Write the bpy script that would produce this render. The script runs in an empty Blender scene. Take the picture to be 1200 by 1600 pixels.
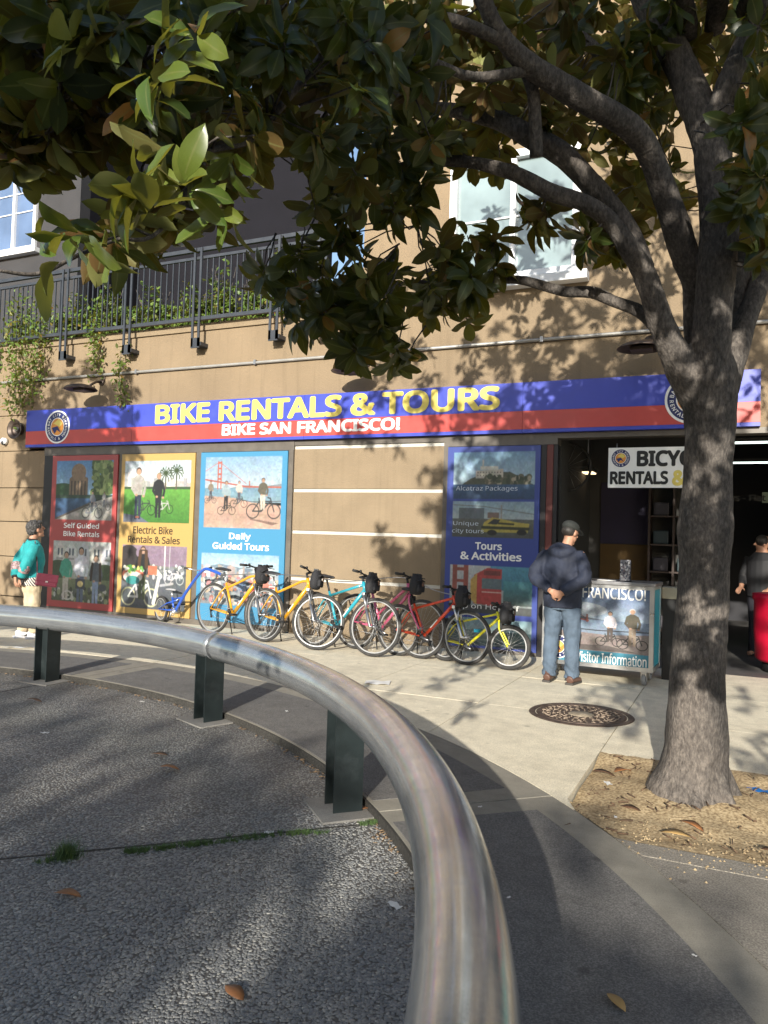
import bpy, bmesh, math, random
import numpy as np
from mathutils import Vector, Matrix, noise as mnoise
random.seed(7); rng = np.random.default_rng(7)
SC = bpy.context.scene
COL = SC.collection
rad = math.radians
K = 1 / 0.9                      # survey units -> metres

# ---------------------------------------------------------------- camera, sky, sun, exposure
CAM_H = 1.5
F_PX, YAW, PITCH, ROLL = 1203.27, rad(24.825), rad(1.8176), rad(1.7463)
def cam_axes():
    cy, sy, cp, sp = math.cos(YAW), math.sin(YAW), math.cos(PITCH), math.sin(PITCH)
    f = np.array([-sy*cp, cy*cp, sp]); r = np.array([cy, sy, 0.0]); u = np.cross(r, f)
    cr, sr = math.cos(ROLL), math.sin(ROLL)
    return cr*r + sr*u, -sr*r + cr*u, f
CR, CU, CF = cam_axes()
cam_d = bpy.data.cameras.new('camera')
cam = bpy.data.objects.new('camera', cam_d); COL.objects.link(cam)
cam.matrix_world = Matrix([[CR[0], CU[0], -CF[0], 0], [CR[1], CU[1], -CF[1], 0], [CR[2], CU[2], -CF[2], CAM_H], [0, 0, 0, 1]])
cam_d.sensor_fit = 'HORIZONTAL'; cam_d.sensor_width = 36; cam_d.lens = 36*F_PX/1200
cam_d.clip_end = 600; cam_d.clip_start = 0.05
SC.camera = cam

SUN_EL, SUN_AZ = rad(18), rad(-9.5)     # light travels towards +Y and a little towards -X
sun_dir = Vector((math.sin(SUN_AZ)*math.cos(SUN_EL), math.cos(SUN_AZ)*math.cos(SUN_EL), -math.sin(SUN_EL)))
W = bpy.data.worlds.new('World'); SC.world = W; W.use_nodes = True
nt = W.node_tree; bg = nt.nodes['Background']
sky = nt.nodes.new('ShaderNodeTexSky'); sky.sky_type = 'NISHITA'; sky.sun_disc = False
sky.sun_elevation = SUN_EL
sky.sun_rotation = math.atan2(-sun_dir.x, -sun_dir.y)
nt.links.new(sky.outputs[0], bg.inputs[0]); bg.inputs[1].default_value = 0.14
sl = bpy.data.lights.new('sun', 'SUN'); sl.energy = 5.0; sl.angle = rad(0.53); sl.color = (1.0, 0.945, 0.84)
sun = bpy.data.objects.new('sun', sl); COL.objects.link(sun)
sun.rotation_euler = sun_dir.to_track_quat('-Z', 'Y').to_euler(); sun.location = (4, -18, 14)
SC.view_settings.view_transform = 'Standard'; SC.view_settings.look = 'None'
SC.view_settings.gamma = 1.0; SC.view_settings.exposure = 0.70; SC.view_settings.use_curve_mapping = False
SC.render.engine = 'CYCLES'
SC.cycles.max_bounces = 6; SC.cycles.transparent_max_bounces = 6

# ---------------------------------------------------------------- surveying: photograph points to places in the world
def ray(x, y):
    return CF*F_PX + CR*(x-600) + CU*(800-y)
def UY(x, y, Y):
    d = ray(x, y); t = Y/d[1]; return Vector((d[0]*t, Y, d[2]*t + CAM_H))
def UG(x, y, z=0.0):
    d = ray(x, y); t = (z-CAM_H)/d[2]; return Vector((d[0]*t, d[1]*t, z))
def UD(x, y, depth):
    d = ray(x, y)*(depth/F_PX); return Vector((d[0], d[1], d[2]+CAM_H))

# ---------------------------------------------------------------- mesh collecting
class MB:
    def __init__(s): s.v, s.f, s.m, s.sm = [], [], [], []
    def add(s, verts, faces, mi=0, smooth=False):
        o = len(s.v); s.v += [tuple(p) for p in verts]
        for f in faces:
            s.f.append(tuple(i+o for i in f)); s.m.append(mi); s.sm.append(smooth)
        return s
    def xform(s, M, start=0):
        for i in range(start, len(s.v)):
            s.v[i] = tuple(M @ Vector(s.v[i]))
        return s
    def merge(s, other, M=None):
        vs = [tuple(M @ Vector(p)) for p in other.v] if M is not None else other.v
        o = len(s.v); s.v += vs
        s.f += [tuple(i+o for i in f) for f in other.f]; s.m += other.m; s.sm += other.sm
        return s
    def box(s, a, b, mi=0, bev=0.0):
        x0, x1 = sorted((a[0], b[0])); y0, y1 = sorted((a[1], b[1])); z0, z1 = sorted((a[2], b[2]))
        if bev > 0:
            bm = bmesh.new()
            bmesh.ops.create_cube(bm, size=1.0)
            for v in bm.verts:
                v.co = Vector(((x0+x1)/2+v.co.x*(x1-x0), (y0+y1)/2+v.co.y*(y1-y0), (z0+z1)/2+v.co.z*(z1-z0)))
            bmesh.ops.bevel(bm, geom=bm.edges[:], offset=bev, segments=2, affect='EDGES', profile=0.6)
            bm.verts.index_update()
            s.add([v.co[:] for v in bm.verts], [[v.index for v in f.verts] for f in bm.faces], mi); bm.free()
            return s
        V = [(x0,y0,z0),(x1,y0,z0),(x1,y1,z0),(x0,y1,z0),(x0,y0,z1),(x1,y0,z1),(x1,y1,z1),(x0,y1,z1)]
        return s.add(V, [(0,3,2,1),(4,5,6,7),(0,1,5,4),(1,2,6,5),(2,3,7,6),(3,0,4,7)], mi)
    def tube(s, pts, r, n=8, mi=0, caps=True, ref=None, closed=False, smooth=True):
        P = [Vector(p) for p in pts]; m = len(P)
        R = [(q if isinstance(q, (tuple, list)) else (q, q)) for q in (r if isinstance(r, (list, tuple)) and len(r) == m else [r]*m)]
        T = []
        for i in range(m):
            a = P[(i-1) % m] if (closed or i > 0) else P[i]; b = P[(i+1) % m] if (closed or i < m-1) else P[i]
            T.append((b-a).normalized() if (b-a).length > 1e-9 else Vector((0, 0, 1)))
        N = Vector(ref) if ref is not None else (Vector((0, 0, 1)) if abs(T[0].z) < 0.9 else Vector((1, 0, 0)))
        V = []
        for i in range(m):
            if ref is not None: N = Vector(ref)
            N = (N - T[i]*N.dot(T[i]))
            N = N.normalized() if N.length > 1e-6 else T[i].orthogonal().normalized()
            B = T[i].cross(N)
            for k in range(n):
                a = 2*math.pi*k/n
                V.append(P[i] + N*(R[i][0]*math.cos(a)) + B*(R[i][1]*math.sin(a)))
        Fc = []
        for i in range(m if closed else m-1):
            j = (i+1) % m
            for k in range(n):
                l = (k+1) % n; Fc.append((i*n+k, i*n+l, j*n+l, j*n+k))
        if caps and not closed:
            Fc.append(tuple(range(n-1, -1, -1))); Fc.append(tuple((m-1)*n+k for k in range(n)))
        return s.add(V, Fc, mi, smooth)
    def lathe(s, prof, n=24, mi=0, axis='Z', closed=False, smooth=True, c=(0, 0, 0)):
        V = []; m = len(prof)
        for (r, h) in prof:
            for k in range(n):
                a = 2*math.pi*k/n; x, y = r*math.cos(a), r*math.sin(a)
                p = {'Z': (x, y, h), 'Y': (x, h, -y), 'X': (h, x, y)}[axis]
                V.append((p[0]+c[0], p[1]+c[1], p[2]+c[2]))
        Fc = []
        for i in range(m if closed else m-1):
            j = (i+1) % m
            for k in range(n):
                l = (k+1) % n; Fc.append((i*n+k, i*n+l, j*n+l, j*n+k))
        return s.add(V, Fc, mi, smooth)
    def ball(s, c, r, n=14, m=10, mi=0):
        rx, ry, rz = r if isinstance(r, (tuple, list)) else (r, r, r)
        V = [(c[0], c[1], c[2]-rz)]
        for i in range(1, m):
            t = -math.pi/2+math.pi*i/m
            for k in range(n):
                a = 2*math.pi*k/n
                V.append((c[0]+rx*math.cos(t)*math.cos(a), c[1]+ry*math.cos(t)*math.sin(a), c[2]+rz*math.sin(t)))
        V.append((c[0], c[1], c[2]+rz)); Fc = []
        for k in range(n): Fc.append((0, 1+(k+1) % n, 1+k))
        for i in range(m-2):
            for k in range(n):
                l = (k+1) % n; Fc.append((1+i*n+k, 1+i*n+l, 1+(i+1)*n+l, 1+(i+1)*n+k))
        t = len(V)-1; b = 1+(m-2)*n
        for k in range(n): Fc.append((b+k, b+(k+1) % n, t))
        return s.add(V, Fc, mi, True)
    def prism(s, poly, z0, z1, mi=0):
        n = len(poly); V = [(p[0], p[1], z0) for p in poly]+[(p[0], p[1], z1) for p in poly]
        Fc = [tuple(range(n-1, -1, -1)), tuple(range(n, 2*n))]+[(i, (i+1) % n, n+(i+1) % n, n+i) for i in range(n)]
        return s.add(V, Fc, mi)
    def mesh(s, name, mats):
        me = bpy.data.meshes.new(name); me.from_pydata(s.v, [], s.f)
        for m in (mats if isinstance(mats, (list, tuple)) else [mats]): me.materials.append(m)
        me.polygons.foreach_set('material_index', s.m); me.polygons.foreach_set('use_smooth', s.sm)
        me.update(); return me
    def build(s, name, mats, parent=None, **props):
        return link(name, s.mesh(name, mats), parent, **props)
def link(name, data, parent=None, **props):
    o = bpy.data.objects.new(name, data); COL.objects.link(o)
    if parent is not None: o.parent = parent
    for k, v in props.items(): o[k] = v
    return o
def tag(o, label=None, category=None, group=None, kind=None):
    for k, v in (('label', label), ('category', category), ('group', group), ('kind', kind)):
        if v: o[k] = v
    return o
def thing(name, label, category, loc=(0, 0, 0), rz=0.0, group=None, rot=None):
    o = link(name, None); o.location = loc; o.rotation_euler = rot or (0, 0, rz)
    o.empty_display_size = 0.1
    return tag(o, label, category, group)
def dup(o, parent=None):
    c = o.copy(); COL.objects.link(c)
    if parent is not None: c.parent = parent; c.matrix_parent_inverse = o.matrix_parent_inverse.copy()
    for ch in list(o.children): dup(ch, c)
    return c
def smooth_path(pts, sub=6):
    P = [np.array(p, float) for p in pts]; out = []
    Q = [2*P[0]-P[1]]+P+[2*P[-1]-P[-2]]
    for i in range(1, len(Q)-2):
        p0, p1, p2, p3 = Q[i-1], Q[i], Q[i+1], Q[i+2]
        for k in range(sub):
            t = k/sub
            out.append(0.5*((2*p1)+(-p0+p2)*t+(2*p0-5*p1+4*p2-p3)*t*t+(-p0+3*p1-3*p2+p3)*t**3))
    out.append(P[-1]); return out

# ---------------------------------------------------------------- materials
def lin(c):
    if isinstance(c, str):
        c = tuple(int(c[i:i+2], 16)/255 for i in (0, 2, 4))
        return tuple((x/12.92 if x <= .04045 else ((x+.055)/1.055)**2.4) for x in c)
    return tuple(c)
MATS = {}
def mat(name, col, rough=0.6, metal=0.0, var=0.12, vscale=6.0, bump=0.0, bscale=60.0, spec=0.5, coat=0.0, emit=0.0, dirt=0.0, dcol=(0.08, 0.07, 0.06), dscale=2.0, rvar=0.1, streak=0.0):
    if name in MATS: return MATS[name]
    m = bpy.data.materials.new(name); m.use_nodes = True; N = m.node_tree.nodes; L = m.node_tree.links
    b = N['Principled BSDF']; c = lin(col)
    tc = N.new('ShaderNodeTexCoord')
    nz = N.new('ShaderNodeTexNoise'); nz.inputs['Scale'].default_value = vscale; nz.inputs['Detail'].default_value = 6
    L.new(tc.outputs['Object'], nz.inputs['Vector'])
    mx = N.new('ShaderNodeMix'); mx.data_type = 'RGBA'
    mr = N.new('ShaderNodeMapRange'); mr.inputs[1].default_value = .3; mr.inputs[2].default_value = .7
    L.new(nz.outputs[0], mr.inputs[0]); L.new(mr.outputs[0], mx.inputs[0])
    mx.inputs[6].default_value = tuple(x*(1-var) for x in c)+(1,); mx.inputs[7].default_value = tuple(min(1, x*(1+var)) for x in c)+(1,)
    out = mx.outputs[2]
    if dirt > 0:
        n2 = N.new('ShaderNodeTexNoise'); n2.inputs['Scale'].default_value = dscale; n2.inputs['Detail'].default_value = 8; n2.inputs['Roughness'].default_value = .65
        L.new(tc.outputs['Object'], n2.inputs['Vector'])
        m2 = N.new('ShaderNodeMapRange'); m2.inputs[1].default_value = .48; m2.inputs[2].default_value = .75; m2.inputs[4].default_value = dirt
        L.new(n2.outputs[0], m2.inputs[0])
        x2 = N.new('ShaderNodeMix'); x2.data_type = 'RGBA'; L.new(m2.outputs[0], x2.inputs[0]); L.new(out, x2.inputs[6]); x2.inputs[7].default_value = dcol+(1,)
        out = x2.outputs[2]
    if streak > 0:
        mp = N.new('ShaderNodeMapping'); mp.inputs['Scale'].default_value = (7, 7, .35); L.new(tc.outputs['Object'], mp.inputs[0])
        n4 = N.new('ShaderNodeTexNoise'); n4.inputs['Scale'].default_value = 1; n4.inputs['Detail'].default_value = 7; n4.inputs['Roughness'].default_value = .7; L.new(mp.outputs[0], n4.inputs['Vector'])
        m4 = N.new('ShaderNodeMapRange'); m4.inputs[1].default_value = .52; m4.inputs[2].default_value = .8; m4.inputs[4].default_value = streak; L.new(n4.outputs[0], m4.inputs[0])
        x4 = N.new('ShaderNodeMix'); x4.data_type = 'RGBA'; L.new(m4.outputs[0], x4.inputs[0]); L.new(out, x4.inputs[6]); x4.inputs[7].default_value = tuple(q*.45 for q in c)+(1,); out = x4.outputs[2]
    L.new(out, b.inputs['Base Color'])
    r2 = N.new('ShaderNodeMapRange'); r2.inputs[3].default_value = max(0.02, rough-rvar); r2.inputs[4].default_value = min(1, rough+rvar)
    L.new(nz.outputs[0], r2.inputs[0]); L.new(r2.outputs[0], b.inputs['Roughness'])
    b.inputs['Metallic'].default_value = metal; b.inputs['Specular IOR Level'].default_value = spec; b.inputs['Coat Weight'].default_value = coat
    if bump > 0:
        n3 = N.new('ShaderNodeTexNoise'); n3.inputs['Scale'].default_value = bscale; n3.inputs['Detail'].default_value = 5
        L.new(tc.outputs['Object'], n3.inputs['Vector'])
        bp = N.new('ShaderNodeBump'); bp.inputs['Strength'].default_value = min(1, bump); bp.inputs['Distance'].default_value = 0.01
        L.new(n3.outputs[0], bp.inputs['Height']); L.new(bp.outputs[0], b.inputs['Normal'])
    if emit > 0:
        b.inputs['Emission Color'].default_value = c+(1,); b.inputs['Emission Strength'].default_value = emit
    MATS[name] = m; return m
def nodes_of(name):
    m = bpy.data.materials.new(name); m.use_nodes = True; MATS[name] = m
    return m, m.node_tree.nodes, m.node_tree.links, m.node_tree.nodes['Principled BSDF']
def ramp(N, stops):
    r = N.new('ShaderNodeValToRGB'); e = r.color_ramp.elements
    while len(e) < len(stops): e.new(0.5)
    for i, (p, c) in enumerate(stops): e[i].position = p; e[i].color = tuple(c)+(1,) if len(c) == 3 else c
    return r

STUCCO = mat('beige_stucco', (0.24, 0.181, 0.118), .9, var=.09, vscale=1.2, bump=1.0, bscale=70, dirt=.25, dcol=(.16, .12, .08), dscale=.7, spec=.2, streak=.45)
STUCCO2 = mat('beige_stucco_panel', (0.25, 0.192, 0.127), .9, var=.08, vscale=2.5, bump=1.0, bscale=90, dirt=.15, dcol=(.2, .15, .1), dscale=1.5, spec=.2, streak=.3)
WHITE = mat('white_reveal', (.52, .50, .45), .55, var=.05, dirt=.25, dcol=(.4, .36, .3), dscale=5)
WHITEFR = mat('white_window_frame', (.75, .76, .77), .45, var=.04)
FRAMEM = mat('grey_brown_window_frame', (.115, .10, .085), .5, .2, var=.15, dirt=.3, dcol=(.2, .18, .15))
BLACKFR = mat('black_door_frame', (.022, .02, .022), .45, .2)
REDFR = mat('dark_red_door_post', (.13, .028, .022), .5)
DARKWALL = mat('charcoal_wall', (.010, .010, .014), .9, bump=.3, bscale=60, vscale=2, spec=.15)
GREYWALL = mat('grey_wall', (.05, .05, .054), .9, bump=.5, bscale=80, vscale=2, dirt=.2, dcol=(.035, .035, .04), spec=.2)
IRON = mat('dark_grey_railing_paint', (.045, .05, .06), .4, .3, spec=.6)
PIPEW = mat('pale_conduit', (.33, .32, .30), .45, .3)
SIGNBLUE = mat('sign_blue', (.042, .062, .42), .42, var=.06, dirt=.08, dcol=(.1, .12, .3), dscale=3)
SIGNRED = mat('sign_red', (.48, .06, .05), .42, var=.06, dirt=.08, dcol=(.4, .12, .1), dscale=3)
SIGNYEL = mat('sign_yellow', (.68, .55, .12), .5, var=.05)
SIGNWHITE = mat('sign_white', (.8, .79, .76), .5, var=.04)
NAVYINK = mat('navy_ink', (.012, .02, .11), .5)
BLACKINK = mat('black_ink', (.012, .012, .012), .5)
BROWNINK = mat('brown_ink', (.05, .03, .015), .5)
ORANGE = mat('orange_print', (.62, .25, .04), .5)
GREYINK = mat('pale_print_lettering', (.45, .5, .58), .5)
LAMPM = mat('bronze_lamp_metal', (.07, .05, .04), .45, .5, dirt=.4, dcol=(.25, .22, .18), dscale=8)
BLACKPL = mat('black_plastic', (.014, .014, .015), .5, spec=.4)
BLACKFAB = mat('black_bag_fabric', (.02, .02, .023), .8, bump=.4, bscale=200)
RUBBER = mat('tyre_rubber', (.03, .029, .028), .8, bump=.5, bscale=150, dirt=.5, dcol=(.16, .145, .125), dscale=9)
ALU = mat('silver_aluminium', (.62, .62, .62), .3, .9)
RIM = mat('grey_alloy_rim', (.36, .36, .36), .45, .35)
STEEL = mat('dull_steel', (.32, .32, .33), .4, .9, var=.2)
SPOKE = mat('steel_spokes', (.45, .45, .45), .35, .9)
# ---------------------------------------------------------------- lettering and flat print
FONT = None
LAYER = [1]
try:   # the grotesque face that ships inside Blender; its built-in face is the fallback
    import os
    FONT = bpy.data.fonts.load(os.path.join(bpy.utils.system_resource('DATAFILES'), 'fonts', 'NotoSansHebrew-Regular.woff2'))
except Exception:
    FONT = None
def text_raw(s, bold=0.0):
    cu = bpy.data.curves.new('lettering', 'FONT'); cu.body = s; cu.size = 1.0; cu.resolution_u = 4; cu.fill_mode = 'FRONT'
    if FONT: cu.font = FONT
    ob = bpy.data.objects.new('lettering', cu)
    me = bpy.data.meshes.new_from_object(ob)
    comp = list(range(len(me.vertices)))
    def root(i):
        while comp[i] != i: comp[i] = comp[comp[i]]; i = comp[i]
        return i
    for e in me.edges: comp[root(e.vertices[0])] = root(e.vertices[1])
    ids = {}; base = np.array([ids.setdefault(root(i), len(ids)) % 5 for i in range(len(me.vertices))])
    v = np.array([p.co[:2] for p in me.vertices]) if len(me.vertices) else np.zeros((0, 2))
    f = [tuple(p.vertices) for p in me.polygons]
    if bold > 0:      # heavier strokes: the outline laid down again all round itself, layer on layer
        n0 = len(v); vs, fs = [v], list(f)
        for k in range(10):
            an = 2*math.pi*k/10; vs.append(v+np.array([math.cos(an), math.sin(an)])*bold*.85); fs += [tuple(i+n0*(k+1) for i in q) for q in f]
        v, f = np.concatenate(vs), fs
    n1 = max(1, len(base)); LAYER[0] = [.00015*(i//n1) for i in range(len(v))]
    bpy.data.objects.remove(ob); bpy.data.curves.remove(cu); bpy.data.meshes.remove(me)
    return v, f
def text_fit(mb, s, x0, x1, z0, z1, Y, mi=0, bold=0.02):
    """lettering laid in the XZ plane facing -Y, its ink filling the given box"""
    v, f = text_raw(s, bold)
    a, b = v.min(0), v.max(0)
    n0 = LAYER[0]; P = [(x0+(p[0]-a[0])/(b[0]-a[0])*(x1-x0), Y-n0[i], z0+(p[1]-a[1])/(b[1]-a[1])*(z1-z0)) for i, p in enumerate(v)]
    mb.add(P, f, mi)
def text_ring(mb, s, cx, cz, r, h, Y, a0, step, mi=0, inward=False, bold=.02, squash=1.0):
    for i, ch in enumerate(s):
        if ch == ' ': continue
        v, f = text_raw(ch, bold)
        c = (v.min(0)+v.max(0))/2
        a = a0 - i*step if not inward else a0 + i*step
        rot = a-math.pi/2 if not inward else a+math.pi/2
        P = []; n0 = LAYER[0]
        for i2, p in enumerate(v):
            q = (p-c)*h/0.73; q[0] *= squash
            P.append((cx+r*math.cos(a)+q[0]*math.cos(rot)-q[1]*math.sin(rot), Y-n0[i2], cz+r*math.sin(a)+q[0]*math.sin(rot)+q[1]*math.cos(rot)))
        mb.add(P, f, mi)
def disc(mb, cx, cz, r0, r1, Y, mi=0, n=40):
    if r0 <= 0:
        mb.add([(cx+r1*math.cos(2*math.pi*k/n), Y, cz+r1*math.sin(2*math.pi*k/n)) for k in range(n)], [tuple(range(n))], mi)
    else:
        V = [(cx+r*math.cos(2*math.pi*k/n), Y, cz+r*math.sin(2*math.pi*k/n)) for r in (r0, r1) for k in range(n)]
        mb.add(V, [(k, (k+1) % n, n+(k+1) % n, n+k) for k in range(n)], mi)
LOGO_MATS = [SIGNWHITE, NAVYINK, SIGNYEL, ORANGE]
def logo(mb, cx, cz, R, Y, text=True):
    """round emblem: white rim, navy ring with white words, orange disc with a rider's wheel"""
    d = .0015
    disc(mb, cx, cz, 0, R, Y, 0); disc(mb, cx, cz, 0, R*.9, Y-d, 1); disc(mb, cx, cz, 0, R*.56, Y-2*d, 0); disc(mb, cx, cz, 0, R*.51, Y-3*d, 3)
    P = [(cx-R*.34, cz+R*.2), (cx+R*.1, cz+R*.48), (cx+R*.44, cz+R*.2), (cx+R*.2, cz-R*.02), (cx-R*.05, cz+R*.12)]
    mb.add([(p[0], Y-4*d, p[1]) for p in P], [tuple(range(5))], 2)
    P = [(cx-R*.45, cz-R*.05), (cx+R*.02, cz+R*.05), (cx+R*.3, cz-R*.34), (cx-R*.02, cz-R*.18), (cx-R*.2, cz-R*.42)]
    mb.add([(p[0], Y-4*d, p[1]) for p in P], [tuple(range(5))], 1)
    if text:
        text_ring(mb, 'BAY CITY BIKE', cx, cz, R*.73, R*.2, Y-3*d, rad(168), rad(13), 0)
        text_ring(mb, 'RENTALS & TOURS', cx, cz, R*.73, R*.19, Y-3*d, rad(186), rad(12.4), 0, inward=True)

class Pic:
    """a small printed picture drawn by code"""
    def __init__(s, w, h): s.w, s.h = w, h; s.a = np.zeros((h, w, 3)); s.y, s.x = np.mgrid[0:h, 0:w]; s.x = (s.x+.5)/w; s.y = (s.y+.5)/h; s.asp = w/h; s.tex = np.zeros((h, w))
    def put(s, m, c):
        m = np.clip(m, 0, 1)[..., None]; s.a = s.a*(1-m)+np.array(lin(c))*m
    def rect(s, x0, y0, x1, y1, c, c2=None):
        m = ((s.x >= x0) & (s.x < x1) & (s.y >= y0) & (s.y < y1)).astype(float)
        if c2 is None: s.put(m, c)
        else:
            t = np.clip((s.y-y0)/(y1-y0), 0, 1)[..., None]; col = np.array(lin(c))*(1-t)+np.array(lin(c2))*t
            s.a = s.a*(1-m[..., None])+col*m[..., None]
    def ell(s, cx, cy, rx, ry, c, ring=0):
        d = np.sqrt(((s.x-cx)/rx)**2+((s.y-cy)/ry)**2); e = min(rx*s.w, ry*s.h)
        m = np.clip((1-d)*e+.5, 0, 1)
        if ring: m = m*np.clip((d-(1-ring))*e+.5, 0, 1)
        s.put(m, c)
    def poly(s, pts, c):
        m = np.zeros(s.x.shape, bool); n = len(pts)
        for i in range(n):
            x1, y1 = pts[i]; x2, y2 = pts[(i+1) % n]
            if y1 == y2: continue
            k = ((s.y >= min(y1, y2)) & (s.y < max(y1, y2))) & (s.x < x1+(s.y-y1)*(x2-x1)/(y2-y1)); m ^= k
        s.put(m.astype(float), c)
    def line(s, pts, w, c):
        for (x1, y1), (x2, y2) in zip(pts, pts[1:]):
            ax, ay, bx, by = x1*s.w, y1*s.h, x2*s.w, y2*s.h; px, py = s.x*s.w-ax, s.y*s.h-ay; dx, dy = bx-ax, by-ay
            t = np.clip((px*dx+py*dy)/max(1e-6, dx*dx+dy*dy), 0, 1); d = np.hypot(px-t*dx, py-t*dy)
            s.put(np.clip(w*s.w/2-d+.5, 0, 1), c)
    def speck(s, x0, y0, x1, y1, cols, n, r, seed=1):
        g = np.random.default_rng(seed)
        for i in range(n):
            s.ell(g.uniform(x0, x1), g.uniform(y0, y1), r*g.uniform(.5, 1.3), r*s.asp*g.uniform(.5, 1.3), cols[i % len(cols)])
    def bike(s, x, y, L, c, wheel='202020'):
        r = L*.32; ry = r*s.asp
        for cx in (x-L*.5, x+L*.5): s.ell(cx, y, r, ry, wheel, ring=.16)
        s.line([(x-L*.5, y), (x-L*.1, y), (x+L*.33, y-ry*1.3), (x-L*.18, y-ry*1.25), (x-L*.1, y)], L*.07, c)
        s.line([(x-L*.5, y), (x-L*.2, y-ry*1.3), (x-L*.22, y-ry*1.7)], L*.06, c); s.line([(x+L*.5, y), (x+L*.32, y-ry*1.7), (x+L*.2, y-ry*1.8)], L*.06, c)
    def person(s, x, y, h, shirt, pants, skin='c89a78', hair='2c2018', lean=0.0, arms=1):
        a = s.asp; wv = h/a*.11
        s.poly([(x-wv*.75, y-h*.5), (x+wv*.75, y-h*.5), (x+wv*.7, y), (x+wv*.15, y), (x, y-h*.4), (x-wv*.15, y), (x-wv*.7, y)], pants)
        s.poly([(x-wv*.9, y-h*.47), (x+wv*.9, y-h*.47), (x+wv*1.15+lean, y-h*.8), (x+wv*.4+lean, y-h*.86), (x-wv*.4+lean, y-h*.86), (x-wv*1.15+lean, y-h*.8)], shirt)
        if arms:
            s.line([(x-wv*1.0+lean, y-h*.78), (x-wv*1.4, y-h*.6), (x-wv*.5, y-h*.48)], wv*.55, shirt); s.line([(x+wv*1.0+lean, y-h*.78), (x+wv*1.5, y-h*.6), (x+wv*1.2, y-h*.46)], wv*.55, shirt)
            s.ell(x-wv*.4, y-h*.47, wv*.3, h*.025, skin); s.ell(x+wv*1.2, y-h*.45, wv*.3, h*.025, skin)
        s.ell(x+lean, y-h*.935, wv*.62, h*.075, hair); s.ell(x+lean*1.2, y-h*.92, wv*.5, h*.06, skin)
    def finish(s, name, grain=.03):
        g = np.random.default_rng(len(name)*7+s.w); H_, W_ = s.h, s.w
        def vn(k):          # smooth value noise with k cells down the sheet
            gx, gy = max(2, int(k*W_/H_))+1, k+1; t = g.standard_normal((gy, gx)); yy, xx = s.y*(gy-1.001), s.x*(gx-1.001); y0, x0 = np.clip(yy.astype(int), 0, gy-2), np.clip(xx.astype(int), 0, gx-2); fy, fx = yy-y0, xx-x0
            fy, fx = fy*fy*(3-2*fy), fx*fx*(3-2*fx)
            return (t[y0, x0]*(1-fx)+t[y0, x0+1]*fx)*(1-fy)+(t[y0+1, x0]*(1-fx)+t[y0+1, x0+1]*fx)*fy
        s.a *= np.exp(s.tex*(.05*vn(14)+.06*vn(60)+.09*vn(130)))[..., None]
        for ch in range(3): s.a[..., ch] *= np.exp(s.tex*(.025*vn(22)+.03*vn(70)))
        s.a *= 1+grain*g.standard_normal(s.a.shape[:2])[..., None]
        lum = s.a.mean(2, keepdims=True); s.a = lum+(s.a-lum)*.8
        for _ in range(1):
            bl = s.a.copy(); bl[1:-1, 1:-1] = (s.a[1:-1, 1:-1]*2+s.a[:-2, 1:-1]+s.a[2:, 1:-1]+s.a[1:-1, :-2]+s.a[1:-1, 2:])/6; s.a = bl*.96+.012
        sm = s.a.copy(); sm[1:-1, 1:-1] = (s.a[1:-1, 1:-1]*2+s.a[:-2, 1:-1]+s.a[2:, 1:-1]+s.a[1:-1, :-2]+s.a[1:-1, 2:])/6
        im = bpy.data.images.new(name, s.w, s.h, alpha=False, float_buffer=True)
        im.colorspace_settings.name = 'Linear Rec.709'
        px = np.ones((s.h, s.w, 4), np.float32); px[..., :3] = np.clip(sm*.60, 0.004, .56)[::-1]
        im.pixels.foreach_set(px.ravel()); im.update(); im.pack()
        m, N, L, b = nodes_of(name); t = N.new('ShaderNodeTexImage'); t.image = im; t.extension = 'EXTEND'
        L.new(t.outputs[0], b.inputs['Base Color']); b.inputs['Roughness'].default_value = .38
        nz = N.new('ShaderNodeTexNoise'); nz.inputs['Scale'].default_value = 3; bp = N.new('ShaderNodeBump'); bp.inputs['Strength'].default_value = .08
        tc = N.new('ShaderNodeTexCoord'); L.new(tc.outputs['Object'], nz.inputs['Vector']); L.new(nz.outputs[0], bp.inputs['Height']); L.new(bp.outputs[0], b.inputs['Normal'])
        return m
def quad_uv(name, corners, m, parent=None):
    """a printed sheet: four corners (bl, br, tr, tl) with matching texture coordinates"""
    me = bpy.data.meshes.new(name); me.from_pydata([tuple(c) for c in corners], [], [(0, 1, 2, 3)])
    uv = me.uv_layers.new(name='UVMap')
    for i, c in enumerate([(0, 0), (1, 0), (1, 1), (0, 1)]): uv.data[i].uv = c
    me.materials.append(m); me.update(); return link(name, me, parent)
def sub(pic, x0, y0, x1, y1, draw):
    """draw a sub-picture into a rectangle of a poster"""
    w, h = int((x1-x0)*pic.w), int((y1-y0)*pic.h); q = Pic(w, h); draw(q)
    X, Y = int(x0*pic.w), int(y0*pic.h); pic.a[Y:Y+h, X:X+w] = q.a; pic.tex[Y:Y+h, X:X+w] = 1.0

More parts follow.
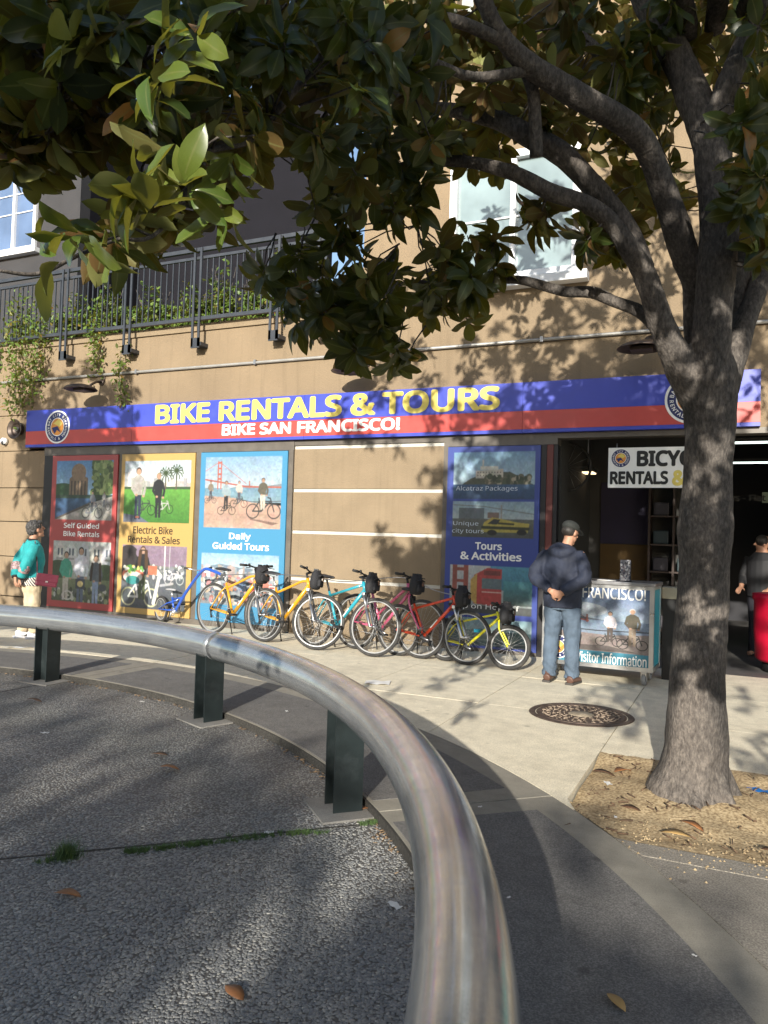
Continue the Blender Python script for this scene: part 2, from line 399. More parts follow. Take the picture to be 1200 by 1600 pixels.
def scene_palace(q):
    q.rect(0, 0, 1, .6, '3f8fd0', '9fcbe6'); q.speck(.66, .0, 1, .55, ['6f8a3c', '8aa24e', '55702e', '9db060', '486028'], 150, .045, 6); q.ell(.12, .5, .25, .12, '2f5a30')
    q.poly([(.24, .62), (.24, .3), (.28, .27), (.28, .2), (.52, .2), (.52, .27), (.57, .3), (.57, .62)], '8a6f52'); q.ell(.4, .2, .13, .15, '9a7a58')
    for x in (.28, .34, .4, .46, .52): q.rect(x-.012, .34, x+.012, .6, '4a3c30')
    q.rect(0, .58, 1, .66, '2e4a36'); q.rect(0, .64, .72, 1, '2a5a86', '1d3f66'); q.poly([(0, 1), (.62, .72), (1, .6), (1, 1)], 'a9a49a'); q.poly([(0, .98), (.62, .7), (.62, .75), (.02, 1)], '5b5148')
    q.bike(.66, .88, .22, '707880'); q.person(.66, .86, .34, '8a8f98', '3a3f4a'); q.bike(.86, .78, .14, '8f8f8f'); q.person(.86, .77, .24, 'b9b6b0', '4a5260')
def scene_three(q):
    q.rect(0, 0, 1, 1, 'c9cdc6', '8f9a86')
    for i, x in enumerate((.02, .22, .44, .66, .86)):
        c = ['d9d6c9', 'e2e0da', 'cfd3d6', 'dcd8cc', 'c9ccd0'][i]; q.poly([(x, .4), (x, .14), (x+.1, .0), (x+.2, .14), (x+.2, .4)], c)
        q.rect(x+.06, .12, x+.09, .24, '5d6a78'); q.rect(x+.12, .12, x+.15, .24, '5d6a78'); q.rect(x+.04, .28, x+.16, .31, 'a8a8a0')
    q.ell(.1, .48, .2, .16, '3e5430'); q.ell(.92, .5, .18, .14, '4a6038'); q.rect(0, .62, 1, 1, '7d8a5e', '4f5a3c')
    q.speck(0, .75, 1, 1, ['c9c8b8', '3a4230', '9aa070', '5a5f58'], 60, .03, 3)
    q.person(.24, .98, .8, '25b391', 'c9c2b0', hair='2a1c12'); q.person(.5, 1.0, .9, 'e3e6ee', '5e6c88', hair='1c1410'); q.person(.76, 1.02, .8, '59636f', '8ba0c0', hair='3a2416')
    q.line([(.7, .36), (.68, .62)], .04, '3a2416'); q.line([(.83, .36), (.84, .62)], .04, '3a2416')
    q.rect(.42, .62, .58, .78, '3c4552'); q.ell(.5, .7, .05, .05, 'd8c070'); q.ell(.28, .9, .1, .08, 'cfcabc', ring=.3); q.ell(.88, .74, .07, .06, '4a525c')
def scene_park(q):
    q.rect(0, 0, 1, .45, 'c4d6e4', 'e6eae8')
    g = np.random.default_rng(4)
    for x in np.arange(0, 1, .05): q.rect(x, .38-.1*g.random()-(.1 if x < .12 else 0), x+.05, .46, ['d5d2cc', 'c4bfb8', 'e2ddd6', 'b0b4b4'][int(g.integers(4))])
    q.rect(0, .42, 1, .47, '41603a'); q.rect(0, .46, 1, 1, '63b02c', '3f8a22'); q.poly([(0, .86), (.25, .9), (.4, 1), (0, 1)], '6b7488')
    for x, y in ((.63, .2), (.79, .16)):
        q.line([(x, .46), (x+.005, y)], .02, '6a5a44')
        for a in range(0, 360, 30): q.line([(x, y), (x+.085*math.cos(rad(a)), y+.1*math.sin(rad(a))-.0), (x+.1*math.cos(rad(a)), y+.1*math.sin(rad(a))+.05)], .014, '3f5428')
    q.bike(.33, .8, .2, '383c40'); q.person(.22, .95, .84, 'b9b2a8', '2c3650', hair='4a3626'); q.bike(.62, .78, .17, 'c9c9c5'); q.person(.53, .92, .72, '25262c', '26282e', hair='b59a68')
    q.rect(.19, .9, .25, .93, '9a5030')
def scene_ebike(q):
    q.rect(0, 0, 1, .4, 'a98fa6', '7a8a76'); q.rect(0, .35, 1, 1, '6e767e', '565c64'); q.ell(.1, .3, .2, .3, '3c3436'); q.ell(.72, .12, .5, .2, '9a7f98')
    q.rect(.66, 0, .68, .4, 'e8e8e8'); q.rect(.74, 0, .75, .4, 'dadada')
    q.speck(.5, .3, 1, .5, ['f0f0f0', 'd0d2d4', '8d9196', '58606a'], 40, .03, 5)
    q.bike(.82, .52, .18, 'e6e6e6', 'd6d6d6'); q.bike(.3, .82, .36, 'eceae2', 'd8d4a0'); q.line([(.52, .9), (.6, .45), (.56, .4)], .05, 'eceae2')
    q.person(.33, .86, .84, '22242a', '5f6a44', hair='5a3c22'); q.line([(.29, .1), (.27, .36)], .05, '5a3c22'); q.line([(.38, .1), (.39, .34)], .05, '5a3c22'); q.rect(.3, .07, .37, .09, '181818')
    q.ell(.18, .46, .17, .1, 'e2744a'); q.ell(.18, .51, .15, .09, 'f0e8da'); q.ell(.18, .56, .11, .07, '18a5a2'); q.speck(.04, .34, .34, .43, ['f1e05a', '6fbf4a', 'f2f2e8', '4a9a3a'], 24, .025, 8)
    q.rect(.42, .32, .56, .46, 'e0764c'); q.line([(.62, .62), (.8, .58)], .03, 'b8babc')
def scene_bridge(q):
    q.rect(0, 0, 1, .5, '86b4d8', 'c4d4de'); q.poly([(.3, .45), (.5, .4), (.75, .42), (1, .38), (1, .5), (.3, .5)], '8a94a0')
    q.rect(0, .44, 1, .64, '6da0bc', '8ab0bf'); q.line([(0, .32), (.55, .42), (1, .43)], .018, 'c4573c'); 
    for x in (.175, .215): q.rect(x-.008, .06, x+.008, .46, 'd0583a')
    for y in (.07, .15, .23, .3): q.rect(.17, y, .22, y+.025, 'd0583a')
    q.line([(0, .2), (.19, .07), (.55, .38)], .007, 'd06a4c'); q.rect(.585, .34, .6, .44, 'c4705a')
    q.poly([(0, .55), (.4, .58), (.62, .64), (1, .68), (1, 1), (0, 1)], 'cfa58e'); q.rect(0, .8, 1, 1, 'c29a86', 'd2ae98')
    q.line([(.45, .6), (.62, .63), (1, .62)], .008, '5a5248')
    q.bike(.08, .62, .1, '484848'); q.person(.08, .6, .26, '8e7f6a', '4a4a52'); q.bike(.3, .76, .15, '383838'); q.person(.29, .74, .4, '9fb4c0', '2c2c34'); q.bike(.46, .66, .14, '484848'); q.person(.46, .64, .3, 'd0c8bc', '54586a')
    q.bike(.78, .76, .27, '404448', '3a3a3a'); q.person(.77, .74, .44, '6a6450', 'd9d0bc', hair='4a4438'); q.poly([(.6, .86), (.98, .92), (.9, .95), (.62, .88)], '8d6c60')
def scene_skyline(q):
    q.rect(0, 0, 1, .35, '8fc3e6', 'c6dbe6'); g = np.random.default_rng(9)
    q.poly([(0, .3), (.25, .2), (.5, .26), (1, .3), (1, .5), (0, .5)], '7d93a8')
    for x in np.arange(0, 1, .025):
        hh = .05+.14*g.random(); q.rect(x, .4-hh, x+.025, .5, ['a7b5c2', 'c2ccd4', '8798a8', 'dde2e4', 'b8a8a0'][int(g.integers(5))])
    q.rect(0, .47, 1, 1, 'a8b4bc', '8a949a'); q.speck(0, .42, 1, .98, ['e8e4dc', 'b06a5a', '6d7c8c', 'd8c0a0', '4d5a68', 'd98a90'], 170, .025, 11)
    for x in (.22, .38, .55, .7, .85): q.person(x, .95, .5, ['d9826a', 'e8e4dc', 'd8904a', '7a9ac0', 'c84a50'][int(x*6) % 5], '4a5568')
def scene_island(q):
    q.rect(0, 0, 1, .7, '6fa9d0', 'b8d4e0'); q.poly([(.1, .7), (.22, .56), (.38, .46), (.7, .42), (.85, .55), (.95, .66), (1, .7)], '5a6048')
    q.poly([(.28, .56), (.28, .4), (.62, .36), (.62, .54)], 'd6cdb8'); q.rect(.34, .3, .56, .38, 'e6ded0'); q.rect(.36, .16, .38, .32, 'cfc8bc')
    for x in np.arange(.3, .6, .035): q.rect(x, .42, x+.014, .45, '7a746a'); q.rect(x, .48, x+.014, .51, '7a746a')
    q.speck(.4, .52, .95, .68, ['3f4a34', '6d6a50', 'b8a88c', '4e5a3e'], 50, .03, 2); q.rect(0, .69, 1, 1, '2d5f8c', '1f4a78')
def scene_boatcar(q):
    q.rect(0, 0, 1, .5, '9cc0d2', 'b7c6c8'); q.line([(0, .1), (.4, .14), (1, .34)], .01, '8a8f90'); q.rect(.6, .1, .62, .5, 'a8a49a'); q.rect(.08, .18, .4, .5, '6d7880'); q.rect(.44, .3, .58, .46, '8d7468')
    q.rect(0, .48, 1, 1, '6d7068', '525650'); q.poly([(.36, .85), (.4, .58), (.5, .44), (.62, .48), (.78, .56), (.95, .6), (.93, .85)], 'c9b52a'); q.poly([(.44, .62), (.52, .48), (.6, .5), (.56, .64)], '2f3434')
    q.line([(.38, .72), (.94, .74)], .03, '3a3c20'); q.ell(.86, .84, .06, .08, '1c1c1c'); q.ell(.5, .86, .06, .08, '1c1c1c'); q.line([(.58, .6), (.76, .62)], .02, '3a3a20')
def scene_bus(q):
    q.rect(0, 0, 1, 1, 'd4d8d4', '9aa8a8'); q.line([(.06, 0), (.06, .8)], .06, 'b0523e'); q.line([(.2, 0), (.2, .8)], .06, 'b0523e')
    for y in (.05, .3, .55): q.rect(.03, y, .23, y+.07, 'b0523e')
    q.rect(.5, 0, 1, .5, '4aa6c4', '3a8fa8'); q.rect(.66, .3, 1, .8, '48b0b8', '5a6a64')
    q.poly([(.3, .2), (.46, .04), (.64, .06), (.64, .85), (.3, .8)], 'd23c34'); q.poly([(.26, .3), (.34, .16), (.34, .82), (.26, .72)], 'e2b23c')
    q.rect(.4, .26, .64, .48, '6d8286'); q.rect(.42, .1, .62, .2, '8d3a36'); q.rect(.4, .54, .64, .56, 'f0dcc8'); q.ell(.58, .82, .05, .07, '202020'); q.rect(0, .84, 1, 1, '565a58')
def scene_boat(q):
    q.rect(0, 0, 1, .5, '8ab8c6', 'a9c4c4'); q.rect(0, .45, 1, 1, '4f7a80', '5a6f72'); q.poly([(.1, .8), (.3, .4), (.6, .36), (.85, .6), (.8, .85)], '7d9490'); q.rect(.3, .48, .7, .55, 'c4d4d0'); q.ell(.7, .3, .2, .15, '9ac0c8')
def scene_cart(q):
    q.rect(0, 0, 1, .5, '5377ae', 'a9bfd6'); q.ell(.3, .35, .3, .12, 'c4d2e0'); q.poly([(0, .5), (.25, .44), (.6, .5), (.6, .56), (0, .56)], '5d6a78'); q.rect(0, .5, 1, .72, '7c98b8', '8fa6c0')
    q.rect(.02, .2, .045, .66, 'b0503c'); q.rect(.07, .2, .095, .66, 'b0503c')
    for y in (.22, .34, .46): q.rect(.02, y, .095, y+.03, 'b0503c')
    q.line([(0, .4), (.42, .52)], .015, 'b0503c'); q.line([(.095, .22), (.42, .5)], .006, 'b0604c'); q.rect(.4, .42, .415, .54, 'b0604c')
    q.line([(0, .64), (.5, .66), (1, .64)], .012, '3c424c'); q.poly([(0, .68), (.6, .72), (1, .68), (1, 1), (0, 1)], '9c8c86'); q.poly([(.1, .9), (.6, .88), (.9, .96), (.3, .97)], '6a5f5c')
    q.bike(.62, .82, .16, '303030'); q.person(.63, .82, .46, 'e9e2ea', '5d4f48', hair='4a4440'); q.bike(.84, .84, .18, '303030'); q.person(.84, .86, .56, '5c5440', 'a48c74', hair='d8d4d0')

def poster_pic(name, border, tops, w=300, h=520):
    p = Pic(w, h); p.rect(0, 0, 1, 1, border)
    for (x0, y0, x1, y1, fn) in tops: sub(p, x0, y0, x1, y1, fn)
    return p.finish(name)
# ---------------------------------------------------------------- ground
CX, CY = -5.6324*K, -0.3852*K
R_RAIL, Z_RAIL, PIPE_R = 5.4767*K, 0.51*K, 0.112
R_IN, R_OUT, R_DARK = R_RAIL+.12*K, R_RAIL+1.085*K, R_RAIL+.9*K
Z_PL = -0.055
JOINTS = [43.7+43.5*k for k in range(-2, 4)]

def ground_mat(name, col, dark, light, speck=220, sp_amt=.5, stain=.5, scol=(.1, .09, .08), rough=.85, bump=.35):
    m, N, L, b = nodes_of(name)
    tc = N.new('ShaderNodeTexCoord'); geo = N.new('ShaderNodeNewGeometry')
    n1 = N.new('ShaderNodeTexNoise'); n1.inputs['Scale'].default_value = 1.1; n1.inputs['Detail'].default_value = 9; n1.inputs['Roughness'].default_value = .65
    n2 = N.new('ShaderNodeTexNoise'); n2.inputs['Scale'].default_value = speck; n2.inputs['Detail'].default_value = 3
    n3 = N.new('ShaderNodeTexNoise'); n3.inputs['Scale'].default_value = 7; n3.inputs['Detail'].default_value = 7; n3.inputs['Roughness'].default_value = .7
    for n in (n1, n2, n3): L.new(geo.outputs['Position'], n.inputs['Vector'])
    r2 = ramp(N, [(.36, dark), (.5, col), (.66, light)]); L.new(n2.outputs[0], r2.inputs[0])
    mx = N.new('ShaderNodeMix'); mx.data_type = 'RGBA'; mx.inputs[0].default_value = sp_amt; mx.inputs[6].default_value = tuple(col)+(1,); L.new(r2.outputs[0], mx.inputs[7])
    mr = N.new('ShaderNodeMapRange'); mr.inputs[1].default_value = .5; mr.inputs[2].default_value = .72; mr.inputs[4].default_value = stain; L.new(n1.outputs[0], mr.inputs[0])
    x2 = N.new('ShaderNodeMix'); x2.data_type = 'RGBA'; L.new(mr.outputs[0], x2.inputs[0]); L.new(mx.outputs[2], x2.inputs[6]); x2.inputs[7].default_value = tuple(scol)+(1,)
    m3 = N.new('ShaderNodeMapRange'); m3.inputs[1].default_value = .3; m3.inputs[2].default_value = .7; m3.inputs[3].default_value = .82; m3.inputs[4].default_value = 1.12; L.new(n3.outputs[0], m3.inputs[0])
    hs = N.new('ShaderNodeHueSaturation'); L.new(x2.outputs[2], hs.inputs['Color']); L.new(m3.outputs[0], hs.inputs['Value'])
    vg = N.new('ShaderNodeTexVoronoi'); vg.inputs['Scale'].default_value = 3.3; L.new(geo.outputs['Position'], vg.inputs['Vector'])
    mg = N.new('ShaderNodeMapRange'); mg.inputs[1].default_value = .06; mg.inputs[2].default_value = .095; mg.inputs[3].default_value = .5; mg.inputs[4].default_value = 0; L.new(vg.outputs['Distance'], mg.inputs[0])
    xg = N.new('ShaderNodeMix'); xg.data_type = 'RGBA'; L.new(mg.outputs[0], xg.inputs[0]); L.new(hs.outputs[0], xg.inputs[6]); xg.inputs[7].default_value = tuple(q*.35 for q in col)+(1,)
    L.new(xg.outputs[2], b.inputs['Base Color']); b.inputs['Roughness'].default_value = rough; b.inputs['Specular IOR Level'].default_value = .3
    bp = N.new('ShaderNodeBump'); bp.inputs['Strength'].default_value = bump; bp.inputs['Distance'].default_value = .004; L.new(n2.outputs[0], bp.inputs['Height']); L.new(bp.outputs[0], b.inputs['Normal'])
    return m
CONC = ground_mat('pale_sidewalk_concrete', (.70, .63, .48), (.48, .43, .33), (.82, .745, .59), 95, .65, .4, (.42, .37, .28))
BAND = ground_mat('smooth_concrete_border', (.25, .23, .19), (.19, .175, .148), (.31, .29, .245), 160, .5, .35, (.20, .18, .16))
DARKC = ground_mat('dark_speckled_concrete', (.14, .134, .128), (.075, .072, .07), (.25, .24, .225), 150, .6, .3, (.06, .058, .058))
GREYC = ground_mat('grey_aggregate_concrete', (.24, .215, .18), (.12, .11, .095), (.36, .33, .28), 120, .7, .35, (.16, .14, .125))
BASEPL = ground_mat('cement_pad', (.2, .19, .175), (.13, .125, .115), (.26, .25, .23), 120, .5, .4, (.12, .115, .11))

EARTHD = ground_mat('dark_dirty_edge', (.04, .037, .033), (.02, .02, .018), (.08, .075, .065), 90, .7, .3, (.03, .028, .025))
# exposed pebbles
def pebble_mat():
    m, N, L, b = nodes_of('exposed_pebble_concrete')
    geo = N.new('ShaderNodeNewGeometry')
    def vor(scale, feat='F1'):
        v = N.new('ShaderNodeTexVoronoi'); v.inputs['Scale'].default_value = scale; v.feature = feat; L.new(geo.outputs['Position'], v.inputs['Vector']); return v
    v = vor(68); 
    r = ramp(N, [(0.0, (.15, .153, .157)), (.35, (.205, .205, .20)), (.62, (.26, .253, .238)), (.88, (.30, .29, .265)), (.98, (.40, .385, .345))])
    sp = N.new('ShaderNodeSeparateColor'); L.new(v.outputs['Color'], sp.inputs[0]); L.new(sp.outputs[0], r.inputs[0])
    h = N.new('ShaderNodeMapRange'); h.inputs[1].default_value = .0; h.inputs[2].default_value = .62; h.inputs[3].default_value = 1; h.inputs[4].default_value = 0; L.new(v.outputs['Distance'], h.inputs[0])
    ed = N.new('ShaderNodeMapRange'); ed.inputs[1].default_value = .02; ed.inputs[2].default_value = .35; L.new(h.outputs[0], ed.inputs[0])
    mx = N.new('ShaderNodeMix'); mx.data_type = 'RGBA'; L.new(ed.outputs[0], mx.inputs[0]); mx.inputs[6].default_value = (.085, .08, .074, 1); L.new(r.outputs[0], mx.inputs[7])
    n1 = N.new('ShaderNodeTexNoise'); n1.inputs['Scale'].default_value = .9; n1.inputs['Detail'].default_value = 8; L.new(geo.outputs['Position'], n1.inputs['Vector'])
    mr = N.new('ShaderNodeMapRange'); mr.inputs[1].default_value = .35; mr.inputs[2].default_value = .7; mr.inputs[3].default_value = .75; mr.inputs[4].default_value = 1.25; L.new(n1.outputs[0], mr.inputs[0])
    hs = N.new('ShaderNodeHueSaturation'); L.new(mx.outputs[2], hs.inputs['Color']); L.new(mr.outputs[0], hs.inputs['Value']); L.new(hs.outputs[0], b.inputs['Base Color'])
    b.inputs['Roughness'].default_value = .55
    bp = N.new('ShaderNodeBump'); bp.inputs['Strength'].default_value = .9; bp.inputs['Distance'].default_value = .008; L.new(h.outputs[0], bp.inputs['Height']); L.new(bp.outputs[0], b.inputs['Normal'])
    return m
PEBB = pebble_mat()
PEBST = mat('loose_pebbles', (.2, .19, .175), .5, var=.5, vscale=30)
SOIL = ground_mat('sandy_tree_pit_soil', (.39, .29, .165), (.18, .125, .07), (.56, .44, .27), 60, .8, .5, (.16, .10, .055), bump=.8)
EARTH = ground_mat('ground_earth', (.1, .095, .09), (.07, .065, .06), (.14, .13, .12))

g = MB(); g.box((-150, -150, -.5), (150, 150, -.09)); g.build('ground', EARTH, kind='structure')

def arc(r, a0, a1, n=16):
    return [(CX+r*math.cos(rad(a0+(a1-a0)*i/n)), CY+r*math.sin(rad(a0+(a1-a0)*i/n))) for i in range(n+1)]
walk = link('curved_walkway', None, kind='structure')
for a0, a1 in zip(JOINTS, JOINTS[1:]):
    d = .06
    m = MB(); m.prism(arc(R_OUT, a0+d, a1-d, 20)+arc(R_IN, a1-d, a0+d, 20), -.085, 0.0); slab = m.build('border_slab', BAND, walk)
    bw = .17/ (R_IN) * 57.3
    m = MB(); m.prism(arc(R_DARK, a0+bw, a1-bw, 20)+arc(R_IN+.02, a1-bw, a0+bw, 20), -.02, 0.003); m.build('dark_panel', DARKC, slab)
for a0, a1 in zip(JOINTS, JOINTS[1:]):
    m = MB(); m.prism(arc(R_IN-.001, a0, a1, 30)+arc(R_IN-.016, a1, a0, 30), -.085, -.002); m.build('edge_strip', EARTHD, walk)
plaza = link('plaza', None, kind='structure')
PJ = [-.6, 43.5, 89.6, 133.7]
for a0, a1 in zip(PJ, PJ[1:]+[359.4]):
    m = MB(); am = rad((a0+a1)/2); hw_ = .008/max(.05, math.sin(rad((a1-a0)/2))); m.prism([(x+hw_*math.cos(am), y+hw_*math.sin(am)) for x, y in arc(R_IN-.03, a0, a1, 40)]+[(CX+hw_*math.cos(am), CY+hw_*math.sin(am))], -.085, Z_PL); m.build('pebble_slab', PEBB, plaza)

for a in PJ:
    cx, cy, sx_, sy_ = math.cos(rad(a)), math.sin(rad(a)), -math.sin(rad(a)), math.cos(rad(a)); P = []; Q = []
    for i in range(60):
        r = .1+(R_IN-.05-.1)*i/59; w = .0085+.006*mnoise.noise(Vector((r*9, a, 0))); P.append((CX+cx*r+sx_*w, CY+cy*r+sy_*w)); w = .0085+.006*mnoise.noise(Vector((r*9, a, 5))); Q.append((CX+cx*r-sx_*w, CY+cy*r-sy_*w))
    m = MB(); m.add([(x, y, Z_PL+.0015) for x, y in P+Q], [(i, 60+i, 61+i, i+1) for i in range(59)]); m.build('dirt_joint', EARTHD, plaza)
PITX0, PITX1, PITY0, PITY1 = -.885, 1.75, 4.12, 5.74
sw = link('sidewalk', None, kind='structure')
def cell(x0, x1, y0, y1, m_):
    gap = .004; x0 += gap; x1 -= gap; y0 += gap; y1 -= gap; P = []; n = 10
    for a, b in (((x0, y0), (x1, y0)), ((x1, y0), (x1, y1)), ((x1, y1), (x0, y1)), ((x0, y1), (x0, y0))):
        for i in range(n): P.append((a[0]+(b[0]-a[0])*i/n, a[1]+(b[1]-a[1])*i/n))
    Q = []; moved = 0
    for x, y in P:
        dx, dy = x-CX, y-CY; d = math.hypot(dx, dy)
        if d < R_OUT+.006: x, y = CX+dx/d*(R_OUT+.006), CY+dy/d*(R_OUT+.006); moved += 1
        Q.append((x, y))
    if moved >= len(P)-4: return
    R = []
    for q in Q:
        if not R or math.hypot(q[0]-R[-1][0], q[1]-R[-1][1]) > .002: R.append(q)
    mb = MB(); mb.prism(R, -.085, random.uniform(-.0015, .0015)); mb.build('paving_slab', m_, sw)
xs = [-.889-1.275*k for k in range(0, 13)]
for x1, x0 in zip(xs, xs[1:]):
    for y0, y1 in ((4.35, 6.86), (6.86, 8.42), (8.42, 9.99)):
        cell(x0, x1, y0, y1, CONC)
for x0, x1 in zip([-.889+1.28*k for k in range(0, 8)], [-.889+1.28*k for k in range(1, 9)]):
    for y0, y1 in ((5.74, 6.98), (6.98, 8.42), (8.42, 9.99)): cell(x0, x1, y0, y1, CONC)
for x0, x1 in ((-1.2, .4), (.4, 1.75), (1.75, 3.1), (3.1, 4.6), (4.6, 6.2), (6.2, 7.8)):
    for y0, y1 in ((3.96, 4.12), (2.55, 3.96), (1.1, 2.55), (-.4, 1.1), (-2, -.4)):
        cell(x0, x1, y0, y1, GREYC)
for x0, x1 in ((1.75, 3.1), (3.1, 4.6), (4.6, 6.2), (6.2, 7.8)): cell(x0, x1, 4.12, 5.74, GREYC)
# tree pit soil: a mounded sheet
TB = UG(1085, 1238)
n = 44; m = MB(); V = []
for i in range(n+1):
    for j in range(n+1):
        x = PITX0+.002+(PITX1-PITX0-.004)*i/n; y = PITY0+.002+(PITY1-PITY0-.004)*j/n
        d = math.hypot(x-TB.x, y-TB.y); e = min(x-PITX0, PITX1-x, y-PITY0+.12, PITY1-y)
        z = -.045+.075*math.exp(-(d/.42)**2)+.014*mnoise.noise(Vector((x*5, y*5, 0)))+.008*mnoise.noise(Vector((x*17, y*17, 3)))+.025*math.exp(-((y-PITY0)/.25)**2)+.043*math.exp(-((PITY1-y)/.22)**2)
        V.append((x, y, max(z, -.075)))
m.add(V, [(i*(n+1)+j, (i+1)*(n+1)+j, (i+1)*(n+1)+j+1, i*(n+1)+j+1) for i in range(n) for j in range(n)], 0, True)
m.build('tree_pit_soil', SOIL, kind='structure')
# sand spilled over the pit's front edge, clods and grit
m = MB(); g_ = np.random.default_rng(3)
for i in range(900):
    x = g_.uniform(PITX0-.02, PITX1); y = PITY0+g_.normal(.12, .16)
    if math.hypot(x-TB.x, y-TB.y) < .2: continue
    r = g_.uniform(.003, .009); z = .0 if y < PITY0 else -.02
    if z == 0 and math.hypot(x-CX, y-CY) < R_OUT: continue
    m.add([(x-r, y, z), (x+r, y, z), (x, y+r, z), (x, y-r, z), (x, y, z+r)], [(0, 3, 4), (3, 1, 4), (1, 2, 4), (2, 0, 4)])
m.build('spilled_sand', SOIL, kind='stuff')
# proud pebbles nearest the camera: real stones set in the slab
m = MB(); g_ = np.random.default_rng(12); cnt = 0
base = MB().ball((0, 0, 0), 1, 6, 4)
BV = np.array(base.v); BF = base.f
PV, PF, PMi = [], [], []
while cnt < 20000:
    p = Vector((g_.uniform(-4.2, .2), g_.uniform(.9, 4.6), Z_PL)); dd = math.hypot(p.x, p.y)
    if dd > 1.6+3.2*g_.random()**1.3: continue
    dq = np.array(p)-np.array([0, 0, CAM_H]); dep = dq.dot(CF); qx = 600+F_PX*dq.dot(CR)/dep; qy = 800-F_PX*dq.dot(CU)/dep
    if not (-15 < qx < 700 and qy < 1630): continue
    if math.hypot(p.x-CX, p.y-CY) > R_IN-.02: continue
    if abs(math.hypot(p.x-CX, p.y-CY)*math.sin(math.atan2(p.y-CY, p.x-CX)-rad(43.5))) < .017: continue
    r = g_.uniform(.0036, .0078); a = g_.uniform(0, 3.14); s = np.array([r*g_.uniform(1, 1.7), r*g_.uniform(.8, 1.1), r*.42])
    q = BV*s; c_, s_ = math.cos(a), math.sin(a)
    q = np.stack([q[:, 0]*c_-q[:, 1]*s_, q[:, 0]*s_+q[:, 1]*c_, q[:, 2]], 1)+np.array([p.x, p.y, Z_PL+.001])
    PV.append(q); cnt += 1
nv = len(BV); allv = np.concatenate(PV)
me = bpy.data.meshes.new('pebbles'); me.from_pydata(allv.tolist(), [], [tuple(i+k*nv for i in f) for k in range(cnt) for f in BF])
me.polygons.foreach_set('use_smooth', [True]*len(me.polygons))
at = me.attributes.new('rnd', 'FLOAT', 'POINT'); at.data.foreach_set('value', np.repeat(g_.random(cnt), nv).astype(np.float32))
mm, N, L, b = nodes_of('set_pebbles'); an = N.new('ShaderNodeAttribute'); an.attribute_name = 'rnd'
r = ramp(N, [(0, (.15, .153, .157)), (.5, (.205, .205, .20)), (.84, (.26, .253, .238)), (.96, (.30, .29, .265)), (1, (.40, .385, .345))]); L.new(an.outputs['Fac'], r.inputs[0]); L.new(r.outputs[0], b.inputs['Base Color']); b.inputs['Roughness'].default_value = .45
me.materials.append(mm); link('pebbles', me, plaza, kind='stuff')

# ---------------------------------------------------------------- the building
D = 10.0
B = thing('shop_building', 'long beige stucco shop building with a recessed bike shop entrance under a roof terrace', 'building', (0, 0, 0))
def bbox(name, a, b, m, par=B, bev=0.0, **p):
    return MB().box(a, b, 0, bev).build(name, m, par, **p)
XL = -16.5
# left pier: stacked stucco panels with dark reveals
for z0, z1 in ((0.0, .19), (.21, .92), (.935, 1.56), (1.575, 2.18), (2.195, 2.86), (2.875, 3.52), (3.535, 4.13)):
    bbox('wall_panel', (XL, D, z0), (-11.79 if z0 > 2.8 else -11.39, D+.2, z1), STUCCO)
bbox('wall', (-11.79, D, 2.915), (6.5, D+.2, 4.13), STUCCO)
bbox('wall', (XL, D, 4.175), (-5.08, D+.2, 4.745), STUCCO)
bbox('wall_cap', (XL, D-.035, 4.747), (-5.08, D+.24, 4.86), STUCCO2)
bbox('wall_backing', (XL, D+.21, 0), (-11.39, D+.3, 4.7), DARKWALL)
# tall block with a window opening
WX0, WX1, WZ0, WZ1 = -3.73, -1.93, 4.99, 6.75
for a, b in (((-5.08, D, 4.175), (WX0, D+.3, 13)), ((WX1, D, 4.175), (6.5, D+.3, 13)), ((WX0, D, 4.175), (WX1, D+.3, WZ0)), ((WX0, D, WZ1), (WX1, D+.3, 8.5)), ((WX0, D, 10.2), (WX1, D+.3, 13))):
    bbox('wall', a, b, STUCCO)
bbox('wall_side', (-5.08, D+.3, 4.7), (-4.8, D+8, 13), STUCCO)
bbox('roof', (-5.08, D+.3, 12.9), (6.5, D+8, 13.0), DARKWALL)
bbox('terrace_floor', (XL, D+.24, 4.55), (-5.08, D+8, 4.66), GREYWALL)
# conduit running in the reveal above the lamps
cpt = MB().tube([(XL, D-.03, 4.155), (-7, D-.03, 4.15), (6.4, D-.03, 4.155)], .024, 10).build('conduit', PIPEW, B)
bbox('reveal', (XL, D+.04, 4.13), (6.5, D+.1, 4.175), DARKWALL)
for x in (-14, -11.9, -9.3, -6.9, -4.7, -2.4, -.6, 1.5):
    MB().box((x-.02, D-.06, 4.12), (x+.02, D+.01, 4.19)).build('pipe_clip', STEEL, cpt)
# middle siding panels with white reveals
for z0, z1 in ((0, .80), (.85, 1.505), (1.553, 2.13), (2.18, 2.78)):
    bbox('siding_panel', (-6.15, D, z0), (-3.73, D+.1, z1), STUCCO2, bev=.006)
for z0, z1 in ((.80, .85), (1.505, 1.553), (2.13, 2.18), (2.78, 2.832)):
    bbox('white_reveal', (-6.15, D+.018, z0), (-3.73, D+.1, z1), WHITE)
bbox('wall_backing', (-6.15, D+.1, 0), (-3.73, D+.2, 2.9), DARKWALL)
